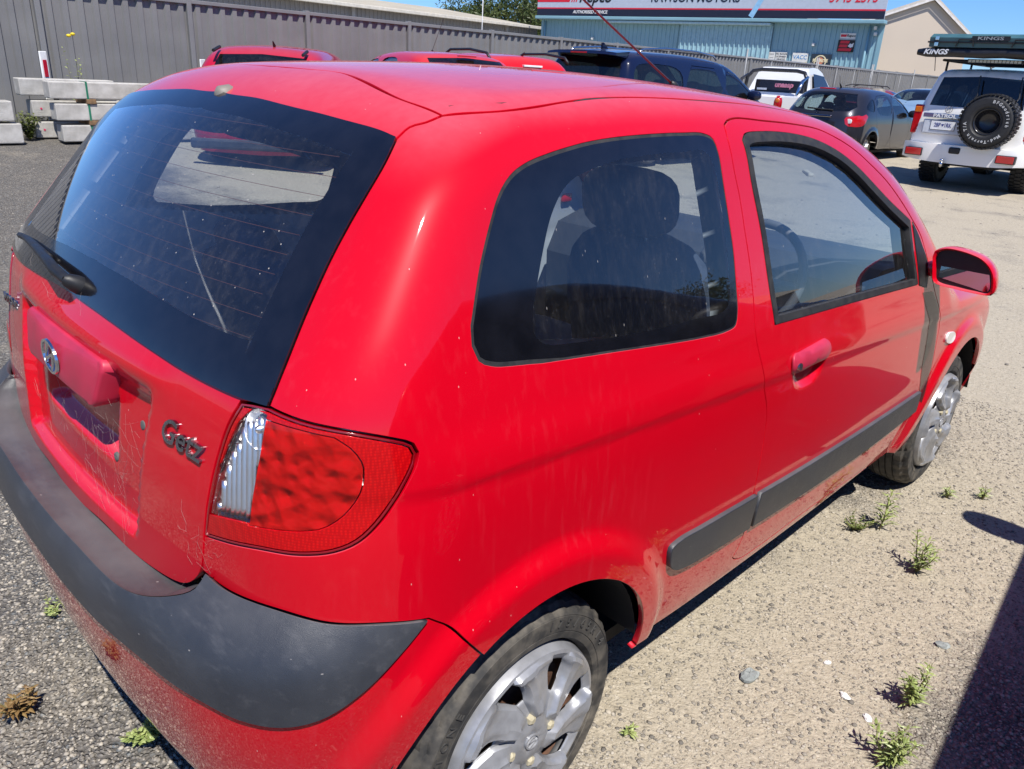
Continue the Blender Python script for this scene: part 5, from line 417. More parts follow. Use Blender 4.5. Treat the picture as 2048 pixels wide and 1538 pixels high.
# ---------------------------------------------------------------- ground
def ground_z(x,y):
    y=np.asarray(y,float); return .07*np.log1p(np.exp((y-4.5)*1.2))/1.2
def gz(x,y): return float(ground_z(x,y))
def make_ground():
    t=NT('yard_ground'); p=t.pos(); xyz=t.sep(p); pw=t.n('ShaderNodeVectorMath',{0:p,1:t.scale(t.n('ShaderNodeTexNoise',{'Vector':p,'Scale':9.,'Detail':2.}).outputs[1],(.055,.055,.055))},operation='ADD').outputs[0]
    big=t.noise(p,.33,5,.6); mid=t.noise(p,1.6,4,.6); fine=t.noise(p,38,4,.65); vfine=t.noise(p,210,3,.7)
    # where fine pale silt has settled over the chip seal
    trk=t.math('ABSOLUTE',t.math('ADD',xyz[1],t.math('SUBTRACT',.80,t.math('MULTIPLY',xyz[0],-.10)))); trk=t.ramp(trk,.62,.12)
    trk=t.math('MULTIPLY',trk,t.ramp(xyz[0],.0,.5)); 
    far=t.ramp(xyz[0],2.1,3.4)
    silt=t.math('ADD',t.math('MULTIPLY',t.math('MAXIMUM',trk,far),.72),t.math('MULTIPLY',t.math('SUBTRACT',big,.5),1.1))
    silt=t.math('ADD',silt,t.math('MULTIPLY',t.math('SUBTRACT',mid,.5),1.7)); silt=t.math('ADD',silt,t.math('MULTIPLY',t.math('SUBTRACT',fine,.5),.5))
    silt0=silt
    v1=t.vor(pw,84); v1b=t.vor(pw,84,'DISTANCE_TO_EDGE'); v2=t.vor(pw,130); 
    cell=t.sep(v1.outputs['Color']); ed=v1b.outputs['Distance']; v3=t.vor(pw,150); v3b=t.vor(pw,150,'DISTANCE_TO_EDGE'); c3=t.sep(v3.outputs['Color'])
    silt=t.ramp(silt0,.0,.75)
    top=t.ramp(ed,.015,.11); top3=t.ramp(v3b.outputs['Distance'],.02,.14)
    a=t.mix(cell[0],(.085,.080,.074),(.29,.27,.24)); a=t.mix(t.math('MULTIPLY',t.ramp(cell[1],.80,.9),.7),a,(.40,.36,.30)); a=t.mix(t.math('MULTIPLY',t.ramp(cell[2],.88,.92),.7),a,(.17,.20,.22))
    a=t.mix(t.math('MULTIPLY',c3[0],.35),a,(.30,.27,.22))
    gap=t.mix(silt,(.055,.050,.044),(.36,.30,.215)); 
    s=t.mix(t.ramp(fine,.25,.75),(.33,.285,.205),(.48,.42,.315)); s=t.mix(t.math('MULTIPLY',t.ramp(vfine,.25,.8),.35),s,(.55,.48,.38))
    body=t.mix(t.math('MULTIPLY',silt,.84),a,s); hs=t.ramp(v1.outputs['Distance'],.62,.25); hs3=t.ramp(v3.outputs['Distance'],.6,.2); c=t.mix(t.math('ADD',t.math('MULTIPLY',hs,t.ramp(silt,0,1,.55,.12)),t.ramp(silt,0,1,.45,.88)),gap,body)
    dk=t.math('MULTIPLY',t.math('MULTIPLY',t.ramp(c3[2],.74,.80),hs3),t.ramp(silt,0,1,.75,.55)); c=t.mix(dk,c,(.065,.060,.054)); lt=t.math('MULTIPLY',t.math('MULTIPLY',t.ramp(c3[0],.86,.9),hs3),.6); c=t.mix(lt,c,(.50,.45,.37))
    crk=0.
    c=t.mix(t.math('MULTIPLY',t.ramp(t.noise(p,.9,3),.58,.75),.22),c,(.12,.11,.10))
    h=t.math('ADD',t.math('MULTIPLY',t.math('ADD',hs,t.math('MULTIPLY',cell[1],.6)),t.ramp(silt,0,1,1.,.20)),t.math('MULTIPLY',vfine,.22))
    h=t.math('ADD',h,t.math('MULTIPLY',t.math('ADD',hs3,c3[1]),t.ramp(silt,0,1,.25,.14))); h=t.math('ADD',h,t.math('MULTIPLY',fine,.25))
    nb=t.bump(h,.95,.0065)
    m=t.out(t.bsdf(c,.88,Normal=nb,Specular_IOR_Level=.25))
    xs=np.concatenate([np.linspace(-400,-14,12),np.arange(-12,48,1.5),np.linspace(50,500,14)]); ys=np.concatenate([np.linspace(-400,-22,12),np.arange(-20,20,1.),np.linspace(22,500,14)])
    X,Y=np.meshgrid(xs,ys); Z=ground_z(X,np.minimum(Y,14)); V=np.stack([X.ravel(),Y.ravel(),Z.ravel()],-1); nx,ny=len(xs),len(ys)
    Fq=[(j*nx+i,j*nx+i+1,(j+1)*nx+i+1,(j+1)*nx+i) for j in range(ny-1) for i in range(nx-1)]
    link('yard_ground',mkmesh('yard_ground',V,Fq,True),m,kind='structure')
make_ground()
def stones(name,n,boxes,smin,smax,mat,label,seed):
    rng=np.random.default_rng(seed)
    t_=(1+5**.5)/2; B=np.array([(-1,t_,0),(1,t_,0),(-1,-t_,0),(1,-t_,0),(0,-1,t_),(0,1,t_),(0,-1,-t_),(0,1,-t_),(t_,0,-1),(t_,0,1),(-t_,0,-1),(-t_,0,1)])/1.9
    Fi=np.array([(0,11,5),(0,5,1),(0,1,7),(0,7,10),(0,10,11),(1,5,9),(5,11,4),(11,10,2),(10,7,6),(7,1,8),(3,9,4),(3,4,2),(3,2,6),(3,6,8),(3,8,9),(4,9,5),(2,4,11),(6,2,10),(8,6,7),(9,8,1)])
    A=np.array([(b[1]-b[0])*(b[3]-b[2]) for b in boxes]); w=A/A.sum(); V=[];Fs=[]
    k=rng.choice(len(boxes),n,p=w); bb=np.array(boxes)[k]
    x=rng.uniform(bb[:,0],bb[:,1]); y=rng.uniform(bb[:,2],bb[:,3])
    sand=(1-sstep(.15,.55,np.abs(y+.80+.10*x)))*sstep(.1,.5,x); keep=rng.random(n)>.45*sand; x,y=x[keep],y[keep]; n=len(x); z=ground_z(x,y)
    s=smin*(smax/smin)**(rng.random(n)**2.2); an=rng.uniform(0,6.28,n); fl=rng.uniform(.28,.6,n); el=rng.uniform(.7,1.35,n)
    P=B[None]*(1+rng.normal(0,.16,(n,12,1))); P=P*s[:,None,None]; P[:,:,0]*=el[:,None]; P[:,:,2]*=fl[:,None]
    c,si=np.cos(an)[:,None],np.sin(an)[:,None]; X=P[:,:,0]*c-P[:,:,1]*si+x[:,None]; Y=P[:,:,0]*si+P[:,:,1]*c+y[:,None]; Z=P[:,:,2]+(z+s*fl*.28)[:,None]
    V=np.stack([X,Y,Z],-1).reshape(-1,3); Fs=(Fi[None]+(np.arange(n)*12)[:,None,None]).reshape(-1,3)
    me=bpy.data.meshes.new(name); me.vertices.add(len(V)); me.vertices.foreach_set('co',V.ravel()); me.loops.add(Fs.size); me.loops.foreach_set('vertex_index',Fs.ravel()); me.polygons.add(len(Fs)); me.polygons.foreach_set('loop_start',np.arange(0,Fs.size,3)); me.update(calc_edges=True)
    o=link(name,me,mat); tag(o,label,'gravel',kind='stuff')
def stone_mat(name,a,b):
    t=NT(name); g=t.n('ShaderNodeNewGeometry'); c=t.mix(g.outputs['Random Per Island'],a,b); c=t.mix(t.math('MULTIPLY',t.noise(t.pos(),300,2),.5),c,(.36,.32,.26)); return t.out(t.bsdf(c,.85))
stones('loose_gravel',80000,[(.2,3.6,-2.2,-.55),(-1.6,-.35,-.7,3.2),(-.6,.3,-1.5,-.6)],.0025,.0078,stone_mat('grey_stone',(.06,.056,.052),(.46,.41,.33)),'small grey and tan stone chips lying loose around the red hatchback',11)
stones('scattered_pebbles',2600,[(2.,14,-2.5,3.5),(-2,6,3,9.5)],.004,.020,stone_mat('tan_stone',(.10,.09,.08),(.42,.37,.30)),'larger loose pebbles spread over the yard behind the cars',12)
# ---------------------------------------------------------------- the red hatchback in the foreground
FADED=simple('faded_red_plastic',(.46,.018,.052),.5,var=.12,scale=12,Coat_Weight=.15)
RED=paint('red_paint',(.55,.0002,.0095),dust=.26,dustcol=(.62,.38,.48),rough=.34)
t=NT('grey_bumper_plastic'); v=t.obj(); n1=t.noise(v,4,5,.65); n2=t.noise(t.scale(v,(40,9,40)),1.,4,.7); up=t.ramp(t.sep(t.n('ShaderNodeNewGeometry').outputs['Normal'])[2],.6,1.)
c=t.mix(t.ramp(n1,.3,.75),(.026,.029,.036),(.050,.053,.060)); c=t.mix(t.math('MULTIPLY',t.ramp(n2,.5,.78),.35),c,(.105,.105,.11)); c=t.mix(t.math('MULTIPLY',up,t.ramp(n1,.2,.8,.12,.40)),c,(.20,.185,.18))
sc=t.vor(t.scale(v,(1,1,2.2)),34); c=t.mix(t.math('MULTIPLY',t.math('MULTIPLY',t.ramp(sc.outputs['Distance'],.10,.03),t.ramp(t.sep(sc.outputs['Color'])[0],.86,.9)),.7),c,(.35,.32,.30))
GREYTRIM=t.out(t.bsdf(c,t.ramp(n1,.3,.7,.33,.50),Normal=t.bump(t.noise(v,900,2),.25,.002)))
BLACK=simple('black_rubber',(.012,.012,.013),.5,var=.3,scale=30)
DIRTBLK=simple('dusty_black_seal',(.020,.019,.019),.7,var=.4,scale=40)
PIT=simple('dark_underbody',(.010,.010,.010),.9)
GLS=glass('car_glass',(.74,.81,.86),dust=.045,refl=1.7)
GLSR=glass('rear_glass',(.84,.88,.90),dust=.05,specks=1.5,refl=1.9)
FRIT=simple('black_glass_border',(.006,.006,.008),.12,var=.3,scale=20,Coat_Weight=.6)
TRIML=simple('light_grey_cabin_trim',(.60,.61,.62),.6,var=.08)
TRIMD=simple('dark_cabin_trim',(.035,.037,.042),.65,var=.15)
SEATM=simple('blue_grey_seat_cloth',(.050,.060,.085),.92,var=.25,scale=30,bump=.3,bscale=600)
CHROME=simple('chrome',(.62,.63,.66),.12,var=.05,Metallic=1.)
DCHROME=simple('worn_dark_chrome',(.30,.31,.34),.25,var=.25,scale=60,Metallic=1.)
CAR=empty('red_hatchback',label='dusty red three-door hatchback filling the foreground, seen from its rear right corner',cat='car')
K=dict(dom=DOM,fn=F)
def sd_side(v,a,b): return sstep(a,b,v)
def tg_shape(P):
    y,z=np.abs(P[:,1]),P[:,2]
    hw=.300+.046*(z-.728)/.258
    m=(1-sd_side(y-hw,-.012,.004))*sd_side(z,.694,.712)*(1-sd_side(z,.945,.992))
    pk=(1-sd_side(y,.165,.20))*sd_side(z,.79,.82)*(1-sd_side(z,.89,.94))
    brow=.007*np.exp(-((z-1.004)/.022)**2)*(1-sd_side(y,.30,.43))
    return -.021*m-.030*pk+brow
clear=inset(POLY['rear_glass'],.052)
TG=panel('tailgate',POLY['tailgate'],RED,CAR,holes=[inset(POLY['rear_glass'],.035)],grid=.0095,shape=tg_shape,**K)
RG=panel('rear_window',clear,GLSR,CAR,grid=.02,off=.004,gap=0,flange=0,**K)
panel('glass_border',POLY['rear_glass'],FRIT,RG,holes=[clear],grid=.016,off=.004,gap=0,flange=.006,lip=0.,**K)
side_holes=[POLY['door'],POLY['qwin']]
panel('body_side',POLY['side'],RED,CAR,holes=side_holes,left=True,grid=.0125,**K)
cup=lambda P:-.013*(1-sstep(.45,1.,((P[:,0]-.947)/.082)**2+((P[:,2]-.838)/.042)**2))
DR,DL=panel('door',POLY['door'],RED,CAR,holes=[POLY['dwin']],left=True,grid=.0095,shape=cup,**K)
dg=inset(POLY['dwin'],.017)
for o,l in ((DR,0),(DL,1)):
    r=panel('window_seal',POLY['dwin'],DIRTBLK,o,holes=[dg],grid=.02,off=.0025,gap=.0005,flange=.02,left=True,**K) if not l else None
    if r: r[1].parent=DL
g1,g2=panel('door_window',dg,GLS,DR,grid=.025,off=-.011,gap=-.004,flange=0,left=True,**K); g2.parent=DL
q1,q2=panel('quarter_window',POLY['qfrit'],GLS,CAR,grid=.025,off=-.001,gap=0,flange=0,left=True,**K)
b1,b2=panel('glass_border',inset(POLY['qwin'],.003),FRIT,q1,holes=[POLY['qfrit']],grid=.02,off=-.001,gap=0,flange=.0,left=True,**K); b2.parent=q2
s1,s2=panel('window_seal',inset(POLY['qwin'],-.0015),DIRTBLK,q1,holes=[inset(POLY['qwin'],.0035)],grid=.02,off=-.0015,gap=0,flange=.01,left=True,**K); s2.parent=q2
m1,m2=panel('mirror_sail',POLY['sail'],BLACK,DR,grid=.02,off=.003,gap=0,flange=.01,left=True,**K); m2.parent=DL
panel('roof',POLY['roof'],RED,CAR,grid=.02,mp='top',gap=.003,**K)
WSC=panel('windscreen',inset(POLY['windscreen'],.035),GLS,CAR,grid=.04,mp='top',gap=0,flange=0,**K)
panel('glass_border',POLY['windscreen'],FRIT,WSC,holes=[inset(POLY['windscreen'],.035)],grid=.03,mp='top',gap=.001,**K)
panel('bonnet',POLY['hood'],RED,CAR,grid=.03,mp='top',**K)
P,f,N=panel_mesh('front_bumper',POLY['front_bumper'],fn=F,dom=DOM,grid=.03,gap=.001,flange=0,both=True); link('front_bumper',mkmesh('front_bumper',P,f,True,N),RED,CAR)
# roof gutter strips and tailgate/roof joint backing
for sgn in (-1,1):
    pts=np.array([(x,sgn*y) for x,y in ((.0,.537),(.09,.567),(.35,.573),(.7,.579),(1.,.576),(1.25,.576))])
    Pt,Nn=surf(pts,DOM,F,-.0035,'top'); MB().tube([tuple(p) for p in Pt],.0042,6).build('roof_gutter_strip',DIRTBLK,CAR,smooth=True)
# lower bumper, trim, step
KB=dict(dom=DOM,fn=FB)
panel('rear_bumper',POLY['bumper'],RED,CAR,grid=.013,off=-.006,gap=.001,flange=.03,**KB)
TRM=panel('bumper_trim',POLY['trim'],GREYTRIM,CAR,grid=.012,gap=.001,flange=.012,off=.002,**KB)
def bumper_step():
    p=POLY['trim']; P,N=surf(p,DOM,FB,.002); sel=[i for i in range(len(p)) if P[i,2]>.655 and abs(P[i,1])<.545 and P[i,0]<-.44]
    sel=sorted(sel,key=lambda i:P[i,1]); out=P[sel]; rows=[]
    ys=out[:,1]; keep=[0]
    for i in range(1,len(ys)):
        if ys[i]-ys[keep[-1]]>.004: keep.append(i)
    out=out[keep]; n=len(out); V=[];k=7
    # inner edge follows the tailgate
    yz=np.stack([out[:,1]*.985,np.full(n,.66)],-1); O=np.stack([0*yz[:,0]+.3,yz[:,0],yz[:,1]],-1); I=solve(O,np.tile([-1.,0,0],(n,1)),F); I[:,0]+=.03; I[:,2]=out[:,2]*.35+.652*.65
    I[:,2]=np.where(np.abs(out[:,1])>.47,out[:,2]-.012,I[:,2]-.004)
    for j in range(k):
        t=j/(k-1); Pj=out*(1-t)+I*t; Pj[:,2]+= .004*math.sin(math.pi*t)*0-.003*math.sin(math.pi*min(1,t*3)); V.append(Pj)
    V=np.vstack(V); Fq=[(j*n+i,j*n+i+1,(j+1)*n+i+1,(j+1)*n+i) for j in range(k-1) for i in range(n-1)]
    Fq=[q[::-1] for q in Fq]
    link('bumper_step',mkmesh('bumper_step',V,Fq,True),GREYTRIM,TRM)
bumper_step()
# door moulding split at the door gap
mo=POLY['mold']; ug=.771-DOM.X1
A=mo[mo[:,0]<ug-.003]; B=mo[mo[:,0]>ug+.003]
for nm,pl,pr in (('side_moulding',A,(CAR,CAR)),('side_moulding',B,(DR,DL))):
    a,b=panel(nm,pl,GREYTRIM,pr[0],grid=.02,off=.012,gap=0,lip=.002,flange=.014,left=True,**K); b.parent=pr[1]
FILM=NT('dark_film'); FILMM=FILM.out(FILM.n('ShaderNodeMixShader',{0:.72,1:FILM.n('ShaderNodeBsdfTransparent').outputs[0],2:FILM.bsdf((.05,.030,.026),.12)}).outputs[0])
panel('dark_film_strip',POLY['film'],FILMM,DR,grid=.03,off=.0012,gap=0,flange=0,**K)
LENSC=glass('clear_lens',(.95,.95,.95),dust=.05)
i1,i2=panel('side_indicator',POLY['indicator'],simple('indicator_white',(.75,.72,.68),.2,Coat_Weight=1.),CAR,grid=.01,off=.007,gap=0,lip=.002,flange=.008,left=True,**K)
# ---- tail lamps
t=NT('red_lens_outer'); v=t.obj(); hx=t.vor(v,230,rnd=.15).outputs['Distance']
LENSR=t.out(t.bsdf(t.mix(t.ramp(hx,.2,.6),(.55,.003,.004),(.40,.001,.003)),.3,Specular_IOR_Level=.1,Coat_Weight=.6,Coat_Roughness=.03,Normal=t.bump(hx,.10,.002)))
t=NT('red_lens_inner'); fr=t.n('ShaderNodeFresnel',{0:1.5}).outputs[0]
v=t.obj(); vo=t.vor(v,42,'SMOOTH_F1'); bn=t.bump(t.math('ADD',t.math('MULTIPLY',vo.outputs['Distance'],1.),t.math('MULTIPLY',t.noise(v,14,3),1.2)),1.,.013)
cl=t.n('ShaderNodeMixShader',{0:.46,1:t.n('ShaderNodeBsdfTransparent',{0:(.95,.018,.016)}).outputs[0],2:t.n('ShaderNodeBsdfDiffuse',{0:(.88,.006,.006),'Normal':bn}).outputs[0]}).outputs[0]
gl=t.n('ShaderNodeMixShader',{0:.5,1:t.n('ShaderNodeBsdfGlossy',{0:(1,1,1),1:.03}).outputs[0],2:t.n('ShaderNodeBsdfGlossy',{0:(1,.25,.15),1:.12,'Normal':bn}).outputs[0]}).outputs[0]
LENSI=t.out(t.n('ShaderNodeMixShader',{0:t.math('ADD',fr,.02),1:cl,2:gl}).outputs[0])
REFL=simple('lamp_reflector',(.92,.92,.93),.30,var=.05,Metallic=1.)
t=NT('lamp_pale_back'); v=t.obj(); vo=t.vor(v,75); vc=t.sep(vo.outputs['Color']); LBACK=t.out(t.bsdf(t.mix(vc[0],(.30,.28,.28),(.97,.95,.95)),.28,Metallic=.1,Normal=t.bump(t.math('ADD',t.math('MULTIPLY',vo.outputs['Distance'],1.5),t.noise(v,22,2)),1.,.012)))
l1,l2=panel('tail_lamp',POLY['lamp'],simple('lamp_edge_dark_red',(.22,.001,.004),.15,Coat_Weight=1.),CAR,holes=[inset(POLY['lamp'],.0075)],grid=.012,off=.001,gap=.003,flange=.02,left=True,**K)
def both(pn,poly,mat,**kw):
    a,b=panel(pn,poly,mat,l1,left=True,**kw); b.parent=l2
both('outer_lens',inset(POLY['lamp'],.0078),LENSR,holes=[POLY['lamp_inner'],inset(POLY['lamp_clear'],-.004)],grid=.012,off=.0015,gap=0,flange=.004,**K)
both('inner_lens',inset(POLY['lamp_inner'],.002),LENSI,grid=.012,off=.0,gap=0,flange=0,**K)
both('clear_lens',POLY['lamp_clear'],LENSC,grid=.012,off=.001,gap=0,flange=.003,**K)
both('lamp_back',inset(POLY['lamp'],.004),LBACK,grid=.02,off=-.017,gap=0,flange=0,**K)
def lamp_guts():
    c=POLY['lamp_clear']; us=(c[:,0].min(),c[:,0].max()); mb=MB()
    # vertical silver ribs behind the clear lens
    n=10
    for k in range(n):
        u=us[0]+(us[1]-us[0])*(k+.5)/n; vs_=np.linspace(c[:,1].min(),c[:,1].max(),60); q=np.stack([np.full(60,u),vs_],-1); q=q[inpoly(q,c)]
        if len(q)<3: continue
        q=q[::4]; Pq,Nq=surf(q,DOM,F,-.012); mb.tube([tuple(p) for p in Pq],.0062,8)
    o=mb.build('silver_rib_set',REFL,l1,smooth=True); 
    me=o.data.copy(); me.transform(Matrix.Scale(-1,4,(0,1,0))); me.flip_normals(); link('silver_rib_set',me,None,l2)
    ci=POLY['lamp_inner'].mean(0)
    for du,dv,r in ((-.050,.060,.030),(.030,.020,.046),(-.035,-.050,.034)):
        Pq,Nq=surf(np.array([[ci[0]+du,ci[1]+dv]]),DOM,F,-.004); mb=MB(); prof=[(r*math.sin(a),-r*.75*(1-math.cos(a))*-1) for a in np.linspace(.05,1.45,9)]
        z=Vector(Nq[0]); q=z.to_track_quat('Y','Z').to_matrix().to_4x4(); Mx=Matrix.Translation(Vector(Pq[0])-z*r*.75)@q
        mb.lathe(prof,28,Mx); mb.lathe([(0.0001,.004),(.007,.006),(.009,.014),(.006,.022),(.0001,.026)],12,Mx)
        o=mb.build('reflector_bowl',REFL,l1,smooth=True); me=o.data.copy(); me.transform(Matrix.Scale(-1,4,(0,1,0))); me.flip_normals(); link('reflector_bowl',me,None,l2)
lamp_guts()
# ---- tailgate furniture
def rnd_poly(pts,r,n=6):
    out=[]
    m=len(pts)
    for i in range(m):
        p=np.array(pts[i],float);a=np.array(pts[i-1],float);b=np.array(pts[(i+1)%m],float)
        da=(a-p)/np.linalg.norm(a-p);db=(b-p)/np.linalg.norm(b-p)
        A_=p+da*r;B_=p+db*r
        for k in range(n+1):
            s=k/n;out.append((1-s)**2*A_+2*s*(1-s)*p+s*s*B_)
    return np.array(out)
FS=lambda P:F(P)
GAR=panel('tailgate_garnish',rnd_poly([(-.205,.986),(.205,.986),(.178,.903),(-.178,.903)],.018),FADED,TG,grid=.012,mp='rear',off=.016,gap=0,lip=.006,flange=.045,shape=lambda P:.008*np.cos(np.clip((P[:,2]-.945)/.045,-1,1)*1.3)*np.cos(np.clip(P[:,1]/.235,-1,1)*1.2),**K)
Ec,En=surf(np.array([[0.,.944]]),DOM,F,.027,'rear'); en=Vector(En[0]); EM=frame_M(Ec[0],(0,-1,0),Vector((0,0,1)))
def emblem(Mx,w,h,parent,mat,bar=1.):
    mb=MB(); n=40
    for k in range(n):
        a0,a1=2*math.pi*k/n,2*math.pi*(k+1)/n
        def q(a,s,z): return (w/2*s*math.cos(a),h/2*s*math.sin(a),z)
        d=.004
        V=[q(a0,1,0),q(a1,1,0),q(a1,.97,d),q(a0,.97,d),q(a1,.83,d),q(a0,.83,d),q(a1,.80,0),q(a0,.80,0)]
        mb.add(V,[(0,1,2,3),(3,2,4,5),(5,4,6,7)],Mx)
    # slanted letter with a curved bar
    def bar_(pts,wd):
        V=[];d=.0035
        for (x,y),ww in zip(pts,wd): V+=[(x-ww,y,0),(x-ww*.7,y,d),(x+ww*.7,y,d),(x+ww,y,0)]
        Fs=[]
        for i in range(len(pts)-1):
            for j in range(3): Fs.append((i*4+j,i*4+j+1,(i+1)*4+j+1,(i+1)*4+j)[::-1])
        mb.add(V,Fs,Mx)
    s=w/2; g=h/2
    bar_([(-.62*s,-.52*g),(-.40*s,0),(-.12*s,.80*g)],[.10*s,.09*s,.11*s]); bar_([(.12*s,-.80*g),(.40*s,0),(.62*s,.52*g)],[.11*s,.09*s,.10*s])
    V=[];Fs=[];d=.0035
    for k in range(9):
        tt=k/8; x=-.42*s+.84*s*tt; y=.16*g*math.sin((tt-.5)*math.pi)*1.2; V+=[(x,y-.13*g,0),(x,y-.09*g,d),(x,y+.09*g,d),(x,y+.13*g,0)]
    for i in range(8):
        for j in range(3): Fs.append((i*4+j,(i+1)*4+j,(i+1)*4+j+1,i*4+j+1)[::-1])
    mb.add(V,Fs,Mx)
    return mb.build('emblem',mat,parent,smooth=True,sharp=25)
emblem(EM,.088,.068,GAR,CHROME)
# the name in chrome script
L_,_=surf(np.array([[-.378,.930]]),DOM,F,.003,'rear'); R_,_=surf(np.array([[-.508,.930]]),DOM,F,.003,'rear'); mid,mn=surf(np.array([[-.443,.930]]),DOM,F,.002,'rear')
mn=Vector(mn[0]); rt=(Vector(R_[0])-Vector(L_[0])).normalized(); GM=frame_M(mid[0],rt,mn.cross(rt))
place_text('model_lettering','Getz',.058,GM@Matrix.Rotation(R(-3),4,'Z'),DCHROME,TG,depth=.005,bold=.0006,shear=.22,space=1.0)
mid,mn=surf(np.array([[.44,.935]]),DOM,F,.003,'rear'); place_text('maker_lettering','HYUNDAI',.028,frame_M(mid[0],Vector((0,-1,0)),Vector((0,0,1))),DCHROME,TG,depth=.005,bold=.0008,sx=1.2)
for y,z in ((-.286,.90),(-.185,.803)):
    p,n=surf(np.array([[y,z]]),DOM,F,-.022,'rear'); q=Vector(n[0]).to_track_quat('Y','Z').to_matrix().to_4x4(); MB().lathe([(.0001,.002),(.006,.0025),(.0085,.0015),(.0095,-.002)],16,Matrix.Translation(p[0])@q).build('plate_screw_plug',simple('rubber_plug',(.10,.10,.09),.7),TG,smooth=True)
# rear wiper
wp,wn=surf(np.array([[0.,1.072],[.10,1.080],[.25,1.082],[.40,1.078],[.52,1.066],[-.02,1.066]]),DOM,F,.0,'rear'); wn=[Vector(n) for n in wn]; wv=[Vector(p) for p in wp]
WIP=MB().tube([wv[0]+wn[0]*.002,wv[0]+wn[0]*.012,wv[0]+wn[0]*.03,wv[0]+wn[0]*.036],.02,14,rs=[.018,.017,.012,.006]).build('wiper',BLACK,TG,smooth=True,sharp=40)
MB().tube([wv[0]+wn[0]*.028,(wv[0]+wv[1])/2+wn[0]*.038,wv[1]+wn[1]*.036,wv[2]+wn[2]*.026,wv[3]+wn[3]*.02],.01,8,rs=[.010,.011,.0105,.008,.006]).build('wiper_arm',BLACK,WIP,smooth=True,sharp=50)
MB().tube([wv[1]*.4+wv[2]*.6+wn[2]*.012,wv[2]+wn[2]*.013,wv[3]+wn[3]*.012,wv[4]+wn[4]*.011],.007,6).build('wiper_blade',BLACK,WIP,smooth=True)
# washer nozzle at the top edge of the glass
nz,nn=surf(np.array([[-.118,0.]]),DOM,F,0.,'top'); p=Vector(nz[0]); n=Vector(nn[0]); MZ=frame_M(p,(0,-1,0),Vector((-.75,0,-.4)).cross(Vector((0,1,0)))*-1)
mb=MB(); V=[(-.006,0,.0),(.006,0,.0)]
xs=[(.024,.008,.002),(.008,.017,.014),(-.014,.015,.016),(-.022,.004,.008)]; V=[]
for dx,w,h in xs:
    for a in range(7): th=math.pi*a/6; V.append((p.x+dx,p.y+w*math.cos(th),p.z+(-dx*-.30)*0-(-dx)*.33*0+h*math.sin(th)-.004+ (dx*.25)))
mb.add(V,[(i*7+j,(i+1)*7+j,(i+1)*7+j+1,i*7+j+1) for i in range(3) for j in range(6)]+[tuple(range(21,28))[::-1]]); mb.build('washer_nozzle',simple('grey_nozzle',(.20,.18,.15),.6),TG,smooth=True)
# heater wires on the glass
mb=MB()
for k in range(11):
    z=1.10+k*.0275; ys=np.linspace(-.52,.52,41); q=np.stack([ys,np.full(41,z)],-1); Pq,Nq=surf(q,DOM,F,.0015,'rear'); keep=inpoly(DOM.inv(np.stack([Pq[:,0],-np.abs(Pq[:,1]),Pq[:,2]],-1)),inset(POLY['rear_glass'],.05)); Pq,Nq=Pq[keep],Nq[keep]
    up=np.array([0,0,.00042]); n=len(Pq); mb.add(np.vstack([Pq-up,Pq+up]).tolist(),[(i,i+1,n+i+1,n+i) for i in range(n-1)])
mb.build('heater_wires',simple('copper_wire',(.22,.075,.045),.5),RG,kind='stuff')
# ---- door handle
def handle(parent,sg):
    pass
hp=rnd_poly([(.838,.900),(1.034,.907),(1.040,.856),(.842,.848)],.025,8)
h1,h2=panel('door_handle',hp,FADED,DR,grid=.012,mp='side',off=.001,gap=0,lip=.003,flange=.006,left=True,shape=lambda P:.016*np.sqrt(np.clip(1-((P[:,2]-.878)/.036)**2-((P[:,0]-.940)/.116)**2,.0,1)),**K); h2.parent=DL
kp,kn=surf(np.array([[.860,.869]]),DOM,F,.012,'side'); MB().lathe([(.0001,.003),(.009,.003),(.0105,-.006)],16,Matrix.Translation(kp[0])@Vector(kn[0]).to_track_quat('Y','Z').to_matrix().to_4x4()).build('key_lock',DCHROME,h1,smooth=True,sharp=30)
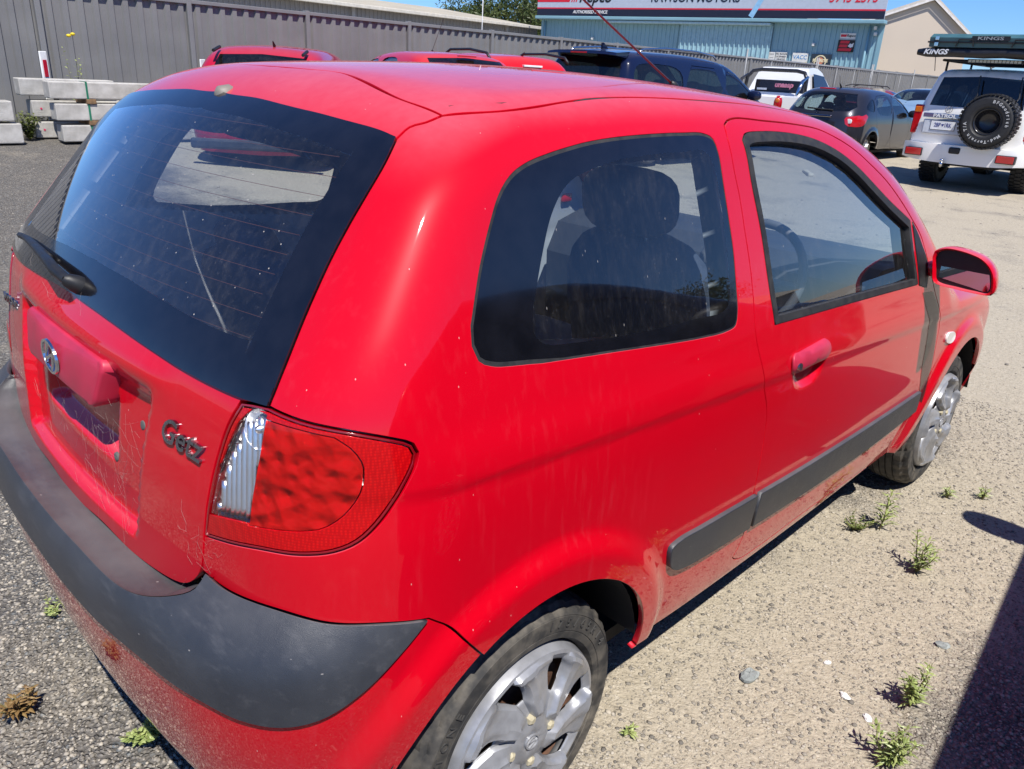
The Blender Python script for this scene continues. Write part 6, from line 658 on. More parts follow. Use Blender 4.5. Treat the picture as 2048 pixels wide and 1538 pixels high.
# ---- mirrors
def mirror_part(sg):
    o=POLY['mirror']; c=o.mean(0); root=None
    par=DR if sg<0 else DL
    def lay(sc,x,dy=0,dz=0): return [(x,(-1 if sg>0 else 1)*(c[0]+(p[0]-c[0])*sc+dy),c[1]+(p[1]-c[1])*sc+dz) for p in o]
    rings=[lay(.90,1.752),lay(.90,1.737),lay(.965,1.732),lay(1.0,1.738),lay(1.0,1.765),lay(.96,1.80,.002),lay(.84,1.835,.006),lay(.6,1.858,.012),lay(.25,1.866,.016)]
    n=len(o); V=[p for r in rings for p in r]; Fs=[(i*n+k,i*n+(k+1)%n,(i+1)*n+(k+1)%n,(i+1)*n+k) for i in range(len(rings)-1) for k in range(n)]; Fs.append(tuple((len(rings)-1)*n+k for k in range(n)))
    if sg>0: Fs=[f[::-1] for f in Fs]
    root=link('door_mirror',mkmesh('door_mirror',V,Fs,True),RED,par); root.data.set_sharp_from_angle(angle=R(50))
    me=mkmesh('back',lay(.905,1.751),[tuple(range(n)) if sg<0 else tuple(range(n-1,-1,-1))]); link('mirror_recess',me,BLACK,root)
    g=POLY['mirror_glass']; gg=[(1.7485+(p[1]-.95)*.05,(-1 if sg>0 else 1)*p[0],p[1]) for p in g]; link('mirror_glass',mkmesh('g',gg,[tuple(range(len(g)))]),simple('mirror_silver',(.45,.46,.48),.03,var=.05,Metallic=1.),root)
    s=POLY['mirror_stalk']; y0=.735; zz=(s[:,1].min(),s[:,1].max()-.012)
    y1=abs(o[:,0].max())+.012
    mb=MB(); m=-1 if sg<0 else 1
    mb.box((1.765,min(m*y0,m*y1),zz[0]+.005),(1.835,max(m*y0,m*y1),zz[1]-.01),.012); mb.build('mirror_stalk',RED,root,smooth=True,sharp=40)
mirror_part(-1); mirror_part(1)
# ---- aerial
AER=MB().tube([(1.275,-.11,1.462),(1.265,-.11,1.474),(1.25,-.11,1.480)],.011,10,rs=[.015,.012,.007]).build('aerial',BLACK,CAR,smooth=True)
MB().tube([(1.25,-.11,1.480),(.80,-.11,1.672),(.66,-.11,1.735)],.003,6,rs=[.0034,.0026,.0018]).build('aerial_rod',simple('aerial_red_black',(.10,.012,.012),.35),AER,smooth=True)
# ---- cabin
ins=inset(POLY['side'],.03)
panel('cabin_side_trim',ins,TRIML,CAR,holes=[inset(POLY['qwin'],.022),inset(POLY['dwin'],.012)],grid=.04,off=-.055,gap=0,lip=0.,flange=-.046,left=True,**K)
panel('headlining',inset(POLY['roof'],.004),TRIML,CAR,grid=.06,mp='top',off=-.03,gap=0,flange=0,**K)
panel('tailgate_trim',inset(POLY['tailgate'],.012),TRIML,TG,holes=[inset(POLY['rear_glass'],.05)],grid=.035,off=-.06,gap=0,lip=0.,flange=-.05,**K)
MB().box((-.42,-.72,.25),(2.85,.72,.285)).build('floor_pan',PIT,CAR)
MB().box((-.40,-.70,.285),(.15,.70,.60),.03).build('boot_floor',TRIMD,CAR)
def sell(c,r,e=2.6,n=22,tilt=0.,z_top=None):
    V=[];Fs=[]; m=n//2
    sp=lambda a:math.copysign(abs(a)**(2/e),a)
    for i in range(m+1):
        ph=-math.pi/2+math.pi*i/m
        for k in range(n):
            th=2*math.pi*k/n; V.append(Vector((r[0]*sp(math.cos(ph))*sp(math.cos(th)),r[1]*sp(math.cos(ph))*sp(math.sin(th)),r[2]*sp(math.sin(ph)))))
    for i in range(m):
        for k in range(n): Fs.append((i*n+k,i*n+(k+1)%n,(i+1)*n+(k+1)%n,(i+1)*n+k))
    Mx=Matrix.Translation(c)@Matrix.Rotation(tilt,4,'Y'); return [Mx@v for v in V],Fs
def seat(parent,x,y,mat,w=.25,hz=0.):
    s=MB().add(*sell((x+.05,y,.50+hz),(.27,w,.085),4)).build('seat_cushion',mat,parent,smooth=True)
    MB().add(*sell((x-.22,y,.80+hz),(.075,w*.96,.33),3.4,tilt=-.28)).build('seat_backrest',mat,parent,smooth=True)
    h=MB().add(*sell((x-.345,y,1.195+hz),(.055,w*.56,.085),3.2,tilt=-.2)).build('headrest',mat,parent,smooth=True)
    [MB().tube([(x-.33,y+q,1.06+hz),(x-.34,y+q,1.14+hz)],.006,6).build('headrest_post',DCHROME,h,smooth=True) for q in (-.06,.06)]
seat(CAR,1.12,-.35,SEATM); seat(CAR,1.12,.35,SEATM)
MB().add(*sell((.42,0,.52),(.25,.62,.09),5)).build('rear_cushion',SEATM,CAR,smooth=True)
MB().add(*sell((.15,0,.78),(.07,.62,.27),4.5,tilt=-.35)).build('rear_backrest',SEATM,CAR,smooth=True)
for y in (-.34,.34): MB().add(*sell((.075,y,1.03),(.05,.125,.065),3.2,tilt=-.2)).build('rear_headrest',SEATM,CAR,smooth=True)
MB().prism([(1.62,.45),(1.60,.78),(1.66,.90),(1.80,.94),(2.20,.93),(2.25,.45)],-.66,.66).build('dashboard',TRIMD,CAR)
tor=MB(); Mx=Matrix.Translation((1.47,-.35,.90))@Matrix.Rotation(R(-65),4,'Y')
tor.tube([Mx@Vector((.185*math.cos(a),.185*math.sin(a),0)) for a in np.linspace(0,2*math.pi,33)],.0145,8,cap=False); tor.tube([Mx@Vector((0,-.18,0)),Mx@Vector((0,0,-.02)),Mx@Vector((0,.18,0))],.016,6); tor.tube([Mx@Vector((0,0,-.02)),Mx@Vector((-.18,0,0))],.016,6); tor.add(*[ (lambda r:( [Mx@v for v in r[0]],r[1]))(sell((0,0,-.01),(.065,.075,.03),2.5))][0]); tor.tube([Mx@Vector((0,0,-.02)),Mx@Vector((0,0,-.25))],.03,8)
tor.build('steering_wheel',simple('grey_wheel_rim',(.12,.12,.125),.5),CAR,smooth=True)
# ---- wheels
RUB=NT('tyre_rubber'); v=RUB.obj(); n=RUB.noise(v,30,4); n2=RUB.noise(v,6,3)
RUBBER=RUB.out(RUB.bsdf(RUB.mix(RUB.math('MULTIPLY',RUB.ramp(n,.3,.75),RUB.ramp(n2,.3,.7,.35,1.)),(.022,.022,.022),(.17,.15,.12)),.78,Normal=RUB.bump(n,.3,.002)))
SILV=simple('silver_wheel_cover',(.30,.305,.32),.34,var=.2,scale=22,Metallic=.30,Coat_Weight=.2)
RUST=simple('rusty_steel_wheel',(.115,.055,.032),.8,var=.45,scale=30)
NUT=simple('yellowed_nut_cap',(.46,.41,.28),.5,var=.15,scale=60)
def tyre_profile(rt,ri,w):
    h=w/2
    return [(ri,-h*.70),(ri+.006,-h*.86),(ri+(rt-ri)*.12,-h*.93),(ri+(rt-ri)*.14,-h*.965),(ri+(rt-ri)*.25,-h*.985),(ri+(rt-ri)*.30,-h*.99),(ri+(rt-ri)*.315,-h*.975),(ri+(rt-ri)*.33,-h*.995),(ri+(rt-ri)*.55,-h*1.0),(ri+(rt-ri)*.68,-h*.985),(ri+(rt-ri)*.695,-h*.965),(ri+(rt-ri)*.71,-h*.98),(ri+(rt-ri)*.82,-h*.90),(rt-.014,-h*.815),(rt-.004,-h*.73),(rt,-h*.5),(rt,-h*.47),(rt-.007,-h*.465),(rt-.007,-h*.42),(rt,-h*.415),(rt+.001,-h*.17),(rt-.007,-h*.165),(rt-.007,-h*.11),(rt+.001,-h*.105)]
def full_profile(rt,ri,w):
    a=tyre_profile(rt,ri,w); return a+[(r,-y) for r,y in a[::-1]]
def tyre_mesh(rt,ri,w,n=96,groove=True):
    mb=MB(); prof=full_profile(rt,ri,w); mb.lathe(prof,n,closed=True); V=mb.V
    if groove:   # shoulder blocks cut across the tread edge
        m=len(prof)
        for k in range(n):
            if k%3==0:
                for j in list(range(12,16))+list(range(m-16,m-12)):
                    x,y,z=V[k*m+j]; r=math.hypot(x,z); s=(r-.0065)/r; V[k*m+j]=(x*s,y,z*s)
    me=mkmesh('tyre',V,mb.F,True); me.set_sharp_from_angle(angle=R(32)); return me
def cover_mesh(r,ns=7):
    """swirl-spoke wheel cover, axis +y is inboard; outer face towards -y"""
    hc=[0,.06,.12,.17,.185,.21,.235,.26,.30,.36,.43,.5]; cols=hc+[1-c for c in hc[::-1]][1:-1]; nc=len(cols)
    rows=[.10,.17,.24,.26,.31,.36,.41,.46,.50,.515,.55,.60,.66,.72,.77,.81,.845,.86,.885,.91,.935,.955,.97,.985,1.0]
    base=_spl([0,.2,.35,.5,.7,.86,.93,.955,1.],[-.034,-.033,-.022,-.014,-.010,-.016,-.024,-.024,.012]); V=[];Fs=[]; N=nc*ns
    for q in rows:
        g=float(np.interp(q,[.46,.50,.53,.62,.72,.82,.86,.90],[.55,.55,.80,1.05,1.15,1.0,.70,.70])); sw=.60*(1-q)**1.15
        mid=float(sstep(.25,.38,q)*(1-sstep(.89,.945,q)))
        for k in range(ns):
            for c in cols:
                w=abs(c-.5); ph=c
                if c<=.17: ph=c*g
                elif c<.5: ph=.17*g+(c-.17)*(.5-.17*g)/.33
                elif c>=.83: ph=1-(1-c)*g
                else: ph=1-(.17*g+((1-c)-.17)*(.5-.17*g)/.33)
                a=(k+ph)*2*math.pi/ns-sw; rr=r*q
                y=float(base(q))-mid*(.0145*(1-float(sstep(.235,.325,w)))+.020*(ph-.5)*(1-float(sstep(.26,.33,w)))+.0035*float(1-sstep(.05,.085,abs(ph-.60))))
                V.append((rr*math.cos(a),y,rr*math.sin(a)))
    for i in range(len(rows)-1):
        for k in range(N):
            c0=k%nc; inh=(c0<3 or c0>=nc-3) and .50<=rows[i]<.86
            if inh: continue
            p,q_,t_,u_=i*N+k,i*N+(k+1)%N,(i+1)*N+(k+1)%N,(i+1)*N+k
            Fs.append((p,u_,t_,q_)[::-1])
    b=len(V); V.append((0,-.0345,0)); Fs+=[(b,k,(k+1)%N) for k in range(N)]
    me=mkmesh('cover',V,Fs,True); me.set_sharp_from_angle(angle=R(33)); return me
def rsm2(p,it=1):
    for _ in range(it): q=np.roll(p,-1,0); p=np.stack([p*.75+q*.25,p*.25+q*.75],1).reshape(-1,2)
    return p
def thicken(o,t=.004):
    m=o.modifiers.new('solid','SOLIDIFY'); m.thickness=t; m.offset=-1; return o
TY=tyre_mesh(.283,.196,.178); CV=cover_mesh(.196)
def wheel(x,sg,steer=0.,first=None):
    w=empty('wheel',(x,sg*.80*1.0,.285)); w.parent=CAR; w.rotation_euler=(0,R(37 if x<1 else 10),steer+(math.pi if sg>0 else 0))
    # local: outer face at -y
    link('tyre',TY,RUBBER,w,(0,.082,0))
    c=thicken(link('wheel_cover',CV,SILV,w,(0,.012,0)))
    MB().lathe([(.19,.02),(.185,.05),(.15,.055),(.145,.03),(.06,.028),(.0001,.03)],40).build('steel_wheel',RUST,w,smooth=True,sharp=40)
    for k in range(4):
        a=R(40+90*k); MB().lathe([(.0001,-.016),(.006,-.016),(.0105,-.013),(.0115,.0),(.0135,.004),(.0135,.02)],6,Matrix.Translation((.055*math.cos(a),-.012,.055*math.sin(a)))).build('wheel_nut',NUT,w,smooth=False)
    emblem(Matrix.Translation((0,-.0235,0))@Matrix.Rotation(R(90),4,'X'),.042,.034,w,SILV)
    return w
wheel(0,-1); wheel(0,1); wheel(WB,-1); wheel(WB,1)
# raised size marks on the near rear tyre
def arc_text(name,txt,rad,size,a0,step,Mx,mat,parent,depth=.002,**kw):
    V=[];Fs=[]
    for i,ch in enumerate(txt):
        if ch==' ': continue
        me=text_mesh(ch,size,depth=depth,**kw); a=a0-i*step
        T=Mx@Matrix.Rotation(a-math.pi/2,4,'Z')@Matrix.Translation((0,rad,0)); b=len(V)
        V+=[tuple(T@v.co) for v in me.vertices]; Fs+=[tuple(j+b for j in p.vertices) for p in me.polygons]; bpy.data.meshes.remove(me)
    return link(name,mkmesh(name,V,Fs),mat,parent,kind='stuff')
rw=[c for c in CAR.children if c.name.startswith('wheel')][0]
arc_text('size_lettering','175/65R14',.243,.026,R(78)+R(37),R(6.3),Matrix.Translation((0,-.0088,0))@Matrix.Rotation(R(90),4,'X'),simple('tyre_letter',(.05,.048,.045),.7),rw)
arc_text('size_lettering','AUSTONE',.243,.026,R(176)+R(37),R(6.6),Matrix.Translation((0,-.0088,0))@Matrix.Rotation(R(90),4,'X'),MT['tyre_letter'],rw)
for cx in (0.,WB):
    for sg in (-1,1):
        n=30; V=[];Fs=[]
        for k in range(n+1):
            a=R(8)+R(164)*k/n
            for yy in (.805,.46): V.append((cx+.352*math.cos(a),sg*yy if True else 0,.29+.352*math.sin(a)))
        for k in range(n): Fs.append((2*k,2*k+1,2*k+3,2*k+2))
        V+=[(cx,sg*.46,.36)]; c=len(V)-1; Fs+=[(c,2*k+1,2*k+3) for k in range(n)]
        link('wheel_arch_liner',mkmesh('liner',V,Fs,True),PIT,CAR)
# exhaust silencer and axle hidden below
MB().tube([(-.02,-.72,.285),(-.02,.72,.285)],.03,10).build('rear_axle',PIT,CAR)

# cobwebs and chaff caught on the tailgate
rng=np.random.default_rng(3); mb=MB()
def strand(a,b,sag=.004,off=(.004,.022)):
    pts=[]
    for t_ in np.linspace(0,1,4): pts.append(((a[0]*(1-t_)+b[0]*t_)+rng.normal(0,.004),(a[1]*(1-t_)+b[1]*t_)-sag*math.sin(math.pi*t_)+rng.normal(0,.003)))
    Pq,Nq=surf(np.array(pts),DOM,F,0,'rear'); o=rng.uniform(*off); Pq=Pq+Nq*o; mb.tube([tuple(p) for p in Pq],.00011,3,cap=False)
for _ in range(60): y=-rng.uniform(.12,.30); z=rng.uniform(.72,.93); strand((y,z),(y+rng.normal(0,.04),z-abs(rng.normal(0,.05))),off=(-.012,.012))
for _ in range(40): y=rng.uniform(-.3,.25); z=rng.uniform(.70,.9); strand((y,z),(y+rng.normal(0,.03),z+rng.normal(0,.04)),off=(-.012,.004))
for _ in range(12): y=-rng.uniform(.46,.545); z=rng.uniform(.68,.80); strand((y,z),(y+rng.normal(0,.025),z+rng.normal(0,.035)),off=(.001,.006))
for _ in range(6): y=rng.uniform(-.05,.35); z=rng.uniform(1.03,1.10); strand((y,z),(y+rng.normal(0,.05),z+rng.normal(0,.02)),off=(.006,.03))
mb.build('cobweb_strands',simple('web_grey',(.34,.28,.25),.8),TG,kind='stuff')
# ---------------------------------------------------------------- fence
FENCEM=simple('grey_fence_steel',(.185,.183,.18),.55,var=.10,scale=1.5)
FPOST=simple('grey_post_steel',(.19,.19,.19),.5,var=.08,scale=2)
def fy(x): return 10.3+.045*x
FEN=empty('sheet_steel_fence',(2.52,fy(2.52),gz(0,10.4)),label='long grey ribbed steel fence with posts and top rail along the back of the yard',cat='fence')
fl=Vector(FEN.location)
PX=[-6.1,-3.9,-1.7,.4,2.52,4.52,6.5,8.64,10.8,12.98,15.09,17.36,19.64,22.0,24.27,26.5,28.7,30.9,33.1,35.3,37.5,39.7,41.9,44.1,46.3,48.5,50.7]
def rib_sheet(L,h,pitch,depth,top=.44,slope=.10):
    n=max(1,round(L/pitch)); p=L/n; xs=[];ys=[]
    for k in range(n):
        for a,d in ((0,0),(.30,0),(.30+slope,depth),(.30+slope+top-.1,depth),(.30+2*slope+top-.1,0)): xs.append((k+a)*p); ys.append(d)
    xs.append(L); ys.append(0); m=len(xs)
    V=[(x,-d,z) for z in (0,h) for x,d in zip(xs,ys)]; return V,[(i,i+1,m+i+1,m+i) for i in range(m-1)]
for i in range(len(PX)-1):
    a=Vector((PX[i],fy(PX[i]),gz(0,fy(PX[i])))); b=Vector((PX[i+1],fy(PX[i+1]),gz(0,fy(PX[i+1])))); L=(b-a).length; an=math.atan2(b.y-a.y,b.x-a.x)
    V,Fc=rib_sheet(L-.06,1.70,.19,.034); link('fence_sheet',mkmesh('fence_sheet',V,Fc),FENCEM,FEN,a+Vector((.03,0.02,.03))-fl,(0,0,an))
    MB().box((.03,-.036,1.70),(L-.03,.045,1.752),.006).build('fence_rail',FPOST,FEN,a-fl,(0,0,an))
    MB().box((-.035,-.045,-.1),(.035,.05,1.765),.006).build('fence_post',FPOST,FEN,a-fl,(0,0,an))
# ---------------------------------------------------------------- temporary mesh fence
GALV=simple('galvanised_tube',(.24,.245,.25),.55,var=.1,Metallic=.2)
tx=[20.9,26.0,31.2,36.3]
for i in range(3):
    a=Vector((tx[i],fy(tx[i])-.45,gz(0,11))); b=Vector((tx[i+1]-.12,fy(tx[i+1])-.45,gz(0,11))); L=(b-a).length; an=math.atan2(b.y-a.y,b.x-a.x)
    e=empty('temporary_fence_panel',a,an,['leftmost galvanised temporary fence panel in front of the grey fence, behind the white ute','galvanised temporary fence panel in front of the grey fence, behind the dark grey hatchback','rightmost galvanised temporary fence panel, nearest the beige building'][i],'fence panel','temporary fence panels')
    MB().tube([(0,0,.05),(0,0,1.95)],.022,8).build('upright',GALV,e,smooth=True); MB().tube([(L,0,.05),(L,0,1.95)],.022,8).build('upright',GALV,e,smooth=True)
    MB().tube([(0,0,1.72),(L,0,1.72)],.02,8).build('top_tube',GALV,e,smooth=True); MB().tube([(0,0,.12),(L,0,.12)],.02,8).build('bottom_tube',GALV,e,smooth=True)
    for k in (1,2): MB().tube([(L*k/3,0,.12),(L*k/3,0,1.72)],.012,6).build('brace_tube',GALV,e,smooth=True)
    mb=MB()
    for k in range(int(L/.11)): x=.06+k*.11; mb.box((x-.002,-.002,.12),(x+.002,.002,1.72))
    mb.build('mesh_wires',GALV,e,kind='stuff')
# ---------------------------------------------------------------- blue workshop
BLU=simple('pale_blue_sheet',(.235,.40,.46),.55,var=.07,scale=1.)
BLU2=simple('blue_trim',(.20,.36,.42),.45,var=.06,scale=1.)
A=Vector((37.87,13.85,0)); B=Vector((34.81,31.99,0)); Lb=(B-A).length; ab=math.atan2((A-B).y,(A-B).x)   # local x runs left to right as seen
WS=empty('blue_workshop',(B.x,B.y,.35),ab,'pale blue corrugated steel workshop behind the grey fence','building')
GB=.0
V,Fc=rib_sheet(Lb,4.05,.24,.045,top=.30,slope=.08); link('front_wall',mkmesh('front_wall',V,Fc),BLU,WS)
MB().add([(Lb-.02,.02,0),(Lb-3.4,11,0),(Lb-3.4,11,4.05),(Lb-.02,.02,4.05)],[(0,1,2,3)]).build('side_wall',BLU,WS); MB().box((-.05,.01,0),(.01,11.,4.05)).build('side_wall',BLU,WS)
MB().prism([(-.1,4.05),(Lb-3.5,4.05),(Lb-3.5,4.25),(Lb/2,5.0),(-.1,4.25)],.12,11.2).build('roof',simple('grey_roof_sheet',(.30,.31,.32),.5),WS)
MB().box((-.15,-.55,3.90),(Lb+.12,.0,4.06),.03).build('gutter',BLU2,WS)
MB().box((4.3,-.48,3.76),(13.4,-.06,3.88),.03).build('door_track',simple('pale_track',(.34,.50,.55),.45),WS)
V,Fc=rib_sheet(4.8,3.76,.24,.05,top=.30,slope=.08); link('sliding_door',mkmesh('sliding_door',V,Fc),simple('paler_blue_sheet',(.28,.45,.51),.5),WS,(8.65,-.14,0))
MB().tube([(Lb-.55,-.10,0),(Lb-.55,-.10,3.8)],.055,8).build('downpipe',BLU2,WS,smooth=True); MB().tube([(.3,-.10,0),(.3,-.10,3.8)],.05,8).build('downpipe',BLU2,WS,smooth=True)
MB().box((Lb-.12,-.06,0),(Lb+.06,-.0,3.9)).build('corner_flashing',BLU2,WS)
LAMPW=simple('white_lamp_body',(.7,.7,.66),.4)
for x,z in ((Lb-.30,3.75),(Lb-.25,3.50),(3.48,2.98),(15.49,3.0)): MB().box((x-.06,-.22,z-.07),(x+.06,-.05,z+.07),.02).build('wall_light',LAMPW,WS)
# facade sign along the roof edge
SB=empty('facade_sign',(B.x,B.y,4.40),ab,'long grey, red and navy sign board above the blue workshop wall','sign')
W0=-.05;W1=Lb+.05;SY=-.50
SGREY=simple('sign_grey',(.42,.47,.55),.4,var=.05); SRED=simple('sign_red',(.60,.012,.03),.4,var=.05); SNAVY=simple('sign_navy',(.010,.012,.030),.4,var=.05); SWHT=simple('sign_white',(.72,.72,.72),.45,var=.04); SBLK=simple('sign_black',(.008,.008,.010),.5)
MB().box((W0,SY,.04),(W1,SY+.08,1.75)).build('board',SGREY,SB)
MB().box((W0,SY-.006,.04),(W1,SY-.001,.36)).build('navy_band',SNAVY,SB); MB().box((W0,SY-.006,.365),(W1,SY-.001,.43)).build('red_band',SRED,SB)
mb=MB(); mb.prism([(W0,.70),(2.05,.70),(2.45,1.7),(W0,1.7)],SY-.006,SY-.001); mb.build('red_panel',SRED,SB)
for k in range(3): MB().prism([(2.15+k*.14,.70),(2.22+k*.14,.70),(2.62+k*.14,1.7),(2.55+k*.14,1.7)],SY-.006,SY-.001).build('red_stripe',SRED,SB)
def wall_text(par,txt,size,x,z,y,mat,**kw): 
    return place_text('lettering',txt,size,Matrix.Translation((x,y,z))@Matrix.Rotation(R(90),4,'X'),mat,par,**kw)
wall_text(SB,'Repco',.78,3.65,.94,SY-.006,SBLK,bold=.018,shear=.25,depth=.01); wall_text(SB,'AUTHORISED SERVICE',.215,3.40,.21,SY-.012,SWHT,bold=.004,shear=.12,depth=.01)
wall_text(SB,'RAWSON MOTORS',.62,9.35,.90,SY-.006,SNAVY,bold=.008,shear=.0,depth=.01,sx=.88); wall_text(SB,'5945 2575',.62,17.0,.90,SY-.006,SRED,bold=.008,depth=.01,sx=.80)
SP=MB(); c,s=math.cos(R(62)),math.sin(R(62))
def rotp(pts,cx,cz): return [(cx+x*c-z*s,cz+x*s+z*c) for x,z in pts]
SP.prism(rotp([(-1.0,-.13),(.35,-.11),(.45,-.30),(.75,-.34),(.95,-.20),(.62,-.08),(.62,.08),(.95,.20),(.75,.34),(.45,.30),(.35,.11),(-1.0,.13)],12.85,.95),SY-.012,SY-.007); SP.build('spanner_shape',simple('spanner_blue',(.25,.48,.70),.4),SB)
# small signs on the workshop wall
def wall_sign(name,label,x0,x1,z0,z1,mat,items=()):
    e=empty(name,(B.x,B.y,.35),ab,label,'sign'); o=MB().box((x0,-.085,z0),(x1,-.058,z1)).build('sign_panel',mat,e)
    for it in items:
        if it[0]=='t': wall_text(e,it[1],it[2],it[3],it[4],-.087,it[5],**it[6])
        elif it[0]=='b': MB().box((it[1],-.092,it[3]),(it[2],-.087,it[4])).build(it[6],it[5],e)
        elif it[0]=='p': MB().prism(it[1],-.094,-.0875).build(it[3],it[2],e)
        elif it[0]=='r': 
            MB().lathe([(it[3],0),(it[3],-.006),(it[4],-.006),(it[4],0)],32,Matrix.Translation((it[1],-.087,it[2]))).build(it[6],it[5],e)
    return e
OFFW=simple('sign_offwhite',(.66,.66,.62),.5); GOLD=simple('sign_gold',(.62,.50,.06),.5); CREAM=simple('sign_cream',(.70,.62,.40),.5)
wall_sign('white_service_sign','white sign with a red flash, highest on the blue wall',16.62,17.30,3.235,3.52,OFFW,[('p',[(16.65,3.36),(16.88,3.36),(16.93,3.46),(16.65,3.46)],SRED,'red_flash'),('t','Repco',.15,17.10,3.41,SBLK,dict(bold=.004,shear=.25)),('b',16.62,17.30,3.235,3.29,simple('sign_mid_grey',(.30,.33,.36),.5),'grey_strip')])
wall_sign('warranty_sign','black panel with red bars reading nation wide warranty on the blue wall',16.58,17.32,2.72,3.23,SBLK,[('p',[(16.66,3.08),(17.06,3.08),(17.10,3.20),(16.70,3.20)],SRED,'red_bar'),('p',[(16.64,2.92),(17.00,2.92),(17.04,3.04),(16.68,3.04)],SRED,'red_bar'),('p',[(16.62,2.76),(17.20,2.76),(17.24,2.88),(16.66,2.88)],SRED,'red_bar'),('t','NATION',.095,16.88,3.14,SWHT,dict(bold=.002)),('t','WIDE',.095,16.84,2.98,SWHT,dict(bold=.002)),('t','WARRANTY',.095,16.93,2.82,SWHT,dict(bold=.002)),('p',[(17.04,2.97),(17.12,3.09),(17.20,3.06),(17.28,3.12),(17.27,2.95),(17.16,2.91)],SWHT,'map_shape')])
wall_sign('yellow_white_sign','white sign with blue and gold letters and a gold swoosh, above the fence',14.59,15.32,1.95,2.62,OFFW,[('t','VACC',.25,14.95,2.42,simple('sign_blue',(.03,.20,.45),.5),dict(bold=.003,shear=.1)),('p',[(14.61,2.02),(15.30,2.02),(15.30,2.22),(14.61,2.08)],GOLD,'gold_swoosh')])
wall_sign('oil_sign','dark navy square sign with a round badge reading PENRITE',15.49,16.41,1.86,2.60,simple('sign_dark_navy',(.018,.030,.045),.5),[('r',15.92,2.27,.285,.235,CREAM,'badge_ring'),('r',15.92,2.30,.16,.0001,simple('sign_orange',(.55,.20,.10),.5),'badge_disc'),('t','PENRITE',.185,15.92,2.31,CREAM,dict(bold=.009,depth=.02)),('r',16.27,2.04,.07,.045,CREAM,'small_ring')])
wall_sign('licence_sign','narrow white sign with four lines of black lettering on the blue wall',13.78,14.31,1.95,2.63,OFFW,[('t',t_,.105,14.04,2.54-.12*i,SBLK,dict(bold=.002)) for i,t_ in enumerate(('VIC ROADS','LICENSED','VEHICLE','TESTER'))])
wall_sign('small_white_sign','smallest plain white notice, beside the licence sign on the blue wall',13.43,13.74,2.05,2.62,OFFW,[('t','VACC',.09,13.58,2.52,SBLK,{}),('t','service',.06,13.58,2.36,SBLK,{})])
# ---------------------------------------------------------------- sheds behind
SH=empty('long_grey_shed',(36.4,33.85,.4),R(4.2),'long grey shed with a cream roof behind the fence at upper left','building')
Vs,Fc=rib_sheet(34,3.55,.25,.04); 
link('front_wall',mkmesh('front_wall',Vs,Fc),simple('shed_grey_sheet',(.26,.26,.27),.6,var=.06,scale=.8),SH,(-34,0,0))
V,Fc=rib_sheet(34.6,9.2,.25,.03,top=.2,slope=.06); ro=link('roof',mkmesh('shed_roof',V,Fc),simple('cream_roof_sheet',(.44,.40,.32),.6,var=.08,scale=.5),SH,(-34.3,-.5,3.5),(R(-83.2),0,0))
MB().box((-34.3,-.62,3.40),(.3,-.48,3.56),.02).build('gutter',simple('cream_gutter',(.55,.52,.45),.5),SH)
for x in (-2.9,-14.0,-24): MB().box((x-.09,-.16,0),(x+.09,-.02,3.45)).build('wall_post',simple('shed_post',(.36,.36,.36),.5),SH)
MB().box((-34,0.05,0),(0,9,3.4)).build('end_wall',MT['shed_grey_sheet'],SH)
MB().tube([(-8.1,-3,0),(-8.1,-3,6.5)],.022,8).build('vent_pole',SWHT,SH,smooth=True)
BG=empty('beige_gable_building',(49.6,19.2,.3),0,'beige building with a gabled roof to the right of the blue workshop','building')
bx=Vector((52.4-49.6,14.6-19.2,0)); bl=bx.length; bang=math.atan2(bx.y,bx.x); BG.rotation_euler=(0,0,bang)
BEI=simple('beige_wall',(.54,.455,.36),.7,var=.03,scale=.4)
gp=[(-5,0),(bl,0),(bl,4.35),(bl*.56,6.2),(-5,3.2)]
MB().prism(gp,0,14).build('gable_wall',BEI,BG)
rt_=[(-5.3,3.15),(bl*.56,6.30),(bl+.22,4.22),(bl+.22,4.34),(bl*.56,6.44),(-5.3,3.29)]
MB().prism(rt_,-.25,14.2).build('roof',simple('pale_roof_sheet',(.50,.46,.40),.5,var=.05),BG)
MB().prism([(-5.2,3.05),(bl*.56,6.18),(bl*.56,6.30),(-5.2,3.17)],-.30,-.26).build('barge_board',simple('white_barge',(.66,.62,.58),.5),BG); MB().prism([(bl*.56,6.18),(bl+.2,4.12),(bl+.2,4.24),(bl*.56,6.30)],-.30,-.26).build('barge_board',MT['white_barge'],BG)
for k in range(2):
    MB().box((.35+k*1.0,2,5.0+k*.36),(1.25+k*1.0,3.6,5.04+k*.36),0,Matrix.Translation((0,0,.15))).build('solar_panel',simple('solar_dark',(.01,.015,.035),.15),BG,(0,0,0))
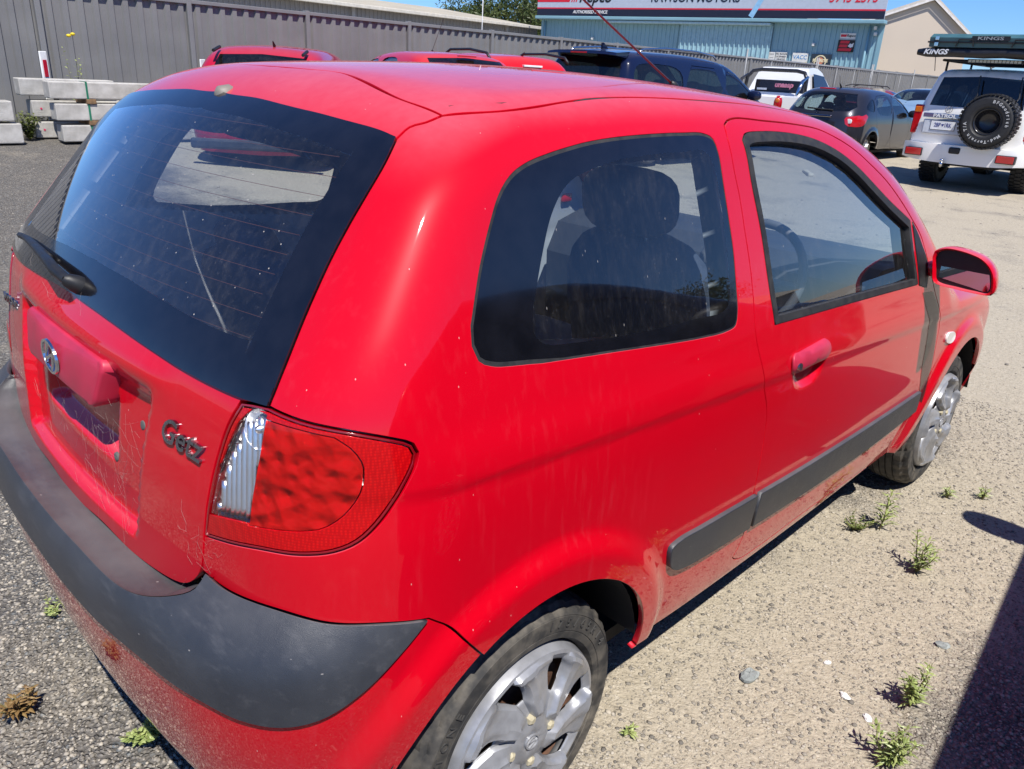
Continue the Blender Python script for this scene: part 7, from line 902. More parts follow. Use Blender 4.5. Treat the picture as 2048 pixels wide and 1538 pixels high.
# ---------------------------------------------------------------- trees
LEAF=[]
def leafmat(name,a,b):
    t=NT(name); g=t.n('ShaderNodeNewGeometry'); c=t.mix(g.outputs['Random Per Island'],a,b); d=t.n('ShaderNodeBsdfDiffuse',{0:c}); tr=t.n('ShaderNodeBsdfTranslucent',{0:c}); gl=t.n('ShaderNodeBsdfGlossy',{0:(.5,.5,.5),1:.4})
    m=t.n('ShaderNodeMixShader',{0:.3,1:d.outputs[0],2:tr.outputs[0]}); m=t.n('ShaderNodeMixShader',{0:.05,1:m.outputs[0],2:gl.outputs[0]}); return t.out(m.outputs[0])
GUM=leafmat('gum_leaves',(.045,.070,.022),(.13,.16,.055)); BARK=simple('bark',(.16,.13,.10),.9,var=.3)
def tree(loc,h,r,label,seed,nclump=50,nl=150,ls=.26):
    rng=np.random.default_rng(seed); e=empty('gum_tree',loc,0,label,'tree','gum trees around the yard')
    mb=MB(); top=h*.62; mb.tube([(0,0,-.2),(r*.05,0,h*.25),(-r*.04,r*.05,h*.45),(0,0,top)],.2,8,rs=[h*.028,h*.022,h*.016,h*.008])
    C=[]
    for k in range(nclump):
        d=rng.normal(size=3); d/=np.linalg.norm(d); q=rng.random()**.4; C.append(np.array([d[0]*r*q,d[1]*r*q,h*.64+d[2]*h*.33*q]))
    for c in C[:14]: s=h*rng.uniform(.25,.5); mb.tube([(0,0,s),tuple(c*.5+np.array([0,0,s*.5])),tuple(c)],.05,5,rs=[h*.010,h*.006,h*.002])
    mb.build('trunk',BARK,e,smooth=True)
    C=np.array(C); n=nclump*nl; c=np.repeat(C,nl,0)+rng.normal(0,1,(n,3))*np.array([r*.17,r*.17,h*.065]); a=rng.normal(size=(n,3)); a/=np.linalg.norm(a,axis=1)[:,None]; b=np.cross(a,rng.normal(size=(n,3))); b/=np.linalg.norm(b,axis=1)[:,None]
    s=(ls*rng.uniform(.5,1.2,n))[:,None]; V=np.stack([c-a*s,c+b*s*.28,c+a*s,c-b*s*.28],1).reshape(-1,3); Fq=np.arange(4*n).reshape(-1,4)
    link('crown',mkmesh('crown',V,Fq),GUM,e)
tree((55.5,59.9,0),9.0,3.4,'gum tree with a wide crown above the grey shed roof, left of two',1); tree((58.6,56.8,0),9.6,3.2,'gum tree touching the left end of the workshop sign',2)
for i,(x,y,h,r) in enumerate(((4,-36,8.,4.6),(13,-38,9.,5.),(23,-37,8.,4.8),(34,-40,9.5,5.4),(46,-42,9.,5.4),(60,-44,10.,6.))): tree((x,y,0),h,r,['first','second','third','fourth','fifth','sixth'][i]+' gum tree along the boundary out to the right, counted from the photographer',20+i,60,110,.36)
S2=empty('side_shed',(6,-22.,0),0,'low grey shed with a cream ribbed roof out to the right of the cars','building')
V,Fc=rib_sheet(36,2.6,.25,.04); link('front_wall',mkmesh('front_wall',V,Fc),MT['shed_grey_sheet'],S2,(36,0,0),(0,0,math.pi))
V,Fc=rib_sheet(36.6,5.5,.25,.03,top=.2,slope=.06); link('roof',mkmesh('roof',V,Fc),MT['cream_roof_sheet'],S2,(36.3,.4,2.55),(R(-72),0,math.pi))
# ---------------------------------------------------------------- concrete beams against the fence
CONC=NT('concrete'); v=CONC.obj(); n=CONC.noise(v,5,5,.6); n2=CONC.noise(v,90,3,.7); CONCM=CONC.out(CONC.bsdf(CONC.mix(CONC.ramp(n,.3,.75),(.36,.345,.31),(.56,.54,.50)),.85,Normal=CONC.bump(CONC.math('ADD',n2,CONC.math('MULTIPLY',n,.5)),.6,.012)))
TIM=simple('timber_batten',(.20,.12,.06),.8,var=.3,scale=20); STRAP=simple('green_strap',(.01,.16,.09),.5)
yb=9.72; zb=gz(0,yb)
def beam(x0,x1,y0,y1,z0,z1,label,dots=False,rough=True):
    e=empty('concrete_beam',(x0,y0,z0),0,label,'concrete beam','concrete beams stacked at the fence')
    MB().box((0,0,0),(x1-x0,y1-y0,z1-z0),.012).build('beam_body',CONCM,e)
    if dots: MB().lathe([(.0001,-.004),(.012,-.004),(.012,0)],10,Matrix.Translation((.10,-.001,.10))).build('red_paint_dot',simple('dot_red',(.6,.02,.10),.6),e)
    return e
H_=.195; G_=.055
zz=[zb+.01,zb+.01+H_+G_,zb+.01+2*(H_+G_)]
lab=['bottom','middle','top']
for k in range(3):
    beam(2.28-.04*k,5.2,yb-.40,yb-.18,zz[k],zz[k]+H_,lab[k]+' concrete beam of the front stack held by green straps')
    beam([2.10,2.10,2.00][k],[4.6,4.6,3.1][k],yb+.02,yb+.24,zz[k]+.01,zz[k]+.01+H_,lab[k]+' concrete beam of the rear stack behind the strapped one',dots=k<2)
    if k<2: 
        beam(-.8,1.86-.06*k,yb-.36,yb-.12,zz[k]-.01,zz[k]+H_+.02,lab[k]+' concrete beam of the stack cut by the left picture edge')
    for j,x in enumerate((2.65,3.75)):
        if k<2:
            for yy,nm in ((yb-.40,'front'),): MB().box((x-.05,yy-.02,zz[k]+H_+.001),(x+.06,yy+.40,zz[k]+H_+G_-.001),.004).build('timber_batten',TIM); o=bpy.context.scene.objects[-1] if False else None
for k in range(2):
    for j,x in enumerate((2.65,3.75)): pass
bat=[o for o in COL.objects if o.name.startswith('timber_batten')]
bl_=['lower left','lower right','upper left','upper right']
for i,o in enumerate(bat): tag(o,f'{bl_[i]} timber batten wedged between the strapped concrete beams','batten','timber battens')
for j,x in enumerate((2.62,3.70)):
    y0,y1,z0,z1=yb-.405,yb-.175,zz[0]-.002,zz[2]+H_+.004
    mb=MB(); w=.011
    for a,b in (((y0-.004,z0),(y0,z1)),): mb.box((x-w,y0-.004,z0),(x+w,y0-.001,z1))
    mb.box((x-w,y0-.004,z1),(x+w,y1,z1+.003)); o=mb.build('green_strap',STRAP); tag(o,['green strap nearer the left end of the front concrete stack','green strap further right round the front concrete stack'][j],'strap','green straps')
# guide posts
def guide_post(loc,label):
    e=empty('guide_post',loc,.5,label,'guide post','white guide posts'); MB().box((-.055,-.012,0),(.055,.012,1.02),.008).build('post_blade',simple('post_white',(.78,.78,.76),.45),e); MB().box((-.028,-.018,.72),(.028,-.0125,.92)).build('red_reflector',simple('reflector_red',(.45,.008,.03),.2),e)
guide_post((2.42,10.12,gz(0,10.1)-.02),'white guide post with red reflector standing behind the concrete beams'); guide_post((4.50,10.15,gz(0,10.1)-.02),'white guide post half hidden by the red car nearest the beams')
# ---------------------------------------------------------------- weeds
WEED=leafmat('weed_leaves',(.24,.31,.09),(.46,.52,.20)); STEMM=simple('weed_stem',(.14,.13,.05),.8); DRYM=leafmat('dry_leaves',(.22,.13,.05),(.36,.24,.10)); BUSH=leafmat('bush_leaves',(.10,.14,.03),(.24,.27,.08))
def weed(name,loc,h,label,seed,stems=4,leaves=26,ll=.022,lw=.0035,spread=.5,mat=None,cat='weed',group='weeds in the ground',lean=.3):
    rng=np.random.default_rng(seed); e=empty(name,loc,0,label,cat,group); mb=MB(); LV=[];LF=[]
    for s in range(stems):
        a=rng.uniform(0,6.28); ln=h*rng.uniform(.55,1.); d=np.array([math.cos(a),math.sin(a),0])*spread*ln*rng.uniform(.2,1.)+np.array([0,0,1])*ln
        pts=[d*t+np.array([0,0,0])+rng.normal(0,.006,3)*t for t in (0,.35,.7,1.)]; mb.tube([tuple(p) for p in pts],.002,5,rs=[.0028,.0022,.0016,.0008])
        for k in range(leaves):
            t=.12+.88*k/leaves; p=d*t; an=k*2.4+rng.uniform(-.4,.4); el=rng.uniform(.15,.75)
            q=np.array([math.cos(an)*math.cos(el),math.sin(an)*math.cos(el),math.sin(el)]); side=np.cross(q,[0,0,1.]); side/=max(np.linalg.norm(side),1e-6); L=ll*rng.uniform(.6,1.2)*(1.1-.5*t); w=lw*rng.uniform(.7,1.2)
            b=len(LV); LV+=[p,p+q*L*.5+side*w-[0,0,.001],p+q*L-[0,0,L*.18],p+q*L*.5-side*w-[0,0,.001],p+q*L*.5+[0,0,.0012]]; LF+=[(b,b+1,b+4),(b+1,b+2,b+4),(b+2,b+3,b+4),(b+3,b,b+4)]
    mb.build('stems',STEMM,e,smooth=True,kind='stuff'); o=link('leaves',mkmesh('leaves',LV,LF),mat or WEED,e); o['kind']='stuff'; return e
weed('weed',(1.855,-.84,0),.20,'tall single-stemmed green weed nearest the front wheel',31,2,26,.060,.0042,.30)
weed('weed',(1.68,-1.03,0),.18,'two-pronged green weed in the middle of the bare ground beside the car',32,5,24,.046,.0038,.60)
weed('weed',(1.03,-1.24,0),.155,'bushy green weed beside the dark shadow edge',33,5,26,.042,.0038,.42)
weed('weed',(.785,-1.27,0),.10,'yellow-green weed at the bottom edge of the picture',34,8,24,.042,.0038,.6)
weed('weed',(1.785,-.78,0),.05,'low spreading olive weed between the tall weed and the sill',35,12,14,.016,.004,1.3,BUSH)
weed('weed',(2.32,-.93,0),.05,'small grass tuft just ahead of the front tyre',36,5,8,.04,.003,.6)
weed('weed',(2.42,-1.03,0),.06,'small grass tuft near the far right cracked soil',37,4,8,.04,.003,.4)
weed('weed',(.40,-.80,0),.03,'tiny green seedling on the pale soil by the rear wheel',38,3,6,.03,.004,.8)
weed('weed',(-.46,-.05,0),.06,'green creeping weed in the shadow under the rear bumper',39,14,16,.024,.007,1.4)
weed('weed',(-.48,.56,0),.04,'small green sprout on the asphalt left of the bumper',40,6,10,.02,.005,1.2)
weed('dry_weed',(-.645,.225,0),.075,'dry brown weed clump on the asphalt at lower left',41,12,16,.034,.005,1.0,DRYM)
for i,(x,y,h) in enumerate(((2.0,9.72,.34),(2.2,10.05,.32),(1.75,9.95,.42))): weed('leafy_weed',(x,y-.05,gz(0,y)),h,['leafy green weed between the two beam stacks','leafy weed behind the left end of the strapped beams','taller leafy weed at the foot of the fence by the beams'][i],50+i,26,26,.06,.014,.7,BUSH)
fw=weed('flowering_weed',(2.77,10.12,gz(0,10.1)),1.16,'tall thin weed with yellow flowers in front of the fence',60,5,20,.09,.014,.14)
for k,(dx,dz) in enumerate(((-.02,1.20),(.03,1.22))):
    MB().add(*sell((dx,-.02,dz),(.03,.03,.02),2,10)).build('flower',simple('yellow_petal',(.75,.55,.02),.6),fw,smooth=True)

for i,(x,y,r_) in enumerate(((.80,-.90,.026),(.93,-1.11,.013),(1.02,-1.02,.010),(.90,-1.18,.012),(1.35,-1.22,.018))):
    V,Fc=sell((0,0,r_*.3),(r_*1.2,r_*.8,r_*.45),2.2,10); rg=np.random.default_rng(i); V=[v*(1+rg.normal(0,.10)) for v in V]
    o=MB().add(V,Fc).build('stone',simple(['slate_stone','chalk_stone','chalk_stone','chalk_stone','slate_stone'][i],[(.26,.28,.27),(.72,.70,.66),(.7,.7,.66),(.7,.7,.66),(.26,.28,.27)][i],.8,var=.2,scale=40),None,(x,y,0),(0,0,i*1.3)); tag(o,['flat greenish slate chip on the pale soil beside the rear wheel','larger white chip on the grey gravel','tiny white chip above the bushy weed','white chip left of the bushy weed','grey stone lying at the edge of the dark shadow'][i],'stone','loose stones',kind='thing')
# ---------------------------------------------------------------- other vehicles
TY2=tyre_mesh(.318,.22,.205,64,False); CV10=cover_mesh(.21,10); CV5=cover_mesh(.21,6)
SILV2=simple('bright_alloy',(.50,.51,.53),.3,Metallic=.7); DGLS=glass('dark_tinted_glass',(.10,.11,.12),dust=.04); TGLS=glass('light_tinted_glass',(.62,.72,.68),dust=.03)
PLATE=simple('plate_white',(.72,.73,.74),.4); PLBLUE=simple('plate_blue',(.02,.03,.20),.4)
LAMPR=simple('red_lamp_lens',(.42,.006,.010),.12,Coat_Weight=1.); LAMPA=simple('amber_lamp_lens',(.60,.14,.01),.15,Coat_Weight=1.)
class Shape:
    def __init__(s,w,plan,tum,xr,roof,ws,hood,xf,kc=.18,kt=.12,crown=.10,rk=.12,wb=2.6,flare=.015,ra=.35,zc=.31):
        s.wb=wb; s.ra=ra; s.zc=zc
        s.pl=_spl(*plan); s.tm=_spl(*tum); s.xr=_spl(*xr); s.rf=_spl(*roof); s.hd=_spl(*hood); s.ws=ws; s.w=w; s.xf=xf; s.kc=kc; s.kt=kt; s.crown=crown; s.rk=rk; s.flare=flare
        s.dom=Dom(-.35,wb+.25,1.0)
    def __call__(s,P):
        x,y,z=P[...,0],np.abs(P[...,1]),P[...,2]
        W_=s.pl(x)*s.w-s.tm(z)
        for cx in (0.,s.wb): r=np.hypot(x-cx,z-s.zc); W_=W_+s.flare*(1-sstep(s.ra+.02,s.ra+.09,r))
        fs=y-W_; fr=(s.xr(z)+s.rk*y*y-x)/np.sqrt(1+((s.xr(z+.01)-s.xr(z-.01))/.02)**2)
        t=s.rf(x)-s.crown*y*y; w_=s.ws[0]-(x-s.ws[1])*s.ws[2]-.12*y*y; t=smin(t,w_,.10); t=smax(t,s.hd(x)-.06*y*y,.06)
        ft=(z-t)/np.sqrt(1+.2*(x>s.ws[1]))
        f=smax(smax(fs,fr,s.kc),ft,s.kt); return smax(f,x-(s.xf-.10*y*y-.7*np.maximum(z-.65,0)**2),.22)
    def uv(s,pts):
        O=[];D=[]
        for m,a,b in pts:
            if m=='s': O.append([a,0,b]);D.append([0,-1,0])
            elif m=='r': O.append([.3,a,b]);D.append([-1,0,0])
            else: O.append([a,b,.7]);D.append([0,0,1])
        return s.dom.inv(solve(np.array(O,float),np.array(D,float),s,n=30))
def dpts(m,pts,st=.05):
    return [(m,float(a),float(b)) for a,b in dens(np.array(pts,float),st)]
def dens(p,st=.05):
    out=[]
    for a,b in zip(p,np.roll(p,-1,0)):
        n=max(1,int(np.linalg.norm(b-a)/st)); out+=[a+(b-a)*k/n for k in range(n)]
    return np.array(out)
def rsm(poly,it=2):
    p=np.asarray(poly,float)
    for _ in range(it): q=np.roll(p,-1,0); p=np.stack([p*.78+q*.22,p*.22+q*.78],1).reshape(-1,2)
    return p
def build_car(name,label,S,loc,h,mat,zb=.24,side=(),rear=None,ws=None,doors=(),group=None,glass_m=None,rear_glass=None,lamps=(),wheel=True,tyre=None,cover=None,wr=.318,track=None,seats=True,grid=.05,front_x=1.25,seatm=None,cat='car'):
    e=empty(name,loc,h,label,cat,group); d=S.dom; glass_m=glass_m or TGLS
    # lower outline with wheel arches
    pts=[(d.u0,zb)]; us=[]
    for cx in (0.,S.wb):
        a=np.radians(np.linspace(188,-8,25)); us+= [('s',cx+S.ra*math.cos(t),max(zb,S.zc+S.ra*math.sin(t))) for t in a]
    low=S.uv(us); low=low[np.concatenate([[True],np.diff(low[:,0])>1e-4])]
    vt=d.VZ+.5*HP*.9999
    ol=np.vstack([[(d.u0,zb)],low,[(d.u1,zb)],[(d.u1,vt)],[(d.u0,vt)]]); ol=dens(ol,.08)
    sw=[rsm(S.uv([('s',x,z) for x,z in p])) if not isinstance(p[0][0],str) else rsm(S.uv(p)) for p in side]
    dr=[rsm(S.uv([('s',x,z) for x,z in p]),1) for p in doors]
    holes=[]; inside=[False]*len(sw)
    for i,p in enumerate(sw):
        for q in dr:
            if inpoly(p.mean(0)[None],q)[0]: inside[i]=True
        if not inside[i]: holes.append(p)
    rr=None
    if rear is not None:
        r=S.uv(dpts('r',rear)); r[:,0]=np.maximum(r[:,0],d.u0); holes.append(r); rr=r
    if ws is not None:
        q=S.uv(dpts('t',ws)); q[:,1]=np.minimum(q[:,1],vt); holes.append(q)
    holes+=dr
    kw=dict(fn=S,dom=d,grid=grid)
    P,f,N=panel_mesh('body',ol,holes,gap=0,flange=0,both=True,**kw); link('body',mkmesh('body',P,f,True,N),mat,e)
    holes_l=[inset(hh,.0) for hh in holes]
    for q in dr:
        hs=[p for i,p in enumerate(sw) if inside[i] and inpoly(p.mean(0)[None],q)[0]]
        panel('door',q,mat,e,holes=hs,left=True,gap=.006,flange=.02,**kw)
    hh=[p for p in holes if not any(p is q for q in dr)]+[p for i,p in enumerate(sw) if inside[i]]
    P,f,N=panel_mesh('lining',ol,hh,gap=0,flange=0,both=True,off=-.035,fn=S,dom=d,grid=.12); link('cabin_lining',mkmesh('lining',P,f[:,::-1],True,-N),TRIMD,e)
    for p in sw: panel('side_window',p,glass_m,e,left=True,off=-.006,gap=-.006,flange=0,fn=S,dom=d,grid=.1)
    if rear is not None:
        P,f,N=panel_mesh('rear_window',rr,gap=0,flange=0,both=True,off=-.002,fn=S,dom=d,grid=.06); link('rear_window',mkmesh('rear_window',P,f,True,N),rear_glass or glass_m,e)
    if ws is not None:
        P,f,N=panel_mesh('windscreen',q if False else holes[[i for i,x_ in enumerate(holes) if x_.shape[0]>0][-1-len(dr)]],gap=0,flange=0,both=True,off=-.002,fn=S,dom=d,grid=.1); link('windscreen',mkmesh('windscreen',P,f,True,N),glass_m,e)
    for nm,pl,m in lamps: panel(nm,rsm(S.uv(pl),1),m,e,left=True,off=.006,gap=0,lip=.003,flange=.012,fn=S,dom=d,grid=.04)
    MB().box((-.6,-S.w*.82,zb-.02),(S.wb+.6,S.w*.82,zb+.03)).build('underbody',PIT,e)
    tr=track or S.w*.87
    for x in (0.,S.wb):
        for sg in (-1,1):
            w=empty('wheel',(x,sg*tr,wr)); w.parent=e; w.rotation_euler=(0,x,math.pi if sg>0 else 0); k=wr/.318
            t_=link('tyre',tyre or TY2,RUBBER,w,(0,.09,0)); t_.scale=(k,1,k); c_=link('wheel_rim',cover or CV10,SILV2,w,(0,.02,0)); c_.scale=(k,1,k)
            MB().lathe([(.21*k,.03),(.20*k,.06),(.0001,.06)],24).build('brake_backing',PIT,w)
            lv=MB(); 
        MB().box((x-S.ra,-tr+.0,zb+.02),(x+S.ra,tr-.0,S.zc+S.ra+.02)).build('wheel_housing',PIT,e) if False else None
    if seats:
        sm=seatm or TRIMD
        for y in (-.36,.36): seat(e,front_x+.05,y,sm,.25,.02)
        MB().add(*sell((front_x-.75,0,.78),(.08,.60,.30),4,tilt=-.3)).build('rear_backrest',sm,e,smooth=True)
        for y in (-.36,.36): MB().add(*sell((front_x-.86,y,1.12),(.05,.13,.07),3,tilt=-.2)).build('rear_headrest',sm,e,smooth=True)
        MB().box((S.wb-.95,-S.w*.8,.5),(S.wb-.5,S.w*.8,.92),.05).build('dashboard',TRIMD,e)
    return e
def plate(parent,txt,M_,w=.372,h=.134,size=.088,tri=False):
    p=MB().box((-w/2,-h/2,0),(w/2,h/2,.006),.0,M_).build('number_plate',PLATE,parent)
    MB().box((-w/2-.008,-h/2-.008,-.004),(w/2+.008,h/2+.008,-.0005),0,M_).build('plate_surround',SBLK,p)
    place_text('plate_lettering',txt,size,M_@Matrix.Translation((0,.004,.008)),PLBLUE,p,bold=.0006,sx=.74,depth=.003)
    if tri: MB().add([(-.026,.022,.009),(.026,.022,.009),(0,-.016,.009)],[(0,2,1)],M_).build('plate_emblem',PLBLUE,p)
    return p
rearM=lambda x,y,z,tilt=0.:Matrix.Translation((x,y,z))@Matrix.Rotation(R(-90),4,'Z')@Matrix.Rotation(R(90)-tilt,4,'X')
HATCH_PLAN=([-.9,-.4,.4,1.4,2.4,3.2,3.5],[.93,.985,1.,1.,.99,.93,.85]); HATCH_TUM=([.15,.3,.5,.75,.95,1.05,1.25,1.45,1.6],[.10,.035,.0,.004,.02,.045,.12,.215,.28])
def hatch_shape(H=1.48,rear=-.80,w=.85,wb=2.6,slope=1.):
    r=rear; xr=([.2,.4,.6,.8,.95,1.05,1.2,1.35,1.5],[r+.06,r,r-.01,r+.02,r+.05,r+.10,r+.22,r+.37,r+.55])
    rf=([-1.0,-.5,0,.5,1.,1.5],[H-.19,H-.075,H-.02,H,H-.012,H-.06])
    return Shape(w,HATCH_PLAN,HATCH_TUM,xr,rf,(H+.10,1.2,.52),([1.6,2.2,2.8,3.3],[1.02,.98,.90,.72]),wb+.82,wb=wb)
SW3=[[(.32,1.0),(1.0,.985),(1.0,1.33),(.52,1.35),(.34,1.25)],[(1.07,.98),(1.95,.95),(1.85,1.08),(1.55,1.28),(1.07,1.335)]]
RW=[(0,1.02),(-.58,1.03),(-.50,1.35),(0,1.375)]
WSP=[(1.40,0),(1.30,-.52),(1.95,-.63),(2.15,0)]
REDB=paint('crimson_paint',(.40,.006,.030),dust=.12,rough=.3); REDC=paint('bright_red_paint',(.52,.008,.014),dust=.12,rough=.3)
# red hatch with plate, nearest the concrete beams
SA=hatch_shape(1.49,-.80,.85,2.55)
c=build_car('crimson_hatchback','crimson hatchback parked nose-in by the fence, directly behind the foreground car’s roof'.replace('’',"'"),SA,(4.38,7.98,.13),R(47),REDB,side=SW3,rear=RW,ws=WSP,rear_glass=DGLS,group='parked cars',lamps=[('tail_lamp',[('r',-.52,.98),('r',-.76,.98),('s',-.35,.95),('s',-.42,.80),('r',-.74,.76),('r',-.55,.78)],LAMPR)])
plate(c,'AVZ 462',rearM(-.835,0,.66,.0)); MB().tube([(-.05,-.07,1.475),(-.12,-.07,1.53)],.012,6,rs=[.02,.006]).build('roof_aerial',BLACK,c)
for y in (-.52,.52): MB().tube([(-.55,y,1.385),(-.3,y,1.43)],.02,6).build('roof_strip',BLACK,c)
MB().box((-.88,-.78,.30),(-.80,.78,.42),.03).build('bumper_insert',GREYTRIM,c)
SBs=hatch_shape(1.44,-.62,.80,2.4)
c=build_car('small_red_hatchback','small bright red hatchback with a leaning aerial, middle of three red cars at the fence',SBs,(6.12,6.42,.22),R(74),REDC,side=SW3,rear=RW,ws=WSP,rear_glass=DGLS,group='parked cars',lamps=[('tail_lamp',[('r',-.52,.98),('r',-.74,.98),('r',-.74,.70),('r',-.56,.72)],LAMPR)])
a_=MB().tube([(.95,-.05,1.435),(.95,-.05,1.46)],.014,8).build('aerial',BLACK,c); MB().tube([(.95,-.05,1.46),(.75,-.12,1.85)],.003,5).build('aerial_rod',BLACK,a_)
MB().box((-.26,-.12,1.385),(-.2,.12,1.40),.004).build('high_brake_lamp',LAMPR,c)
SS=Shape(.86,HATCH_PLAN,HATCH_TUM,([.2,.5,.8,1.0,1.15,1.35,1.5,1.7],[-.84,-.90,-.88,-.84,-.76,-.62,-.50,-.36]),([-1.,-.5,0,.6,1.2,1.6],[1.48,1.585,1.625,1.64,1.62,1.57]),(1.74,1.2,.50),([1.6,2.2,2.8,3.4],[1.14,1.10,1.02,.85]),3.4,wb=2.6,ra=.38,zc=.34)
c=build_car('red_suv','red compact four-wheel drive wagon with black roof rails beside the navy people mover',SS,(7.45,6.75,.06),R(72),REDC,side=[[(-.42,1.14),(.1,1.12),(.15,1.46),(-.12,1.45)],[(.22,1.11),(.95,1.09),(.95,1.48),(.25,1.475)],[(1.02,1.085),(1.95,1.06),(1.6,1.38),(1.02,1.48)]],rear=[(0,1.10),(-.62,1.11),(-.55,1.42),(0,1.45)],ws=[(1.42,0),(1.32,-.52),(1.98,-.64),(2.2,0)],rear_glass=DGLS,glass_m=DGLS,wr=.34,group='parked cars')
for y in (-.60,.60): MB().tube([(-.45,y,1.555),(-.35,y,1.62),(.2,y,1.665),(.9,y,1.66),(1.1,y,1.60)],.018,8).build('roof_rail',BLACK,c,smooth=True)
MB().box((-.56,-.14,1.475),(-.50,.14,1.50),.004).build('high_brake_lamp',PLATE,c); MB().tube([(-.2,0,1.61),(-.28,0,1.66)],.012,6,rs=[.02,.005]).build('roof_aerial',BLACK,c)
# navy people mover
NAVY=paint('navy_paint',(.006,.010,.035),dust=.06,rough=.2)
SV=Shape(.985,([-1.1,-.5,.5,1.6,2.8,3.6,4.],[.93,.985,1.,1.,.985,.93,.84]),([.15,.3,.5,.8,1.0,1.1,1.4,1.65,1.8],[.10,.03,.0,.0,.02,.04,.12,.215,.29]),([.2,.5,.8,1.0,1.2,1.4,1.6,1.8],[-.98,-1.02,-1.0,-.97,-.92,-.85,-.76,-.64]),([-1.2,-.7,0,.8,1.6,2.2,2.6],[1.60,1.685,1.72,1.725,1.70,1.64,1.57]),(1.80,1.95,.50),([2.2,2.8,3.4,4.0],[1.16,1.10,1.0,.80]),4.05,wb=3.06,ra=.38,zc=.34,kt=.14)
c=build_car('navy_people_mover','navy blue people mover with roof rails and rear spoiler parked behind the red hatchback',SV,(10.1,7.0,.17),0,NAVY,side=[[(-.72,1.13),(.62,1.10),(.62,1.50),(-.35,1.53),(-.62,1.48)],[(.70,1.10),(1.86,1.08),(1.86,1.47),(.70,1.50)],[(1.97,1.08),(2.95,1.05),(2.75,1.18),(2.40,1.37),(1.97,1.465)]],rear=[(0,1.12),(-.74,1.14),(-.64,1.56),(0,1.60)],ws=[(2.15,0),(2.05,-.6),(2.85,-.72),(3.1,0)],glass_m=glass('mid_tint_glass',(.30,.40,.38),dust=.03),rear_glass=DGLS,wr=.345,cover=CV10,front_x=2.05,group='parked cars',lamps=[('tail_lamp',[('r',-.60,1.06),('r',-.90,1.06),('s',-.45,1.02),('s',-.50,.84),('r',-.90,.84),('r',-.62,.90)],LAMPR)],
    doors=[[(.66,.32),(1.90,.32),(1.90,1.52),(.66,1.55)],[(1.93,.32),(3.0,.36),(3.05,1.02),(2.80,1.22),(2.42,1.42),(1.93,1.51)]])
sp=MB(); n=11; V=[]
for k in range(n):
    y=-.70+1.4*k/(n-1); q=1-(abs(y)/.74)**4
    V+=[(-.62,y,1.665+.02*q),(-.93-.05*q,y,1.635+.03*q),(-.96-.05*q,y,1.60+.02*q),(-.70,y,1.575)]
sp.add(V,[(4*i+j,4*i+4+j,4*i+4+(j+1)%4,4*i+(j+1)%4) for i in range(n-1) for j in range(4)]+[(0,1,2,3),tuple(4*(n-1)+j for j in (3,2,1,0))]); so_=sp.build('rear_spoiler',NAVY,c,smooth=True,sharp=35)
MB().box((-1.013,-.16,1.622),(-1.0,.16,1.642)).build('high_brake_lamp',LAMPR,so_)
for y in (-.70,.70): MB().tube([(-.42,y,1.665),(-.30,y,1.72),(.3,y,1.765),(1.2,y,1.765),(1.75,y,1.72),(1.85,y,1.66)],.016,8).build('roof_rail',CHROME,c,smooth=True)
MB().prism([(-.45,1.70),(-.28,1.70),(-.42,1.80),(-.45,1.80)],-.016,.016).build('shark_fin_aerial',NAVY,c)
for sg in (-1,1): m_=MB().add(*sell((2.72,sg*1.06,1.12),(.08,.13,.085),2.6)).build('door_mirror',NAVY,c,smooth=True)
for sg in (-1,1):
    Pq,Nq=surf(np.array([(x,1.545-.012*max(0,x-1.2)**2*2.2) for x in np.linspace(-.55,2.3,20)]),S.dom if False else SV.dom,SV,.004,'side'); MB().tube([(p[0],-sg*p[1]*-1 if sg<0 else -p[1],p[2]) for p in Pq],.010,6).build('chrome_strip',CHROME,c,smooth=True)
# white ute
WHT=paint('white_paint',(.72,.73,.74),dust=.12,rough=.3)
UT=Shape(.88,([-1.3,-.5,.5,1.6,2.8,3.8],[.97,.99,1.,1.,.98,.9]),([.2,.4,.7,.95,1.1,1.3,1.55,1.8],[.06,.0,.0,.01,.04,.10,.19,.28]),([.2,.6,.9,1.05,1.08,1.2,1.5,1.8],[-1.1,-1.12,-1.1,-1.06,.6,1.02,1.10,1.22]),([-1.2,0,.9,1.3,1.9,2.3],[1.70,1.72,1.735,1.745,1.72,1.66]),(1.86,1.95,.55),([2.2,2.8,3.4,4.0],[1.16,1.12,1.04,.9]),3.95,wb=3.0,ra=.40,zc=.37,kc=.06,kt=.10)
c=empty('white_ute',(17.9,8.5,.20),R(8),'white ute with a black sports bar and pink sticker on its rear window','ute','parked cars')
cabp=[(1.05,.45),(1.05,1.05),(1.10,1.12),(1.17,1.42),(1.24,1.64),(1.34,1.71),(1.7,1.745),(2.1,1.73),(2.35,1.64),(3.05,1.12),(3.7,1.05),(4.05,.90),(4.12,.5)]
hw=lambda z:.86 if z<1.06 else float(np.interp(z,[1.06,1.2,1.6,1.72],[.84,.78,.66,.58])); n=len(cabp); V=[(x,-hw(z),z) for x,z in cabp]+[(x,hw(z),z) for x,z in cabp]+[(1.5+.5*(x-1.5),0,z+.02) for x,z in cabp[4:9]]
MB().add(V,[(i,i+n,(i+1)%n+n,(i+1)%n)[::-1] for i in range(n)]+[tuple(range(n))[::-1],tuple(range(n,2*n))]).build('cab',WHT,c,smooth=True,sharp=28)

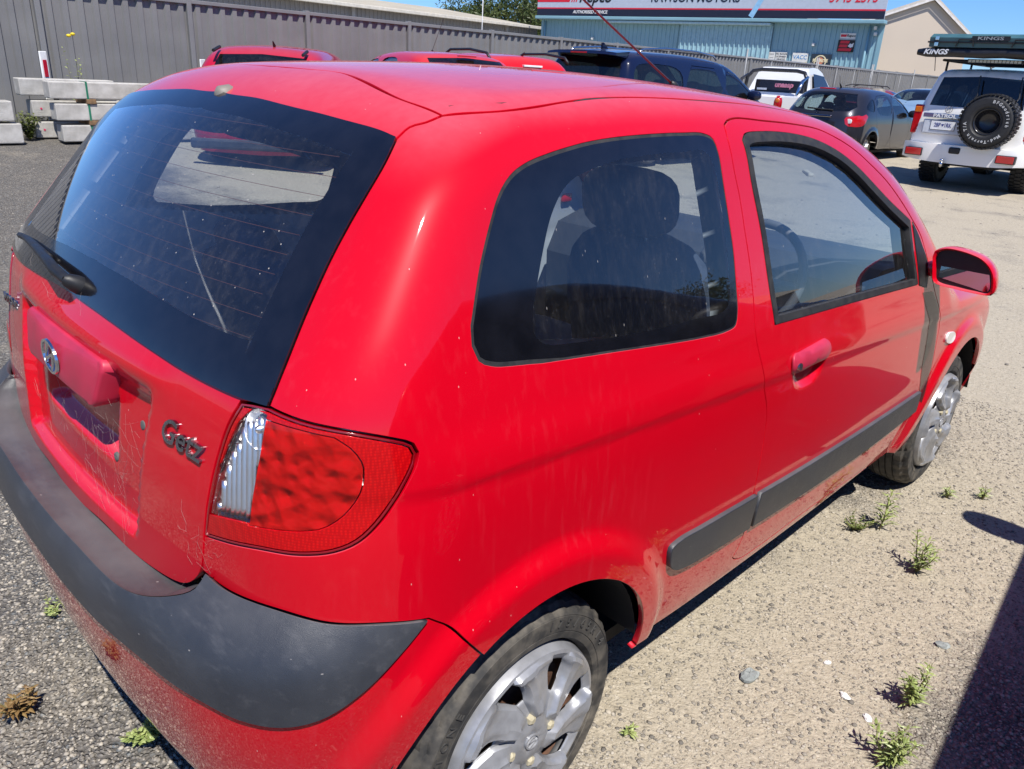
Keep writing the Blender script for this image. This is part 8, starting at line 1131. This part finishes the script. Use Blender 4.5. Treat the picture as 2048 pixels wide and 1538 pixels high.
tub=MB(); tub.box((-1.15,-.88,.48),(1.02,-.80,1.06),.02).box((-1.15,.80,.48),(1.02,.88,1.06),.02).box((-1.17,-.84,.48),(-1.10,.84,1.05),.02).box((-1.1,-.8,.48),(1.0,.8,.62)); tub.build('tray_tub',WHT,c)
MB().box((1.085,-.66,1.17),(1.14,.66,1.60),.02,Matrix.Translation((.05,0,0))@Matrix.Rotation(R(11),4,'Y')@Matrix.Translation((-.27,0,.22*0))).build('rear_window',simple('dark_ute_glass',(.012,.012,.016),.08),c)
for sg in (-1,1):
    q=[(1.45,1.14),(2.92,1.14),(2.40,1.56),(1.52,1.60)]; MB().add([(x,sg*(hw(z)+.006),z) for x,z in q],[(0,1,2,3)]).build('side_window',MT['dark_ute_glass'],c)
sbm=simple('sports_bar_black',(.02,.02,.022),.25)
MB().tube([(.75,-.78,1.0),(.78,-.76,1.45),(.86,-.66,1.60),(.90,-.45,1.64),(.90,.45,1.64),(.86,.66,1.60),(.78,.76,1.45),(.75,.78,1.0)],.045,10).build('sports_bar',sbm,c,smooth=True)
for y in (-.77,.77): MB().tube([(.80,y,1.50),(.45,y,1.40),(.15,y,1.05)],.04,8).build('sports_bar_strut',sbm if y>0 else CHROME,c,smooth=True)
place_text('pink_sticker','unaaap',.17,rearM(1.055,-.12,1.30,R(-11)),simple('sticker_pink',(.80,.25,.35),.5),c,bold=.008,shear=.2); MB().box((1.03,.30,1.16),(1.045,.56,1.21)).build('white_sticker',PLATE,c)
for y in (-.80,.80):
    l_=MB().add(*sell((-1.13,y,.90),(.06,.10,.17),2.4)).build('tail_lamp',LAMPR,c,smooth=True); MB().add(*sell((-1.17,y,.96),(.03,.055,.055),2.2)).build('amber_lens',LAMPA,l_,smooth=True)
for x in (0.,3.0):
    for sg in (-1,1):
        w=empty('wheel',(x,sg*.76,.36)); w.parent=c; w.rotation_euler=(0,0,math.pi if sg>0 else 0); t_=link('tyre',TY2,RUBBER,w,(0,.09,0)); t_.scale=(1.13,1.1,1.13); r_=link('wheel_rim',CV5,SILV2,w,(0,.02,0)); r_.scale=(1.1,1,1.1)
MB().box((-.9,-.6,.35),(3.6,.6,.5)).build('chassis',PIT,c)
# dark grey hatch
GREY=paint('dark_grey_metallic',(.030,.030,.038),dust=.08,rough=.28,metal=.5)
SG=Shape(.88,HATCH_PLAN,HATCH_TUM,([.2,.4,.6,.8,.92,1.0,1.15,1.3,1.42,1.55],[-.80,-.90,-.92,-.90,-.88,-.84,-.72,-.58,-.47,-.34]),([-1.0,-.6,-.2,.3,.8,1.3,1.7],[1.36,1.445,1.485,1.505,1.50,1.46,1.39]),(1.60,1.3,.52),([1.7,2.2,2.8,3.4],[1.04,1.0,.92,.78]),3.45,wb=2.7,ra=.36,zc=.32,kc=.34,rk=.20,kt=.18)
c=build_car('grey_hatchback','dark grey hatchback parked beyond the red car, showing its rear and right side',SG,(16.5,6.0,.02),R(0),GREY,grid=.035,side=[[(-.40,1.10),(.02,1.02),(.06,1.30),(-.12,1.29)],[(.14,1.0),(.98,.985),(.98,1.37),(.16,1.33)],[(1.06,.985),(2.05,.96),(1.85,1.12),(1.5,1.32),(1.06,1.375)]],rear=[(0,1.02),(-.60,1.05),(-.68,1.14),(-.55,1.38),(0,1.405)],ws=[(1.48,0),(1.38,-.52),(2.0,-.64),(2.25,0)],glass_m=glass('blue_tint_glass',(.42,.52,.55),dust=.03),rear_glass=glass('pale_green_glass',(.75,.85,.80),dust=.03),seatm=BLACK,wr=.318,group='parked cars',
    doors=[[(.10,1.36),(.07,1.0),(.22,.70),(.42,.42),(.42,.30),(1.01,.30),(1.01,1.40)],[(1.03,1.40),(1.03,.30),(2.05,.32),(2.12,.9),(1.9,1.14),(1.55,1.34)]],
    lamps=[('tail_lamp',[('r',-.56,.93),('r',-.70,.965),('s',-.30,1.02),('s',-.45,.80),('r',-.80,.76),('r',-.62,.77)],LAMPR)])
P_,N_=surf(np.array([(-.66,.87),(.66,.87)]),SG.dom,SG,.004,'rear')
for y in (-.66,.66):
    p,n=surf(np.array([(y,.865)]),SG.dom,SG,.013,'rear'); MB().add(*sell(tuple(p[0]),(.006,.06,.045),3.)).build('clear_lens',PLATE,c,smooth=True)
MB().box((-.60,-.16,1.452),(-.52,.16,1.478),.006).build('high_brake_lamp',LAMPR,c)
p,n=surf(np.array([(-.30,1.045),(.0,1.05),(.25,1.06)]),SG.dom,SG,.02,'rear'); MB().tube([tuple(q) for q in p],.016,6).build('rear_wiper',BLACK,c)
p,n=surf(np.array([(0.,.935)]),SG.dom,SG,.012,'rear'); MB().box((-.02,-.32,-.018),(.012,.32,.018),.006,Matrix.Translation(p[0])).build('chrome_garnish',CHROME,c)
p,n=surf(np.array([(0.,.985)]),SG.dom,SG,.004,'rear'); emblem(rearM(p[0][0]-.004,0,.985),.09,.09,c,CHROME)
MB().tube([(-.05,-.05,1.50),(-.16,-.05,1.58)],.012,6,rs=[.022,.008]).tube([(-.15,-.05,1.57),(-.22,-.05,1.72)],.004,5).build('roof_aerial',BLACK,c)
for x in (.30,1.18):
    p,n=surf(np.array([(x,.86)]),SG.dom,SG,.018,'side')
    for sg in (-1,1): MB().box((-.10,-.014,-.013),(.10,.014,.013),.006,Matrix.Translation((p[0][0],-sg*p[0][1]*-1 if sg<0 else -p[0][1],.86))).build('door_handle',DCHROME,c)
for sg in (-1,1): MB().add(*sell((1.90,sg*.97,1.03),(.07,.12,.08),2.6)).build('door_mirror',GREY,c,smooth=True)
plate(c,'WVG 318',rearM(-.935,0,.80)) if False else None
# white four-wheel drive with spare wheel
SP_=Shape(.93,([-1.2,-.5,.5,1.6,2.8,3.8],[.97,.99,1.,1.,.98,.92]),([.3,.5,.8,1.05,1.2,1.45,1.75,2.0],[.03,.0,.0,.012,.03,.085,.165,.24]),([.4,.7,1.0,1.2,1.4,1.6,1.8,2.0],[-1.10,-1.12,-1.12,-1.10,-1.055,-1.0,-.94,-.86]),([-1.3,-.8,0,1.,1.8,2.3],[1.86,1.90,1.93,1.94,1.92,1.86]),(2.12,1.9,.75),([2.2,2.8,3.4,4.],[1.36,1.34,1.28,1.1]),3.9,wb=2.97,ra=.46,zc=.42,kc=.14,kt=.09,rk=.06,crown=.05,flare=.05)
c=build_car('white_four_wheel_drive','white lifted four-wheel drive with rear spare wheel and loaded roof rack at the right',SP_,(14.9,2.55,0),R(-1),paint('white_silver_paint',(.80,.79,.76),dust=.10,rough=.28),zb=.47,grid=.05,side=[[(-.85,1.24),(.1,1.22),(.1,1.68),(-.72,1.70)],[(.2,1.22),(1.05,1.21),(1.05,1.68),(.2,1.68)],[(1.12,1.21),(2.0,1.2),(1.6,1.66),(1.12,1.68)]],rear=[(0,1.31),(-.70,1.32),(-.62,1.76),(0,1.79)],ws=[(1.95,0),(1.88,-.6),(2.2,-.68),(2.4,0)],glass_m=DGLS,rear_glass=glass('dark_green_glass',(.22,.25,.27),dust=.02),wr=.42,track=.79,front_x=1.6,group='parked cars',
    lamps=[('tail_lamp',[('r',-.80,1.30),('s',-.92,1.30),('s',-.88,.86),('r',-.86,.86),('r',-.82,.90)],LAMPR)])
for y in (-.855,.855): 
    sg=1 if y>0 else -1
    l_=MB().box((-1.075,y-.075,.86),(-1.02,y+.06,1.32),.02,Matrix.Identity(4)).build('tail_lamp_column',LAMPR,c); MB().box((-1.085,y-.06,1.20),(-1.07,y+.05,1.29),.01).build('amber_lens',LAMPA,l_)
# bumper: plated bar with chamfered ends
WB_=MT['white_silver_paint']; bm_=MB(); n=15; V=[]
for k in range(n):
    t=-1+2*k/(n-1); y=.93*t; x=-1.28+.16*abs(t)**5; zl=.44+.05*abs(t)**3
    V+=[(x,y,zl),(x-.015,y,.60),(x-.005,y,.73),(x+.18,y,.73),(x+.18,y,zl)]
bm_.add(V,[(5*i+j,5*i+(j+1)%5,5*i+5+(j+1)%5,5*i+5+j) for i in range(n-1) for j in range(5)]+[(4,3,2,1,0),tuple(5*(n-1)+j for j in range(5))]); bo=bm_.build('rear_bumper',WB_,c,smooth=True,sharp=30)
for y in (-.70,.70):
    l_=MB().box((-1.305,y-.14,.52),(-1.20,y+.14,.65),.015).build('bumper_lamp_surround',BLACK,bo); MB().box((-1.315,y-.125,.532),(-1.30,y+.125,.638),.006).build('bumper_lamp',LAMPR,l_)
MB().box((-1.315,-.02,.60),(-1.28,.15,.70),.02).build('recovery_hatch',BLACK,bo); MB().tube([(-1.10,.2,.40),(-1.36,.2,.40),(-1.36,.2,.46)],.025,8).add(*sell((-1.36,.2,.485),(.03,.03,.03),2,10)).build('tow_ball',CHROME,bo,smooth=True)
MB().box((-1.1,-.55,.40),(3.2,.55,.50)).build('chassis_rails',PIT,c); MB().tube([(0,-.7,.42),(0,.7,.42)],.08,10).build('rear_axle',PIT,c); MB().add(*sell((0,0,.42),(.16,.16,.16),2)).build('differential',PIT,c,smooth=True)
MB().box((-1.155,.06,.88),(-1.125,.70,1.10),.02).build('plate_recess',simple('recess_silver',(.50,.53,.58),.4),c); plate(c,'2BP   1RK',rearM(-1.160,.38,1.015),tri=True)
st=MB().box((-1.17,.05,1.13),(-1.12,.72,1.20),.01).build('chrome_strip',simple('chrome_blue',(.25,.36,.55),.15,Metallic=.9),c); place_text('model_lettering','PATROL',.075,rearM(-1.176,.38,1.163),PLATE,st,bold=.002,sx=1.3)
emblem(rearM(-1.118,.36,1.265),.12,.11,c,CHROME)
# spare wheel with chunky lugs
sw_=empty('spare_wheel',(-1.34,-.34,1.13)); sw_.parent=c; sw_.rotation_euler=(0,0,math.pi/2*-1)
def mud_tyre():
    mb=MB(); prof=full_profile(.40,.205,.27); mb.lathe(prof,80,closed=True)
    for k in range(40):
        a=2*math.pi*k/40
        for j,(y0,y1,of) in enumerate(((-.13,-.055,0),(-.045,.045,.5),(.055,.13,0))):
            aa=a+of*2*math.pi/40; Mx=Matrix.Rotation(-aa,4,'Y'); mb.box((.395,y0,-.022),(.418,y1,.022),0,Mx)
    me=mkmesh('mud_tyre',mb.V,mb.F,True); me.set_sharp_from_angle(angle=R(30)); return me
MUD=mud_tyre(); BRUB=simple('clean_black_rubber',(.016,.016,.017),.6,var=.2,scale=20)
link('tyre',MUD,BRUB,sw_,(0,0,0))
MB().lathe([(.205,-.09),(.19,-.10),(.18,-.06),(.15,-.02),(.14,.02),(.05,.03),(.0001,.03)],40).build('steel_rim',simple('black_rim',(.02,.02,.022),.2),sw_,smooth=True)
Tx=Matrix.Translation((0,-.137,0))@Matrix.Rotation(R(90),4,'X'); LW=simple('raised_white_letter',(.50,.50,.49),.6)
arc_text('tyre_lettering','BFGoodrich',.30,.062,R(82),R(10),Tx,LW,sw_,bold=.002,depth=.008); arc_text('tyre_lettering','Mud-Terrain T/A',.30,.062,R(318),R(9.2),Tx,LW,sw_,bold=.002,depth=.008)
MB().box((-1.25,-.50,1.0),(-1.12,-.18,1.26),.02).build('spare_mount',BLACK,c)
for sg in (-.02,-.62): MB().tube([(-1.06,sg+.05,1.80),(-1.15,sg,1.50),(-1.32,sg-.02,1.45)],.012,6).build('strap',BLACK,c)
# replace road tyres by the same chunky tyre
for w in [o for o in c.children if o.name.startswith('wheel')]:
    for t_ in [o for o in w.children if o.name.startswith('tyre')]: t_.data=MUD; t_.scale=(1.03,1.0,1.03); t_.location=(0,.06,0); 
# roof load
RK=MB(); 
for y in (-.68,.68): RK.tube([(-.95,y,2.02),(1.7,y,2.02)],.02,8)
for x in (-.9,-.2,.5,1.2): RK.tube([(x,-.68,2.02),(x,.68,2.02)],.02,8)
for x in (-.8,.4,1.5):
    for y in (-.66,.66): RK.tube([(x,y,1.86),(x,y,2.02)],.018,6)
tag(RK.build('roof_rack',BLACK,c,smooth=True))
TEAL=simple('teal_case_shell',(.045,.115,.130),.4,var=.12)
def on_patrol(o): o.location=Vector(c.location); o.rotation_euler=c.rotation_euler; return o
rt=on_patrol(empty('rooftop_case',label='hard blue-green roof case on top of the white four-wheel drive',cat='roof case')); MB().prism([(-1.28,2.20),(-1.30,2.34),(-1.18,2.40),(1.1,2.42),(1.15,2.20)],-.95,.85).build('case_shell',TEAL,rt); MB().box((-1.315,-.97,2.26),(1.16,.87,2.285),.004).build('case_seam',BLACK,rt)
for y in (.30,-.50): MB().tube([(-1.315,y+.13,2.21),(-1.325,y+.10,2.31),(-1.325,y-.10,2.31),(-1.315,y-.13,2.21)],.011,6).build('case_handle',BLACK,rt)
MB().box((-1.318,-.32,2.295),(-1.306,.22,2.365)).build('name_strip',SBLK,rt); place_text('case_lettering','KINGS',.065,rearM(-1.322,-.05,2.33),simple('dull_letter',(.25,.27,.29),.5),rt,sx=2.0,bold=.001)
for z in (2.24,2.33): MB().box((-1.325,.70,z-.03),(-1.30,.76,z+.03),.006).build('case_latch',CHROME,rt)
aw=on_patrol(empty('awning_bag',label='black rolled awning bag lettered KINGS across the rear of the roof rack',cat='awning')); 
rng=np.random.default_rng(5); pts=[(-1.22,1.02-2.0*k/14,2.125+rng.normal(0,.004)) for k in range(15)]; MB().tube(pts,.08,12,rs=[.045]+[.078+rng.normal(0,.004) for _ in range(13)]+[.05]).build('bag',simple('black_pvc',(.015,.015,.017),.4,bump=.5,bscale=40),aw,smooth=True); place_text('bag_lettering','KINGS',.105,rearM(-1.304,.72,2.125),PLATE,aw,shear=.25,bold=.003,sx=1.2)
lb=on_patrol(empty('light_bar',label='slim LED light bar under the awning on the white four-wheel drive',cat='light bar')); MB().box((-1.02,-.50,1.985),(-.95,.30,2.045),.008).build('bar_body',BLACK,lb); 
for k in range(14): MB().box((-1.026,-.48+k*.055,1.995),(-1.0205,-.435+k*.055,2.035)).build('led_cell',simple('led_clear',(.65,.68,.62),.2),lb)
MB().tube([(-.9,.80,1.85),(-1.0,.86,2.35)],.006,5).build('radio_aerial',BLACK,c)
# cars further back
SBk=hatch_shape(1.45,-.80,.85,2.55)
build_car('blue_sedan','pale blue car half hidden between the grey hatchback and the white four-wheel drive',SBk,(27.5,7.4,.2),R(172),paint('pale_blue_paint',(.16,.26,.38),dust=.08),side=SW3,rear=RW,ws=WSP,group='parked cars')
c2=build_car('maroon_wagon','maroon car with roof bars at the foot of the far fence',SBk,(27.5,9.3,.12),R(100),paint('maroon_paint',(.16,.008,.022),dust=.1),side=SW3,rear=RW,ws=WSP,group='parked cars',glass_m=DGLS)
for y in (-.55,.55): MB().tube([(-.1,y,1.46),(0,y,1.52),(.9,y,1.53),(1.1,y,1.47)],.015,6).build('roof_rail',BLACK,c2)
o=MB().tube([(0,0,0),(.05,0,.75),(.12,.02,1.35)],.22,10,rs=[.24,.22,.2]).build('timber_stump',simple('weathered_wood',(.30,.27,.23),.9,var=.3,scale=8,bump=.6,bscale=30),None,(22.6,7.6,.18),smooth=True,sharp=50); tag(o,'weathered upright timber stump between the grey hatchback and the white four-wheel drive','stump')
o=MB().box((-.45,-.2,0),(.45,.2,.008)).box((-.3,-.06,.01),(.35,.05,.09),.03).build('cardboard_litter',simple('cardboard',(.50,.44,.33),.8),None,(12.9,4.7,.012),(0,0,.6)); tag(o,'torn pale cardboard lying on the ground near the people mover','litter')
# neighbouring vehicle standing just out of the frame on the right
build_car('dark_suv','dark four-wheel drive wagon parked alongside just outside the right picture edge',SS,(.30,-2.765,0),R(4.8),paint('charcoal_paint',(.025,.026,.030),dust=.1),side=[[(-.42,1.14),(.1,1.12),(.15,1.46),(-.12,1.45)],[(.22,1.11),(.95,1.09),(.95,1.48),(.25,1.475)],[(1.02,1.085),(1.95,1.06),(1.6,1.38),(1.02,1.48)]],rear=[(0,1.10),(-.62,1.11),(-.55,1.42),(0,1.45)],ws=[(1.42,0),(1.32,-.52),(1.98,-.64),(2.2,0)],glass_m=DGLS,wr=.34,group='parked cars')
sv=bpy.data.objects['dark_suv']
for sg in (-1,1): MB().add(*sell((1.72,sg*(1.02-(.12 if sg>0 else 0)),1.10),(.07,.13,.085),2.6)).build('door_mirror',BLACK,sv,smooth=True)
